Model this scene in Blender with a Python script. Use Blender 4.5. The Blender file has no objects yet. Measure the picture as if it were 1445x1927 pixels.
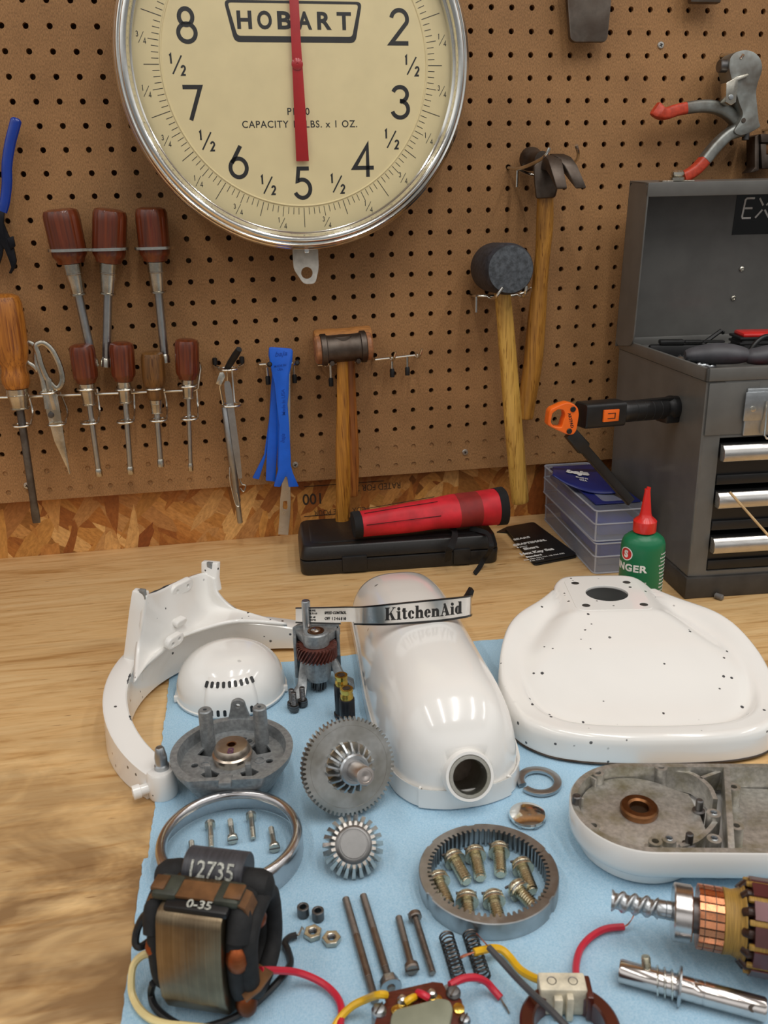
import bpy, bmesh, math, random
from mathutils import Vector, Matrix, Euler, Quaternion
random.seed(7)
SC = bpy.context.scene
COL = SC.collection
PI = math.pi
V = Vector

# ------------------------------------------------------------------ camera
CAM_POS = V((0.0204, -1.11627, 0.41518))
FPX, CX, CY = 1602.55, 722.5, 963.5
YAW, PITCH, ROLL = -0.168682, -0.329085, 0.024495
CAM_R = Matrix.Rotation(YAW, 3, 'Z') @ Matrix.Rotation(PITCH, 3, 'X') @ Matrix.Rotation(ROLL, 3, 'Y')
cam_data = bpy.data.cameras.new('camera')
cam = bpy.data.objects.new('camera', cam_data)
COL.objects.link(cam)
_r, _f, _u = CAM_R.col[0], CAM_R.col[1], CAM_R.col[2]
cam.matrix_world = Matrix.Translation(CAM_POS) @ Matrix((( _r[0], _u[0], -_f[0]), (_r[1], _u[1], -_f[1]), (_r[2], _u[2], -_f[2]))).to_4x4()
cam_data.sensor_width = 36.0
cam_data.sensor_fit = 'VERTICAL'
cam_data.sensor_height = 36.0
cam_data.lens = FPX * 36.0 / 1927.0
cam_data.clip_start = 0.01
cam_data.dof.use_dof = True
cam_data.dof.focus_distance = 0.93
cam_data.dof.aperture_fstop = 16.0
SC.camera = cam

# ------------------------------------------------------------------ light
SC.view_settings.view_transform = 'Standard'
SC.view_settings.look = 'None'
SC.view_settings.gamma = 1.0
SC.view_settings.use_curve_mapping = False
SC.view_settings.exposure = 0.12
try:
    SC.cycles.use_denoising = True
    SC.cycles.max_bounces = 8
    SC.cycles.caustics_reflective = False
    SC.cycles.caustics_refractive = False
except Exception:
    pass
world = bpy.data.worlds.new('world')
SC.world = world
world.use_nodes = True
_wt = world.node_tree
_tc = _wt.nodes.new('ShaderNodeTexCoord'); _sx = _wt.nodes.new('ShaderNodeSeparateXYZ'); _rp = _wt.nodes.new('ShaderNodeValToRGB')
_mp = _wt.nodes.new('ShaderNodeMapRange'); _mp.inputs['From Min'].default_value = -1; _mp.inputs['From Max'].default_value = 1
_wt.links.new(_tc.outputs['Generated'], _sx.inputs[0]); _wt.links.new(_sx.outputs['Z'], _mp.inputs['Value']); _wt.links.new(_mp.outputs[0], _rp.inputs[0])
_el = _rp.color_ramp.elements                     # the rest of the workshop: dim below, bright towards its white ceiling
for _p, _c in ((0.40, .30), (0.54, .34), (0.62, .80), (0.72, 1.65), (0.90, 1.2)):
    _e = _el.new(_p); _e.color = (_c, _c * .985, _c * .96, 1)
_el.remove(_el[0]); _el.remove(_el[-1])
_wt.links.new(_rp.outputs[0], _wt.nodes['Background'].inputs[0])
world.node_tree.nodes['Background'].inputs[1].default_value = 0.58

def strip_light(x, y, z, lx, ly, power, col=(1.0, 0.985, 0.955)):
    d = bpy.data.lights.new('shop_light_tube', 'AREA')
    d.shape = 'RECTANGLE'
    d.size, d.size_y = lx, ly
    d.energy = power
    d.color = col
    o = bpy.data.objects.new('shop_light_tube', d)
    o.location = (x, y, z)
    COL.objects.link(o)
    return o
LIGHT_Z = 1.52
for lx in (-0.75, 0.05, 0.45, 0.85, 1.6):
    strip_light(lx, -1.05, LIGHT_Z, 0.045, 1.25, 4.7)

# ------------------------------------------------------------------ pixel helpers: a pixel of the photo to a point on the bench / in front of the board
def ray(u, v):
    return CAM_R @ V(((u - CX) / FPX, 1.0, -(v - CY) / FPX))
def T(u, v, h=0.0):
    d = ray(u, v)
    return CAM_POS + d * ((h - CAM_POS.z) / d.z)
def Wp(u, v, dist=0.0):
    d = ray(u, v)
    return CAM_POS + d * ((-dist - CAM_POS.y) / d.y)

# ------------------------------------------------------------------ geometry
class G:
    def __init__(s, v=None, f=None):
        s.v = [V(p) for p in (v or [])]
        s.f = [list(q) for q in (f or [])]
    def __add__(s, o):
        b = len(s.v)
        r = G()
        r.v = s.v + o.v
        r.f = s.f + [[i + b for i in q] for q in o.f]
        return r
    def x(s, m):
        r = G()
        r.v = [m @ p for p in s.v]
        fl = m.to_3x3().determinant() < 0
        r.f = [list(reversed(q)) if fl else list(q) for q in s.f]
        return r
    def mv(s, x=0, y=0, z=0):
        return s.x(Matrix.Translation((x, y, z)))
    def rx(s, a): return s.x(Matrix.Rotation(math.radians(a), 4, 'X'))
    def ry(s, a): return s.x(Matrix.Rotation(math.radians(a), 4, 'Y'))
    def rz(s, a): return s.x(Matrix.Rotation(math.radians(a), 4, 'Z'))
    def sc(s, x, y, z):
        return s.x(Matrix.Diagonal((x, y, z, 1)))

def tr(x, y, z): return Matrix.Translation((x, y, z))

def frame(a, b, up=None):
    """matrix with origin a and local +Z towards b"""
    a, b = V(a), V(b)
    z = (b - a).normalized()
    up = V(up) if up is not None else (V((0, 0, 1)) if abs(z.z) < 0.95 else V((0, 1, 0)))
    x = up.cross(z)
    if x.length < 1e-6:
        x = V((1, 0, 0)).cross(z)
    x.normalize()
    y = z.cross(x)
    return Matrix(((x.x, y.x, z.x, a.x), (x.y, y.y, z.y, a.y), (x.z, y.z, z.z, a.z), (0, 0, 0, 1)))

def wall_m(p, roll=0.0):
    """local X right, Y up, Z out of the board"""
    m = Matrix(((1, 0, 0, p[0]), (0, 0, -1, p[1]), (0, 1, 0, p[2]), (0, 0, 0, 1)))
    return m @ Matrix.Rotation(math.radians(roll), 4, 'Z')

def flat_m(p, yaw=0.0):
    return Matrix.Translation(p) @ Matrix.Rotation(math.radians(yaw), 4, 'Z')

def loft(rings, closed=True, cap0=True, cap1=True, wrap=False):
    g = G()
    n = len(rings[0])
    for r in rings:
        g.v += [V(p) for p in r]
    k = len(rings)
    last = k if wrap else k - 1
    for i in range(last):
        a, b = i * n, ((i + 1) % k) * n
        for j in range(n if closed else n - 1):
            j2 = (j + 1) % n
            g.f.append([a + j, a + j2, b + j2, b + j])
    if not wrap and closed:
        if cap0: g.f.append(list(range(n - 1, -1, -1)))
        if cap1: g.f.append([(k - 1) * n + j for j in range(n)])
    return g

def lathe(prof, n=40, cap0=True, cap1=True):
    g = G()
    idx = []
    for r, z in prof:
        if r < 1e-7:
            idx.append([len(g.v)]); g.v.append(V((0, 0, z)))
        else:
            idx.append(list(range(len(g.v), len(g.v) + n)))
            g.v += [V((r * math.cos(2 * PI * j / n), r * math.sin(2 * PI * j / n), z)) for j in range(n)]
    for a, b in zip(idx, idx[1:]):
        for j in range(n):
            j2 = (j + 1) % n
            if len(a) == 1 and len(b) == 1: continue
            if len(a) == 1: g.f.append([a[0], b[j2], b[j]])
            elif len(b) == 1: g.f.append([a[j], a[j2], b[0]])
            else: g.f.append([a[j], a[j2], b[j2], b[j]])
    if cap0 and len(idx[0]) > 1: g.f.append(list(reversed(idx[0])))
    if cap1 and len(idx[-1]) > 1: g.f.append(list(idx[-1]))
    return g

def ringlathe(prof, n=64):
    """closed profile revolved: a ring"""
    return lathe(list(prof) + [prof[0]], n, False, False)

def catmull(pts, sub=6, closed=False):
    pts = [V(p) for p in pts]
    n = len(pts)
    out = []
    rng = n if closed else n - 1
    for i in range(rng):
        if closed:
            p0, p1, p2, p3 = pts[(i - 1) % n], pts[i], pts[(i + 1) % n], pts[(i + 2) % n]
        else:
            p0, p1, p2, p3 = pts[max(i - 1, 0)], pts[i], pts[i + 1], pts[min(i + 2, n - 1)]
        for k in range(sub):
            t = k / sub
            out.append(0.5 * ((2 * p1) + (p2 - p0) * t + (2 * p0 - 5 * p1 + 4 * p2 - p3) * t * t + (3 * p1 - p0 - 3 * p2 + p3) * t ** 3))
    if not closed: out.append(pts[-1])
    return out

def sweep(path, sec, closed=False, up=None, scale=None, cap=True):
    """sec: list of 2D points (x: side, y: up)"""
    path = [V(p) for p in path]
    n = len(path)
    tang = []
    for i in range(n):
        if closed: t = path[(i + 1) % n] - path[(i - 1) % n]
        else: t = path[min(i + 1, n - 1)] - path[max(i - 1, 0)]
        if t.length < 1e-9: t = V((0, 0, 1))
        tang.append(t.normalized())
    rings = []
    if up is None:
        t0 = tang[0]
        u = V((0, 0, 1)) if abs(t0.z) < 0.9 else V((1, 0, 0))
        u = (u - t0 * u.dot(t0)).normalized()
    for i in range(n):
        t = tang[i]
        if up is not None:
            uu = V(up)
            u = (uu - t * uu.dot(t)).normalized()
        else:
            u = (u - t * u.dot(t))
            if u.length < 1e-6: u = V((1, 0, 0)) - t * t.x
            u.normalize()
        s = t.cross(u)
        k = 1.0 if scale is None else scale[i]
        if isinstance(k, (int, float)): k = (k, k)
        rings.append([path[i] + s * (a * k[0]) + u * (b * k[1]) for a, b in sec])
    return loft(rings, True, cap, cap, wrap=closed)

def circ(r, n=10, ph=0.0):
    return [(r * math.cos(2 * PI * j / n + ph), r * math.sin(2 * PI * j / n + ph)) for j in range(n)]

def tube(path, r, n=10, closed=False, smooth=0, cap=True):
    if smooth: path = catmull(path, smooth, closed)
    if isinstance(r, (list, tuple)):
        m = len(path)
        rr = []
        for i in range(m):
            t = i / (m - 1) * (len(r) - 1)
            k = min(int(t), len(r) - 2)
            rr.append(r[k] + (r[k + 1] - r[k]) * (t - k))
        return sweep(path, circ(1.0, n), closed, scale=rr, cap=cap)
    return sweep(path, circ(r, n), closed, cap=cap)

def cyl(r, z0, z1, n=32, b=0.0, r2=None):
    r2 = r if r2 is None else r2
    if b: return lathe([(r - b, z0), (r, z0 + b), (r2, z1 - b), (r2 - b, z1)], n)
    return lathe([(r, z0), (r2, z1)], n)

def pipe(r0, r1, z0, z1, n=40, b=0.0):
    if b: return ringlathe([(r0, z0), (r1 - b, z0), (r1, z0 + b), (r1, z1 - b), (r1 - b, z1), (r0 + b, z1), (r0, z1 - b)], n)
    return ringlathe([(r0, z0), (r1, z0), (r1, z1), (r0, z1)], n)

def to_bm(g):
    bm = bmesh.new()
    vs = [bm.verts.new(p) for p in g.v]
    for q in g.f:
        try: bm.faces.new([vs[i] for i in q])
        except ValueError: pass
    bm.normal_update()
    return bm
def from_bm(bm):
    g = G()
    bm.verts.index_update()
    g.v = [v.co.copy() for v in bm.verts]
    g.f = [[v.index for v in f.verts] for f in bm.faces]
    bm.free()
    return g
def bevel(g, w, seg=2, ang=30):
    bm = to_bm(g)
    bmesh.ops.remove_doubles(bm, verts=bm.verts, dist=1e-7)
    bmesh.ops.recalc_face_normals(bm, faces=bm.faces)
    es = [e for e in bm.edges if len(e.link_faces) == 2 and e.calc_face_angle(0) > math.radians(ang)]
    bmesh.ops.bevel(bm, geom=es, offset=w, segments=seg, affect='EDGES', profile=0.5, clamp_overlap=True)
    return from_bm(bm)

def box(x0, x1, y0, y1, z0, z1, b=0.0, seg=2):
    g = G([(x0, y0, z0), (x1, y0, z0), (x1, y1, z0), (x0, y1, z0), (x0, y0, z1), (x1, y0, z1), (x1, y1, z1), (x0, y1, z1)],
          [[3, 2, 1, 0], [4, 5, 6, 7], [0, 1, 5, 4], [1, 2, 6, 5], [2, 3, 7, 6], [3, 0, 4, 7]])
    return bevel(g, b, seg) if b else g

def prism(poly, z0, z1, b=0.0, seg=2):
    """poly: 2D outline without holes"""
    a = sum(p[0] * q[1] - q[0] * p[1] for p, q in zip(poly, poly[1:] + poly[:1]))
    if a < 0: poly = poly[::-1]
    g = loft([[(x, y, z0) for x, y in poly], [(x, y, z1) for x, y in poly]])
    return bevel(g, b, seg) if b else g

def plate(outer, holes, z0, z1, b=0.0):
    """flat plate with holes, from a filled 2D curve"""
    cu = bpy.data.curves.new('tmp', 'CURVE')
    cu.dimensions = '2D'
    cu.fill_mode = 'BOTH'
    for poly in [outer] + list(holes):
        sp = cu.splines.new('POLY')
        sp.points.add(len(poly) - 1)
        for p, q in zip(sp.points, poly): p.co = (q[0], q[1], 0, 1)
        sp.use_cyclic_u = True
    t = (z1 - z0) / 2
    cu.extrude = max(t - b, 1e-6)
    if b:
        cu.bevel_depth = b
        cu.bevel_resolution = 1
        cu.offset = -b
    return curve_g(cu).mv(0, 0, (z0 + z1) / 2)

def curve_g(cu):
    o = bpy.data.objects.new('tmp', cu)
    COL.objects.link(o)
    dg = bpy.context.evaluated_depsgraph_get()
    me = bpy.data.meshes.new_from_object(o.evaluated_get(dg))
    g = G()
    g.v = [v.co.copy() for v in me.vertices]
    g.f = [list(p.vertices) for p in me.polygons]
    bpy.data.objects.remove(o)
    bpy.data.meshes.remove(me)
    bpy.data.curves.remove(cu)
    return g

def text(s, size, bold=0.0, sx=1.0, ext=0.00008, align='CENTER', shear=0.0, space=1.0):
    cu = bpy.data.curves.new('tmp', 'FONT')
    cu.body = s
    cu.size = size / 0.72           # size = height of a capital
    cu.align_x = align
    cu.align_y = 'CENTER'
    cu.extrude = ext
    cu.offset = bold
    cu.shear = shear
    cu.space_character = space
    cu.resolution_u = 4
    g = curve_g(cu)
    # centre vertically on the real outline
    if g.v:
        ys = [p.y for p in g.v]
        c = (min(ys) + max(ys)) / 2
        g = g.mv(0, -c, 0)
    return g.sc(sx, 1, 1)

def subdiv(g, cuts=3):
    bm = to_bm(g)
    bmesh.ops.subdivide_edges(bm, edges=bm.edges[:], cuts=cuts, use_grid_fill=True)
    return from_bm(bm)

def ribbon(pts, w, z=0.0, t=0.00016, closed=False):
    """flat stroke of constant width in the XY plane, a thin solid"""
    pts = [V((p[0], p[1], 0)) for p in pts]
    n = len(pts)
    L, R = [], []
    for i in range(n):
        if closed:
            a, b = pts[(i - 1) % n], pts[(i + 1) % n]
        else:
            a, b = pts[max(i - 1, 0)], pts[min(i + 1, n - 1)]
        p = pts[i]
        d1 = (p - a) if (closed or i > 0) else (b - p)
        d2 = (b - p) if (closed or i < n - 1) else (p - a)
        d1.normalize(); d2.normalize()
        n1, n2 = V((-d1.y, d1.x, 0)), V((-d2.y, d2.x, 0))
        m = n1 + n2
        if m.length < 1e-6: m = n1.copy()
        m.normalize()
        k = min(1.0 / max(m.dot(n1), 0.35), 2.5)
        L.append(p + m * (w / 2 * k)); R.append(p - m * (w / 2 * k))
    rings = [[l + V((0, 0, z)), r + V((0, 0, z)), r + V((0, 0, z + t)), l + V((0, 0, z + t))] for l, r in zip(L, R)]
    return loft(rings, True, True, True, wrap=closed)

def arc(cx, cy, rx, ry, a0, a1, n=24):
    return [(cx + rx * math.cos(math.radians(a0 + (a1 - a0) * i / n)), cy + ry * math.sin(math.radians(a0 + (a1 - a0) * i / n))) for i in range(n + 1)]

def rrect(x0, x1, y0, y1, r, n=5):
    return (arc(x1 - r, y1 - r, r, r, 0, 90, n) + arc(x0 + r, y1 - r, r, r, 90, 180, n) + arc(x0 + r, y0 + r, r, r, 180, 270, n) + arc(x1 - r, y0 + r, r, r, 270, 360, n))

def roundpoly(pts, r, n=4):
    out = []
    m = len(pts)
    for i in range(m):
        a, p, b = V((*pts[i - 1], 0)), V((*pts[i], 0)), V((*pts[(i + 1) % m], 0))
        k = min(r, (a - p).length * .45, (b - p).length * .45)
        s, e = p + (a - p).normalized() * k, p + (b - p).normalized() * k
        for j in range(n + 1):
            t = j / n
            q = s * (1 - t) ** 2 + p * 2 * t * (1 - t) + e * t * t
            out.append((q.x, q.y))
    return out

def gear2d(n, r0, r1, duty=0.5, tip=0.3, ph=0.0):
    out = []
    for i in range(n):
        c = 2 * PI * i / n + ph
        w = 2 * PI / n
        for a, r in ((-duty / 2, r0), (-tip / 2, r1), (tip / 2, r1), (duty / 2, r0)):
            out.append((r * math.cos(c + a * w), r * math.sin(c + a * w)))
    return out

def thread(r, z0, z1, pitch, depth=None, n=16):
    depth = depth or r * 0.14
    prof = []
    k = max(2, int(round(abs(z1 - z0) / pitch)))
    for i in range(k):
        z = z0 + (z1 - z0) * i / k
        d = (z1 - z0) / k
        prof += [(r - depth, z), (r - depth, z + d * .15), (r, z + d * .45), (r, z + d * .65), (r - depth, z + d * .95)]
    prof.append((r - depth, z1))
    return lathe(prof, n)

# ------------------------------------------------------------------ objects
def obj(name, g, m, parent=None, sharp=35, mods=None):
    me = bpy.data.meshes.new(name)
    me.from_pydata([tuple(p) for p in g.v], [], g.f)
    me.validate(clean_customdata=False)
    o = bpy.data.objects.new(name, me)
    COL.objects.link(o)
    me.materials.append(m)
    if sharp is not None and len(me.polygons):
        me.shade_smooth()
        me.set_sharp_from_angle(angle=math.radians(sharp))
    if parent is not None: o.parent = parent
    return o

def tag(o, label=None, cat=None, group=None, kind=None):
    if label: o['label'] = label
    if cat: o['category'] = cat
    if group: o['group'] = group
    if kind: o['kind'] = kind
    return o

def thing(name, label, cat, m=None, group=None):
    o = bpy.data.objects.new(name, None)
    o.empty_display_size = 0.01
    COL.objects.link(o)
    if m is not None: o.matrix_world = m
    return tag(o, label, cat, group)

def rootm(o):
    while o.parent is not None: o = o.parent
    return o.matrix_basis
def pw(name, g, m, parent, sharp=35):
    """a part given in world coordinates"""
    return obj(name, g.x(rootm(parent).inverted()), m, parent, sharp)

def dup(root, m, label=None, group=None):
    r = root.copy(); COL.objects.link(r); r.matrix_world = m
    if label: r['label'] = label
    if group: r['group'] = group
    for ch in list(root.children):
        c = ch.copy(); COL.objects.link(c); c.parent = r
        for gch in list(ch.children):
            d = gch.copy(); COL.objects.link(d); d.parent = c
    return r

# ------------------------------------------------------------------ materials
def lin(c):
    if isinstance(c, str):
        c = c.lstrip('#')
        c = tuple(int(c[i:i + 2], 16) / 255 for i in (0, 2, 4))
    return tuple((x / 12.92 if x <= 0.04045 else ((x + 0.055) / 1.055) ** 2.4) for x in c)

class N:
    def __init__(s, name):
        s.m = bpy.data.materials.new(name)
        s.m.use_nodes = True
        s.t = s.m.node_tree
        s.b = s.t.nodes['Principled BSDF']
        s.co = None
    def n(s, typ, **kw):
        x = s.t.nodes.new(typ)
        for k, v in kw.items():
            if k.startswith('i_'):
                key = k[2:]
                x.inputs[int(key) if key.isdigit() else key].default_value = v
            else: setattr(x, k, v)
        return x
    def l(s, a, b): s.t.links.new(a, b)
    def coord(s, scale=(1, 1, 1), rot=(0, 0, 0)):
        if s.co is None: s.co = s.n('ShaderNodeTexCoord')
        src = s.co.outputs['Object']
        if any(rot):
            mr = s.n('ShaderNodeMapping'); mr.inputs['Rotation'].default_value = rot
            s.l(src, mr.inputs['Vector']); src = mr.outputs['Vector']
        mp = s.n('ShaderNodeMapping')
        mp.inputs['Scale'].default_value = scale
        s.l(src, mp.inputs['Vector'])
        return mp.outputs['Vector']
    def noise(s, vec, scale=1.0, detail=3.0, rough=0.55, dist=0.0):
        x = s.n('ShaderNodeTexNoise')
        x.inputs['Scale'].default_value = scale
        x.inputs['Detail'].default_value = detail
        x.inputs['Roughness'].default_value = rough
        x.inputs['Distortion'].default_value = dist
        s.l(vec, x.inputs['Vector'])
        return x.outputs['Fac']
    def ramp(s, fac, stops, interp='LINEAR'):
        x = s.n('ShaderNodeValToRGB')
        x.color_ramp.interpolation = interp
        el = x.color_ramp.elements
        while len(el) < len(stops): el.new(0.5)
        for e, (p, c) in zip(el, stops):
            e.position = p
            e.color = (*(c if not isinstance(c, (int, float)) else (c, c, c)), 1)
        s.l(fac, x.inputs['Fac'])
        return x.outputs['Color']
    def mix(s, fac, a, b, mode='MIX'):
        x = s.n('ShaderNodeMix', data_type='RGBA', blend_type=mode)
        for ix, val in ((0, fac), (6, a), (7, b)):
            sock = x.inputs[ix]
            if hasattr(val, 'is_linked'): s.l(val, sock)
            elif isinstance(val, (int, float)): sock.default_value = val if ix == 0 else (val, val, val, 1)
            else: sock.default_value = (*val, 1)
        return x.outputs[2]
    def bump(s, h, strength=0.3, dist=0.001):
        x = s.n('ShaderNodeBump')
        x.inputs['Strength'].default_value = strength
        x.inputs['Distance'].default_value = dist
        s.l(h, x.inputs['Height'])
        s.l(x.outputs['Normal'], s.b.inputs['Normal'])
    def base(s, c):
        if hasattr(c, 'is_linked'): s.l(c, s.b.inputs['Base Color'])
        else: s.b.inputs['Base Color'].default_value = (*c, 1)
    def set(s, rough=0.5, metal=0.0, spec=0.5, coat=0.0):
        s.b.inputs['Roughness'].default_value = rough
        s.b.inputs['Metallic'].default_value = metal
        s.b.inputs['Specular IOR Level'].default_value = spec
        if coat:
            s.b.inputs['Coat Weight'].default_value = coat
            s.b.inputs['Coat Roughness'].default_value = 0.08

def mat(name, col, rough=0.5, metal=0.0, var=0.12, scale=60.0, bump=0.0, bscale=None, bdist=0.0005, aniso=None, col2=None, spec=0.5, coat=0.0, lo=0.35, hi=0.65):
    k = N(name)
    c = lin(col)
    c2 = lin(col2) if col2 else tuple(min(1, x * (1 - var * 2)) for x in c)
    c1 = c if col2 else tuple(min(1, x * (1 + var)) for x in c)
    vec = k.coord(aniso or (1, 1, 1))
    nz = k.noise(vec, scale, 4)
    k.base(k.ramp(nz, [(lo, c2), (hi, c1)]))
    k.set(rough, metal, spec, coat)
    if bump:
        k.bump(k.noise(vec, bscale or scale * 3, 3), bump, bdist)
    return k.m

def wood(name, light, dark, axis=2, rough=0.42, scale=1.0, coat=0.3, streak_k=.45):
    """handle wood with grain running along a local axis"""
    k = N(name)
    s = [260 * scale] * 3
    s[axis] = 9 * scale
    vec = k.coord(tuple(s))
    g = k.noise(vec, 1.0, 4, .6, .3)
    s2 = [900 * scale] * 3
    s2[axis] = 30 * scale
    g2 = k.noise(k.coord(tuple(s2)), 1.0, 2)
    c = k.ramp(g, [(0.3, lin(dark)), (0.62, lin(light))])
    streak = k.ramp(g2, [(0.33, tuple(streak_k * (x / max(lin(dark))) ** .3 for x in lin(dark))), (0.42, (1, 1, 1))])
    k.base(k.mix(1.0, c, streak, 'MULTIPLY'))
    k.set(rough, 0, .5, coat)
    k.bump(g2, 0.08, .0003)
    return k.m

def paint(name, col, chip=0.0, rough=0.16, scale=220.0, chipcol='#4a4a4c', coat=0.4):
    """glossy enamel, with small chips of bare metal"""
    k = N(name)
    c = lin(col)
    vec = k.coord()
    tone = k.ramp(k.noise(vec, 12, 3), [(.35, tuple(x * .97 for x in c)), (.65, c)])
    if chip:
        wob = k.noise(vec, scale * .5, 3)
        a = k.n('ShaderNodeTexVoronoi', feature='F1')
        a.inputs['Scale'].default_value = scale * .45
        a.inputs['Randomness'].default_value = 1.0
        k.l(vec, a.inputs['Vector'])
        sep = k.n('ShaderNodeSeparateColor'); k.l(a.outputs['Color'], sep.inputs[0])
        rare = k.ramp(sep.outputs[0], [(1 - chip * .5, 0.0), (1 - chip * .5 + .01, 1.0)])
        spot = k.n('ShaderNodeMath', operation='MULTIPLY_ADD'); spot.inputs[1].default_value = .35; 
        k.l(wob, spot.inputs[0]); k.l(a.outputs['Distance'], spot.inputs[2])
        core = k.ramp(spot.outputs[0], [(.35, 1.0), (.39, 0.0)])
        f = k.mix(1.0, rare, core, 'MULTIPLY')
        k.base(k.mix(f, tone, lin(chipcol)))
    else:
        k.base(tone)
    k.set(rough, 0, .5, coat)
    return k.m

def metal(name, col, rough=0.3, var=0.12, scale=300.0, bump=0.1, col2=None, brush=None):
    k = N(name)
    c = tuple(min(.93, x * 1.38) for x in lin(col))
    vec = k.coord(brush or (1, 1, 1))
    nz = k.noise(vec, scale, 4, .6)
    big = k.noise(k.coord(), 35, 3)
    c2 = tuple(x * 1.3 for x in lin(col2)) if col2 else tuple(x * (1 - 2.2 * var) for x in c)
    a = k.ramp(nz, [(.3, tuple(x * (1 - var) for x in c)), (.7, c)])
    k.base(k.mix(k.ramp(big, [(.42, 0.0), (.7, 1.0)]), a, c2))
    k.set(rough, 1.0)
    rr = k.n('ShaderNodeMapRange'); rr.inputs['To Min'].default_value = rough * .75; rr.inputs['To Max'].default_value = min(1, rough * 1.35)
    k.l(nz, rr.inputs['Value']); k.l(rr.outputs[0], k.b.inputs['Roughness'])
    if bump: k.bump(nz, bump, .0003)
    return k.m

def clear(name, col, alpha=0.35, rough=0.12):
    """thin clear plastic: partly see-through"""
    k = N(name)
    k.base(lin(col)); k.set(rough, 0, .5)
    tp = k.n('ShaderNodeBsdfTransparent'); tp.inputs[0].default_value = (.93, .95, .98, 1)
    mx = k.n('ShaderNodeMixShader'); mx.inputs[0].default_value = alpha
    out = k.t.nodes['Material Output']
    k.l(tp.outputs[0], mx.inputs[1]); k.l(k.b.outputs[0], mx.inputs[2]); k.l(mx.outputs[0], out.inputs[0])
    return k.m

def thin_glass(name):
    k = N(name)
    out = k.t.nodes['Material Output']
    tp = k.n('ShaderNodeBsdfTransparent'); gl = k.n('ShaderNodeBsdfGlossy'); gl.inputs['Roughness'].default_value = .03
    lw = k.n('ShaderNodeLayerWeight'); lw.inputs['Blend'].default_value = .5
    pw5 = k.n('ShaderNodeMath', operation='POWER'); pw5.inputs[1].default_value = 4.0
    k.l(lw.outputs['Facing'], pw5.inputs[0])
    fr = k.n('ShaderNodeMath', operation='MULTIPLY_ADD'); fr.inputs[1].default_value = .45; fr.inputs[2].default_value = .045
    k.l(pw5.outputs[0], fr.inputs[0])
    mx = k.n('ShaderNodeMixShader')
    k.l(fr.outputs[0], mx.inputs[0]); k.l(tp.outputs[0], mx.inputs[1]); k.l(gl.outputs[0], mx.inputs[2]); k.l(mx.outputs[0], out.inputs[0])
    return k.m

M = {}
M['black'] = mat('black_plastic', '#161617', .42, var=.2, bump=.1)
M['black_soft'] = mat('black_rubber', '#141416', .6, var=.2, bump=.15)
M['black_gloss'] = mat('black_gloss', '#0d0d0e', .22)
M['chrome'] = metal('chrome', '#d8d6d2', .12, .05, bump=.02)
M['wire'] = metal('zinc_wire', '#c9c7c0', .22, .1)
M['steel'] = metal('steel', '#a4a8ab', .3, .12)
M['steel_brushed'] = metal('brushed_steel', '#b9b7b4', .28, .1, 1.0, .05, brush=(60, 60, 2500))
M['steel_dark'] = metal('dark_steel', '#6c6b6b', .42, .2, col2='#4a4442')
M['nickel'] = metal('nickel', '#bfbbb0', .24, .12, col2='#8f897c')
M['zinc'] = mat('cast_zinc', '#9a9ea0', .42, .55, var=.12, scale=300, bump=.25, bscale=500)
M['zinc_light'] = metal('machined_zinc', '#b0aea6', .36, .18, 500, .3, col2='#8b8875')
M['bolt'] = metal('plated_bolt', '#c3bda8', .26, .12, col2='#a3987e')
M['iron'] = metal('forged_iron', '#5d544d', .5, .2, col2='#40342c', bump=.35)
M['brass'] = metal('brass', '#d2b057', .22, .15)
M['bronze'] = metal('bronze', '#80583a', .35, .2, col2='#523319')
M['copper'] = metal('copper', '#d58f68', .25, .15)
M['copper_wire'] = metal('copper_winding', '#94502f', .35, .3, 1.0, .4, brush=(80, 80, 4000))
M['white'] = paint('white_enamel', '#f0eeea', 0.0)
M['white_chip'] = paint('white_enamel_chipped', '#f0eeea', .30, scale=330)
M['ink'] = mat('black_ink', '#1b1a1a', .5)
M['white_ink'] = mat('white_print', '#e9e9e6', .5)
# ================================================================== setting
def make_pegboard_mat():
    k = N('hardboard')
    base = lin('#a97e52')
    v1 = k.coord((950, 950, 380))
    fine = k.noise(v1, 1.0, 3, .6)
    big = k.noise(k.coord((1, 1, 1)), 9, 4, .6)
    c = k.ramp(fine, [(.3, tuple(x * .56 for x in base)), (.68, tuple(x * 1.22 for x in base))])
    dirt = k.ramp(big, [(.36, (.82, .80, .78)), (.62, (1.05, 1.04, 1.03))])
    k.base(k.mix(1.0, c, dirt, 'MULTIPLY'))
    k.set(.62, 0, .35)
    k.bump(fine, .5, .0006)
    return k.m
M['hardboard'] = make_pegboard_mat()

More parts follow.
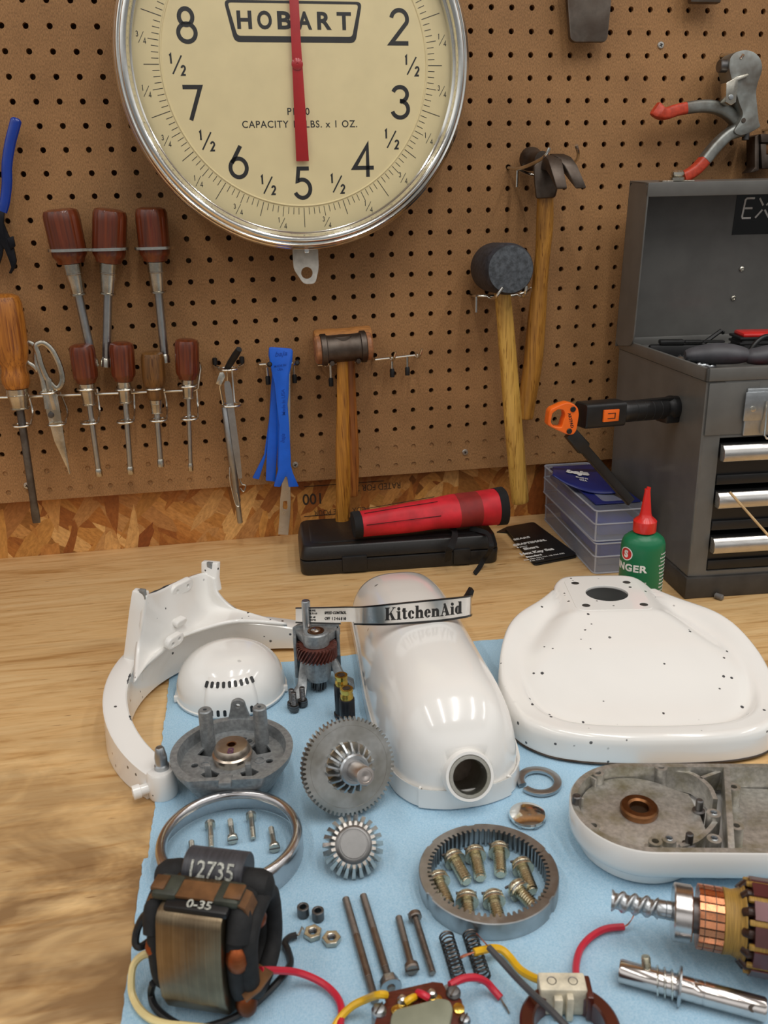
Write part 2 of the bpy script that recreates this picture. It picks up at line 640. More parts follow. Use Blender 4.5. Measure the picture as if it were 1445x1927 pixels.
def make_osb():
    k = N('strand_board')
    def layer(rot, sx, sz):
        vec = k.coord((sx, 1, sz), (0, math.radians(rot), 0))
        vo = k.n('ShaderNodeTexVoronoi', feature='F1'); vo.inputs['Scale'].default_value = 1.0
        wob = k.n('ShaderNodeTexNoise'); wob.inputs['Scale'].default_value = .9; wob.inputs['Detail'].default_value = 2
        k.l(vec, wob.inputs['Vector'])
        add = k.n('ShaderNodeVectorMath', operation='MULTIPLY_ADD'); add.inputs[1].default_value = (.35, .35, .35)
        k.l(wob.outputs['Color'], add.inputs[0]); k.l(vec, add.inputs[2])
        k.l(add.outputs[0], vo.inputs['Vector'])
        sp = k.n('ShaderNodeSeparateColor'); k.l(vo.outputs['Color'], sp.inputs[0])
        grain = k.noise(k.coord((sx * 9, 1, sz * 5), (0, math.radians(rot), 0)), 1.0, 4)
        col = k.ramp(sp.outputs[0], [(0, lin('#7c4a20')), (.2, lin('#cf9750')), (.4, lin('#9a5c2a')), (.6, lin('#e2b473')), (.8, lin('#b97a3a')), (1, lin('#8a4c22'))])
        g = k.ramp(grain, [(.3, (.72, .66, .6)), (.65, (1.08, 1.05, 1.0))])
        return k.mix(1.0, col, g, 'MULTIPLY'), sp.outputs[1], vo.outputs['Distance']
    a, sa, da = layer(52, 13, 62)
    b, sb, db = layer(-38, 13, 58)
    c, sc_, dc = layer(84, 11, 42)
    m1 = k.ramp(sa, [(.48, 0.0), (.5, 1.0)])
    m2 = k.ramp(sc_, [(.66, 0.0), (.68, 1.0)])
    out = k.mix(m2, k.mix(m1, a, b), c)
    rng = k.noise(k.coord((500, 500, 500)), 1.0, 3)
    pit = k.ramp(rng, [(.3, (.55, .42, .3)), (.38, (1, 1, 1))])
    out = k.mix(1.0, out, pit, 'MULTIPLY')
    k.base(out)
    k.set(.5, 0, .4)
    k.bump(da, .35, .001)
    return k.m
M['osb'] = make_osb()

def make_plywood():
    k = N('bench_plywood')
    base = lin('#ddb67f')
    g1 = k.noise(k.coord((4.0, 42, 20)), 1.0, 5, .62, 2.2)
    g2 = k.noise(k.coord((26, 300, 60)), 1.0, 3, .6, .6)
    blot = k.noise(k.coord((3.5, 7, 5)), 1.0, 5, .6, .5)
    c = k.ramp(g1, [(.28, lin('#b98a50')), (.46, base), (.72, lin('#e8c895'))])
    c = k.mix(1.0, c, k.ramp(g2, [(.28, (.84, .78, .70)), (.44, (1, 1, 1)), (.7, (1.04, 1.03, 1.02))]), 'MULTIPLY')
    c = k.mix(1.0, c, k.ramp(blot, [(.28, (.72, .66, .60)), (.42, (.97, .96, .95)), (.6, (1.02, 1.02, 1.02))]), 'MULTIPLY')
    # small dark streaks and knots in the veneer
    st = k.noise(k.coord((34, 330, 80)), 1.0, 2, .5)
    c = k.mix(1.0, c, k.ramp(st, [(.24, (.42, .32, .25)), (.30, (1, 1, 1))]), 'MULTIPLY')
    # a worn grimy patch near the front left of the bench
    sm = k.noise(k.coord((9, 16, 9)), 1.0, 4, .6, .8)
    geo = k.n('ShaderNodeSeparateXYZ'); k.l(k.co.outputs['Object'], geo.inputs[0])
    mr = k.n('ShaderNodeMapRange'); mr.inputs['From Min'].default_value = -.40; mr.inputs['From Max'].default_value = -.62
    k.l(geo.outputs['Y'], mr.inputs['Value'])
    f = k.mix(1.0, k.ramp(sm, [(.36, 0.0), (.60, .85)]), mr.outputs[0], 'MULTIPLY')
    c = k.mix(f, c, lin('#7a5a3a'))
    k.base(c)
    k.set(.45, 0, .4)
    k.bump(g2, .12, .0005)
    return k.m
M['plywood'] = make_plywood()

wall = obj('wall_back', box(-1.6, 2.4, .018, .034, -.9, 1.75), M['osb'])
tag(wall, kind='structure')
fl = obj('floor', box(-1.6, 2.4, -2.6, .034, -.95, -.90), mat('concrete', '#8d8a85', .7, var=.15, scale=8))
tag(fl, kind='structure')
cl = obj('ceiling', box(-1.6, 2.4, -2.6, .034, 1.75, 1.8), mat('ceiling_white', '#d8d4cc', .8, var=.04))
tag(cl, kind='structure')
# batten that spaces the pegboard off the wall, seen through its two lowest rows of holes
tm = obj('trim_1', box(-1.25, 1.9, .0062, .018, .082, .139), mat('batten', '#a9815a', .6, var=.15, scale=40))
tag(tm, kind='structure')

bench = thing('workbench', 'worn plywood workbench top with dark stains under everything', 'workbench')
obj('worktop', box(-1.2, 1.9, -.92, .0178, -.032, 0.0, .0015), M['plywood'], bench)
for sx in (-1.12, 1.82):
    for sy in (-.86, -.05):
        obj('leg', box(sx - .045, sx + .045, sy - .045, sy + .045, -.90, -.032), M['plywood'], bench)

# ------------------------------------------------------------------ pegboard with real holes
def pegboard():
    P, R, TH, ns = .0254, .0033, .006, 16
    Z0 = .2985
    g = G()
    i0, i1, r0, r1 = -30, 45, -22, 8
    edge = .0818
    for r in range(r0, r1 + 1):
        for i in range(i0, i1 + 1):
            cx, cz = P * i, Z0 - P * r
            b = len(g.v)
            sq, ci, cb = [], [], []
            for j in range(ns):
                a = 2 * PI * (j + .5) / ns
                c, s = math.cos(a), math.sin(a)
                m = max(abs(c), abs(s))
                q = [c / m, s / m]
                # snap corners
                if abs(abs(c) - abs(s)) < .45 and j % 4 in (1, 2): pass
                x, z = cx + q[0] * P / 2, cz + q[1] * P / 2
                if r == r1 and q[1] < -.99: z = edge
                sq.append((x, 0, z))
                ci.append((cx + R * c, 0, cz + R * s))
                cb.append((cx + R * c, .0016 if r >= r1 - 1 else TH, cz + R * s))
            # corner points so that the cells tile without gaps
            g.v += [V(p) for p in sq + ci + cb]
            zb = edge if r == r1 else cz - P / 2
            cor = [(cx + P / 2, 0, cz + P / 2), (cx - P / 2, 0, cz + P / 2), (cx - P / 2, 0, zb), (cx + P / 2, 0, zb)]
            if r >= r1 - 1: g.f.append([b + 2 * ns + j for j in range(ns)])
            cb0 = len(g.v)
            g.v += [V(p) for p in cor]
            for j in range(ns):
                j2 = (j + 1) % ns
                f = [b + j, b + ns + j, b + ns + j2, b + j2]
                if j in (1, 5, 9, 13): f = [b + j, b + ns + j, b + ns + j2, b + j2, cb0 + (1, 5, 9, 13).index(j)]
                g.f.append(f)
                g.f.append([b + ns + j, b + 2 * ns + j, b + 2 * ns + j2, b + ns + j2])
    x0, x1 = P * i0 - P / 2, P * i1 + P / 2
    zt = Z0 - P * r0 + P / 2
    # bottom, left and right edges
    b = len(g.v)
    g.v += [V(p) for p in ((x0, 0, edge), (x1, 0, edge), (x1, TH, edge), (x0, TH, edge), (x0, 0, zt), (x1, 0, zt), (x1, TH, zt), (x0, TH, zt))]
    g.f += [[b, b + 3, b + 2, b + 1], [b, b + 4, b + 7, b + 3], [b + 1, b + 2, b + 6, b + 5], [b + 4, b + 5, b + 6, b + 7]]
    o = obj('pegboard', g, M['hardboard'], sharp=30)
    tag(o, 'large brown hardboard pegboard panel with rows of holes, hung with tools', 'pegboard')
pegboard()

M['screw_head'] = metal('screw_head', '#b6b3ad', .35, .1)
def wall_screw(u, v, label):
    p = Wp(u, v, 0)
    t = thing('wall_screw', label, 'screw', wall_m(p, 20), 'pegboard mounting screws')
    g = lathe([(.0044, -.001), (.0044, .0006), (.0036, .0016), (0, .0018)], 24)
    obj('screw_head', g, M['screw_head'], t)
    c = box(-.0022, .0022, -.0005, .0005, .0016, .0020) + box(-.0005, .0005, -.0022, .0022, .0016, .0020)
    obj('cross_recess', c, M['black'], t)
wall_screw(1243, 85, 'small silver screw in the pegboard, below the hanging dark steel plate and square iron')
wall_screw(875, 851, 'small silver screw in the pegboard left of the black mallet handle end')
wall_screw(555.5, 874.5, 'small silver screw in the pegboard right of the blue trim tools')
wall_screw(51, 914, 'small silver screw in the pegboard behind the long screwdriver blade')

# printing on the strand board
M['stamp'] = mat('faded_stamp', '#3a2b1f', .7, var=.25, scale=500)
def wall_print(name, s, u, v, size, rot=0, sx=1.0, bold=0.0):
    p = Wp(u, v, -.018)
    g = text(s, size, bold, sx, .00006).x(wall_m((p.x, .0179, p.z), rot))
    return g
stamp = wall_print('', '100', 589, 939, .016, 180, .9, .0003) + wall_print('', 'RATED FOR 23/32', 700, 917, .0095, 180, .8) + wall_print('', 'CDX CORE POUR', 640, 962, .0078, 180, .85)
for (a, b) in (((572, 916), (722, 899)), ((572, 972), (680, 965))):
    p, q = Wp(*a, -.018), Wp(*b, -.018)
    stamp = stamp + box(p.x, q.x, .0175, .0179, p.z - .0005, p.z + .0005)
st = obj('trim_stamp', stamp, M['stamp'], sharp=None)
tag(st, kind='structure')
st.parent = wall

# ------------------------------------------------------------------ blue shop towels
def make_cloth_mat():
    k = N('blue_shop_towel')
    v = k.coord((900, 900, 900))
    f = k.noise(v, 1.0, 3, .7)
    weave = k.n('ShaderNodeTexWave'); weave.inputs['Scale'].default_value = 320; weave.inputs['Distortion'].default_value = 1.5
    k.l(k.coord(), weave.inputs['Vector'])
    big = k.noise(k.coord(), 14, 3)
    c = k.ramp(f, [(.3, lin('#98c2dd')), (.7, lin('#bddaed'))])
    c = k.mix(1.0, c, k.ramp(big, [(.35, (.94, .95, .96)), (.65, (1.02, 1.02, 1.02))]), 'MULTIPLY')
    k.base(c); k.set(.9, 0, .15)
    h = k.mix(.35, f, weave.outputs['Color'])
    k.bump(h, .55, .0007)
    return k.m
M['towel'] = make_cloth_mat()
def towel(x0, x1, y0, y1, z, label, seed):
    rnd = random.Random(seed)
    nx, ny = 110, 90
    g = G()
    ph = [rnd.uniform(0, 6) for _ in range(6)]
    for j in range(ny + 1):
        for i in range(nx + 1):
            x, y = x0 + (x1 - x0) * i / nx, y0 + (y1 - y0) * j / ny
            ex = .0004 * math.sin(y * 90 + ph[0]) + .0003 * math.sin(y * 410 + ph[1]) + rnd.uniform(-.0004, .0004)
            ey = .0008 * math.sin(x * 150 + ph[2]) + rnd.uniform(-.0003, .0003)
            if i == 0: x += ex
            if j in (0, ny): y += ey
            h = z + .0004 * (1 + math.sin(x * 33 + y * 21 + ph[3]) * math.sin(y * 27 - x * 9 + ph[4]))
            g.v.append(V((x, y, h)))
    for j in range(ny):
        for i in range(nx):
            a = j * (nx + 1) + i
            g.f.append([a, a + 1, a + nx + 2, a + nx + 1])
    o = obj('shop_towel', g, M['towel'], sharp=None)
    md = o.modifiers.new('thickness', 'SOLIDIFY'); md.thickness = .0004; md.offset = -1
    tag(o, label, 'towel', 'blue shop towels')
    return o
towel(-.0655, .31, -.628, -.3525, .0006, 'blue paper shop towel, the rear sheet lying under the bell cover and mixer head', 3)
towel(-.0690, .50, -.90, -.612, .0013, 'blue paper shop towel, the front sheet lying under the motor and small screws', 4)
CZ = .0022   # top of the towels
# ================================================================== hanging dial scale
def scale():
    M['cream'] = mat('cream_dial', '#ead9a8', .55, var=.02, scale=30)
    M['pointer'] = mat('red_pointer', '#b3161b', .3, var=.05, coat=.3)
    M['grey_paint'] = mat('grey_bracket', '#c4c2bb', .45, var=.08, scale=120, bump=.1)
    c = V((.1135, -.070, .5800))
    t = thing('dial_scale', 'big round chrome-rimmed weighing scale with cream dial and red pointer', 'scale', wall_m(c))
    # local: X right, Y up, Z towards the room; dial plane z = 0
    obj('case', lathe([(0, -.069), (.10, -.069), (.155, -.062), (.183, -.048), (.190, -.020), (.190, .004), (.184, .004), (.184, -.001), (0, -.001)], 96, False, False), M['steel_dark'], t)
    prof = [(.1742, .0005), (.1745, .0085), (.1775, .0105), (.1785, .0140), (.1802, .0168), (.1826, .0180), (.1850, .0170), (.1868, .0140), (.1874, .0132), (.1890, .0138), (.1906, .0128),
            (.1914, .0095), (.1920, .0088), (.1937, .0075), (.1947, .0045), (.1946, .0005), (.1935, -.0040), (.1905, -.0065), (.1860, -.0060), (.1850, -.001)]
    obj('bezel', ringlathe(prof, 160), M['chrome'], t, sharp=50)
    f = lathe([(0, 0), (.1448, 0), (.1456, .0009), (.1464, .0009), (.1472, 0), (.1800, 0)], 128, False, False)
    obj('dial_face', f, M['cream'], t, sharp=15)
    # tick marks
    g = G()
    for k in range(160):
        a = 2 * PI * k / 160
        if k % 16 == 0: r1, w = .1695, .0007
        elif k % 8 == 0: r1, w = .1640, .0007
        elif k % 4 == 0: r1, w = .1590, .0006
        else: r1, w = .1555, .0006
        r0 = .1480 if k % 4 == 0 else .1480
        s, co = math.sin(a), math.cos(a)
        g = g + ribbon([(r0 * s, r0 * co), (r1 * s, r1 * co)], w, .0001, .0001)
    obj('tick_marks', g, M['ink'], t, sharp=None)
    # numerals, drawn as strokes of one width in a box 1 high
    def dig(d):
        if d == '2': return [arc(0, .235, .255, .255, 170, -22, 20) + [(-.27, -.44), (.29, -.44)]]
        if d == '3': return [arc(-.01, .235, .235, .215, 160, -88, 20), arc(-.01, -.205, .265, .245, 92, -165, 22)]
        if d == '4': return [[(.13, -.5), (.13, .46), (-.32, -.22), (.33, -.22)]]
        if d == '5': return [[(.22, .445), (-.12, .445), (-.17, .07)] + arc(-.02, -.17, .26, .28, 118, -155, 22)]
        if d == '6': return [[(.10, .48), (-.20, -.02)], arc(0, -.17, .26, .28, 0, 360, 28)]
        if d == '7': return [[(-.28, .445), (.26, .445), (-.10, -.5)]]
        if d == '8': return [arc(0, .225, .20, .22, 0, 360, 26), arc(0, -.205, .26, .245, 0, 360, 28)]
        if d == '1': return [[(-.12, .36), (.06, .46), (.06, -.5)]]
        if d == '0': return [arc(0, 0, .25, .445, 0, 360, 30)]
        if d == '9': return [arc(0, .17, .26, .28, 0, 360, 28), [(.20, .02), (-.10, -.48)]]
    def put(d, x, y, h, w, sx=1.0):
        g = G()
        for st in dig(d):
            cl = len(st) > 26 and (V((*st[0], 0)) - V((*st[-1], 0))).length < 1e-3
            pts = [(p[0] * h * sx + x, p[1] * h + y) for p in (st[:-1] if cl else st)]
            g = g + ribbon(pts, w, .0001, .00012, closed=cl)
        return g
    for d in range(10):
        a = math.radians(36 * d)
        x, y = .1215 * math.sin(a), .1215 * math.cos(a)
        obj('numeral', put(str(d), x, y, .0350, .0043), M['ink'], t, sharp=None)
    def frac(n, m, x, y, h, w):
        g = put(n, x - .42 * h, y + .36 * h, h * .62, w, .62)
        g = g + put(m, x + .42 * h, y - .40 * h, h * .62, w, .75)
        return g + ribbon([(x - .34 * h, y - .62 * h), (x + .36 * h, y + .58 * h)], w * .8, .0001, .0001)
    for d in range(10):
        a = math.radians(36 * d + 18)
        obj('fraction_mark', frac('1', '2', .1290 * math.sin(a), .1290 * math.cos(a), .0150, .0019), M['ink'], t, sharp=None)
        for off, n in ((9, '1'), (27, '3')):
            a = math.radians(36 * d + off)
            obj('fraction_mark', frac(n, '4', .1660 * math.sin(a), .1660 * math.cos(a), .0088, .0007), M['ink'], t, sharp=None)
    # maker's plate printed on the dial
    yo = .0415
    out = roundpoly([(-.0745, yo + .0205), (.0745, yo + .0205), (.0660, yo - .0195), (-.0660, yo - .0195)], .006, 5)
    inn = roundpoly([(-.0705, yo + .0180), (.0705, yo + .0180), (.0625, yo - .0135), (-.0625, yo - .0135)], .0035, 5)
    lg = plate(out, [inn], .0001, .00022)
    x = -.0555
    lt = G()
    for ch, w in zip('HOBART', (.0185, .0190, .0178, .0195, .0185, .0175)):
        q = text(ch, .0168, .00075, 1.25, .00006)
        xs = [p.x for p in q.v]
        q = q.mv(-(min(xs) + max(xs)) / 2, 0, 0)
        s = .0158 / (max(xs) - min(xs))
        q = q.sc(s, 1, 1)
        lt = lt + q.mv(x + .0015, yo + .0018, .00016)
        x += .0216
    obj('maker_plate', lg + lt, M['ink'], t, sharp=None)
    tx = text('PR10', .0074, .00008, 1.0, .00005, space=1.25).mv(-.001, -.0465, .00015) + text('CAPACITY 10 LBS. x 1 OZ.', .0074, .00008, .98, .00005, space=1.12).mv(.0005, -.0595, .00015)
    obj('capacity_text', tx, M['ink'], t, sharp=None)
    # pointer, raised above the dial
    pt = prism([(-.0047, .150), (.0047, .150), (.0052, .02), (.0062, -.02), (.0078, -.0985), (-.0066, -.0985), (-.0058, -.02), (-.0052, .02)], .0045, .0055, .0003)
    p = obj('pointer', pt, M['pointer'], t)
    obj('pivot', lathe([(.0064, .005), (.0062, .0066), (.0045, .0078), (.0012, .0081), (.0008, .0075), (0, .0075)], 28), M['pointer'], p)
    obj('glass', lathe([(.1765, .0102), (.15, .0125), (.10, .0140), (.05, .0148), (0, .0150)], 96, False), thin_glass('dial_glass'), t)
    # catch, screws and bottom bracket
    obj('bezel_catch', box(-.003, .003, -.1980, -.1915, -.003, .007, .0012), M['chrome'], t)
    for sx in (-.031, .031, -.07, .07):
        q = lathe([(.0028, 0), (.0026, .0018), (.0012, .0026), (0, .0027)], 18).rx(90).mv(sx, -math.sqrt(.190 ** 2 - sx ** 2) - .0006, -.014)
        obj('case_screw', q, M['screw_head'], t)
    br = plate(roundpoly([(-.0152, -.180), (.0152, -.180), (.0152, -.2165), (.010, -.2345), (-.004, -.2345), (-.0152, -.2165)], .005, 5),
               [arc(.0005, -.2215, .0068, .0068, 0, 350, 20)], -.014, -.011, .0006)
    obj('bottom_bracket', br, M['grey_paint'], t)
    obj('mount_block', box(-.04, .04, .02, .10, -.0702, -.06, .003), M['steel_dark'], t)
scale()
# ================================================================== tools on the pegboard
M['wood_red'] = wood('dark_red_handle_wood', '#74310f', '#43190a', scale=.8, coat=.6, streak_k=.8)
M['wood_brown'] = wood('worn_brown_handle_wood', '#7d5529', '#4b3118', coat=.3)
M['wood_amber'] = wood('amber_handle_wood', '#c07a2b', '#7f4517', coat=.5)
M['wood_hickory'] = wood('yellow_hickory', '#d3a24a', '#9a6a24', scale=.8, coat=.25)
M['wood_hickory_dark'] = wood('amber_hickory', '#bd8236', '#7e5018', scale=.8, coat=.3)
M['wood_orange'] = wood('orange_wood', '#a7672c', '#7a4318', scale=.8, coat=.3)
M['rubber'] = mat('black_mallet_rubber', '#34343a', .62, var=.25, scale=160, bump=.35)
M['rubber_face'] = mat('worn_mallet_face', '#4b5056', .75, var=.25, scale=220, bump=.6)
M['rawhide'] = mat('rawhide', '#b5793f', .6, var=.15, scale=90, bump=.25, aniso=(1, 6, 6))
M['blue_grip'] = mat('blue_dipped_grip', '#123a9c', .25, var=.05, coat=.4)
M['blue_nylon'] = mat('blue_nylon', '#1560d6', .38, var=.04, scale=60)
M['tool_black'] = metal('black_oxide', '#2c2c30', .42, .2)
M['grey_alloy'] = metal('grey_cast_alloy', '#8f928f', .5, .15, 260, .25, col2='#6f6a63')
M['red_paint'] = mat('worn_red_paint', '#c4432a', .45, var=.12, scale=200)
M['alu'] = metal('dull_aluminium', '#9b9c9d', .4, .12)

# ---- nut drivers: profile given as (distance along axis in m, radius)
def driver(name, label, cat, A, B, hl, hr, fl, fr, sr, group=None, wood_m=None, socket=.010, holder_gap=0.0, flute=True, neck=.8, blade=False, handle_prof=None):
    t = thing(name, label, cat, frame(A, B), group)
    L = (V(B) - V(A)).length
    if handle_prof is None:
        pr = [(0, 0), (hr * .62, 0), (hr * .90, .0018), (hr * .985, .006), (hr, .014), (hr * .98, hl * .80), (hr * .95, hl * .86), (hr * neck, hl * .93), (hr * neck * .92, hl)]
    else: pr = handle_prof
    n = 48
    g = lathe(pr + [(pr[-1][0] * .6, hl + .0003)], n)
    if flute:
        for p in g.v:
            r = math.hypot(p.x, p.y)
            if r > hr * .5 and .004 < p.z < hl * .82:
                a = math.atan2(p.y, p.x)
                k = 1 - .055 * max(0, math.cos(a * 8)) ** 6
                p.x *= k; p.y *= k
    obj('handle', g, wood_m or M['wood_red'], t)
    obj('ferrule', lathe([(fr * .9, hl), (fr, hl + .001), (fr * .97, hl + fl * .30), (fr * 1.01, hl + fl * .31), (fr * 1.01, hl + fl * .34), (fr * .95, hl + fl * .36), (fr * .80, hl + fl * .93), (fr * .90, hl + fl * .95), (fr * .90, hl + fl), (sr, hl + fl)], 36), M['nickel'], t)
    if blade:
        pts = []
        z0 = hl + fl
        rings = []
        for z, a, b in ((z0, sr, sr), (L * .90, sr * .98, sr * .98), (L * .945, sr * 1.15, sr * .7), (L * .985, sr * 1.1, sr * .3), (L, sr * 1.0, sr * .22)):
            rings.append([(a * c, b * s, z) for c, s in circ(1, 20)])
        obj('blade', loft(rings), M['steel_dark'], t)
    else:
        obj('shaft', cyl(sr, hl + fl * .98, L - socket, 24), M['steel'], t)
        hexo = [(sr * .78 * math.cos(a * PI / 3), sr * .78 * math.sin(a * PI / 3)) for a in range(6)]
        so = lathe([(sr, L - socket - .001), (sr * 1.30, L - socket + .0012), (sr * 1.32, L - .0006), (sr * 1.2, L)], 28, True, False)
        so = so + lathe([(sr * 1.2, L), (sr * .8, L), (sr * .75, L - .005), (0, L - .005)], 6, False, False)
        obj('socket', so, M['nickel'], t)
    return t

upper = (
    ((112, 393), (177, 690), .026, 'large nut driver with dark red wooden handle, leftmost of the upper three', .0205),
    ((207, 393), (200, 690), .026, 'large nut driver with dark red wooden handle, middle of the upper three', .0195),
    ((283, 390), (311, 682), .026, 'large nut driver with dark red wooden handle, under the lower left rim of the scale', .0185),
)
def peg_ring(m, r, label, group, dist):
    """flat chrome ring on a peg, m = wall matrix at the ring centre; dist from the board"""
    t = thing('tool_ring_holder', label, 'holder', m, group)
    w = .0048
    obj('ring', ringlathe([(r, -.0016), (r + w, -.0016), (r + w, .0016), (r, .0016)], 48).rx(90), M['wire'], t)
    obj('peg', tube([(0, 0, -r - w * .6), (0, .0, -dist + .012), (0, -.001, -dist + .004), (0, .0, -dist - .012)], .0027, 12), M['wire'], t)
    return t
for k, (a, b, d, lab, hr) in enumerate(upper):
    A, B = Wp(*a, .034), Wp(*b, .022)
    driver('nut_driver', lab, 'nut driver', A, B, .0600, hr, .037, .0105, .0052, 'large nut drivers in the upper row')
    q = A + (B - A).normalized() * .0530
    q = V((q.x, q.y, q.z))
    peg_ring(wall_m((q.x, q.y, Wp(*((116, 471), (206, 469), (286, 467))[k], .034).z), 0), hr * .985, 'chrome ring holder gripping the handle of the %s large nut driver' % ('left', 'middle', 'right')[k], 'chrome ring holders of the upper row', -q.y)

# ---- long rack with six double rings
def rack():
    A, B = Wp(18, 748, .012), Wp(372, 734, .012)
    t = thing('tool_rack', 'chrome wire tool rack with six pairs of rings holding shears and drivers', 'rack', Matrix.Translation(A))
    C = Wp(376, 688, .012)
    bar = [A - V((.05, 0, -.002)), A, (A + B) / 2, B - V((.004, 0, 0)), B + V((.0, 0, .002)), C + V((0, 0, -.004)), C + V((0, .004, 0)), C + V((0, .0112, 0))]
    pw('bar', tube(bar, .0019, 10), M['wire'], t)
    ups = [(30, 741), (91, 738), (163, 732), (234, 732), (291, 731), (354, 726)]
    los = [(41, 800), (107, 798), (169, 795), (236, 793), (298, 790), (357, 787)]
    for (u, l) in zip(ups, los):
        for nm, p in (('upper_ring', u), ('lower_ring', l)):
            c = Wp(*p, .032)
            ring = [c + V((.0104 * math.cos(a), .0104 * math.sin(a), 0)) for a in [2 * PI * i / 28 for i in range(28)]]
            stem = tube([c + V((0, .0104, 0)), c + V((0, .016, 0)), V((c.x, A.y, c.z + (0 if nm == 'upper_ring' else .004)))], .0014, 8)
            if nm == 'lower_ring':
                cu = Wp(*u, .032)
                stem = tube([c + V((.0104, .0, 0)), c + V((.0105, .006, .004)), V((c.x + .0105, A.y + .001, c.z + .012)), V((cu.x + .009, A.y + .001, cu.z - .004))], .0013, 8, smooth=4)
            pw(nm, tube(ring, .0014, 8, True) + stem, M['wire'], t)
    return t
rack()
small = (
    ((153, 648), (187, 896), .0465, .0150, .0275, .0094, .0034, 'wood_red', 'small nut driver with red wooden handle, next to the shears'),
    ((228, 644), (246, 892), .0470, .0148, .0275, .0088, .0034, 'wood_red', 'small nut driver with red wooden handle, second right of the shears'),
    ((286, 662), (303, 878), .0480, .0140, .0180, .0080, .0035, 'wood_brown', 'short nut driver with faded brown wooden handle'),
    ((351, 638), (359, 886), .0490, .0148, .0245, .0080, .0026, 'wood_red', 'thin nut driver with red wooden handle, rightmost on the wire rack'),
)
for a, b, hl, hr, fl, fr, sr, wm, lab in small:
    A, B = Wp(*a, .034), Wp(*b, .028)
    hp = None
    if wm == 'wood_brown':
        hp = [(0, 0), (hr * .6, 0), (hr * .9, .0015), (hr, .006), (hr * 1.03, .024), (hr * .93, .033), (hr * .74, .0355), (hr * .74, .038), (hr * .72, .045), (hr * .64, .048)]
        hp = [(r, z * .0585 / .048) for r, z in hp]; hl = .0585
    driver('nut_driver', lab, 'nut driver', A, B, hl, hr, fl, fr, sr, 'small nut drivers on the wire rack', M[wm], .0095, flute=wm == 'wood_red', handle_prof=hp)
# ---- long screwdriver with amber handle
A, B = Wp(6, 553, .036), Wp(69, 984, .030)
hp = [(0, 0), (.010, 0), (.0165, .003), (.0188, .010), (.0198, .03), (.0195, .062), (.0175, .076), (.0142, .084), (.0142, .089), (.0160, .096), (.0158, .104), (.0135, .110)]
driver('screwdriver', 'long screwdriver with amber wooden handle at the left end of the rack', 'screwdriver', A, B, .110, .0198, .0255, .0128, .0046, wood_m=M['wood_amber'], blade=True, handle_prof=hp, flute=False)

# ---- shears
def shears():
    o = Wp(97, 760, .030)
    t = thing('shears', 'old silver tailor shears hanging handles up in the wire rack', 'shears', wall_m(o, 0))
    def L(u, v, d=0.0):
        p = Wp(u, v, .030)
        return V((p.x - o.x, p.z - o.z, d))
    big = [L(69, 650, .003), L(83, 645, .003), L(100, 660, .003), L(114, 690, .003), L(118, 716, .003), L(108, 730, .003), L(92, 715, .003), L(80, 690, .003), L(73, 665, .003)]
    sm = [L(62, 650, -.003), L(50, 646, -.003), L(44, 660, -.003), L(48, 680, -.003), L(62, 690, -.003), L(70, 697, -.003), L(66, 676, -.003), L(67, 660, -.003)]
    sec = [(a * 1.0, b * .62) for a, b in circ(.0034, 10)]
    h1 = sweep(catmull(big, 5, True), sec, True, up=(0, 0, 1)) + sweep(catmull([L(92, 712, .003), L(98, 740, .003), L(105, 770, .002)], 4), sec, up=(0, 0, 1), scale=[1.2] * 9)
    h2 = sweep(catmull(sm, 5, True), sec, True, up=(0, 0, 1)) + sweep(catmull([L(70, 690, -.003), L(82, 725, -.003), L(90, 770, -.002)], 4), sec, up=(0, 0, 1), scale=[1.2] * 9)
    def blade(pts, z):
        g = loft([[(p[0].x, p[0].y, z - .0013), (p[1].x, p[1].y, z - .0013), (p[1].x, p[1].y, z + .0008), ((p[0].x + p[1].x) / 2, (p[0].y + p[1].y) / 2, z + .0016), (p[0].x, p[0].y, z + .0008)] for p in pts])
        return g
    b1 = blade([(L(92, 742), L(108, 740)), (L(98, 775), L(114, 772)), (L(110, 830), L(122, 826)), (L(131, 892), L(133, 889))], .0026)
    b2 = blade([(L(83, 742), L(100, 742)), (L(87, 775), L(106, 772)), (L(102, 830), L(118, 828)), (L(129, 888), L(131, 886))], -.0012)
    obj('blade', b1 + h1, M['nickel'], t)
    obj('blade', b2 + h2, M['nickel'], t)
    c = L(97, 780)
    obj('pivot_screw', lathe([(.0038, .002), (.0036, .0048), (0, .0054)], 20).mv(c.x, c.y, 0), M['steel_dark'], t)
shears()

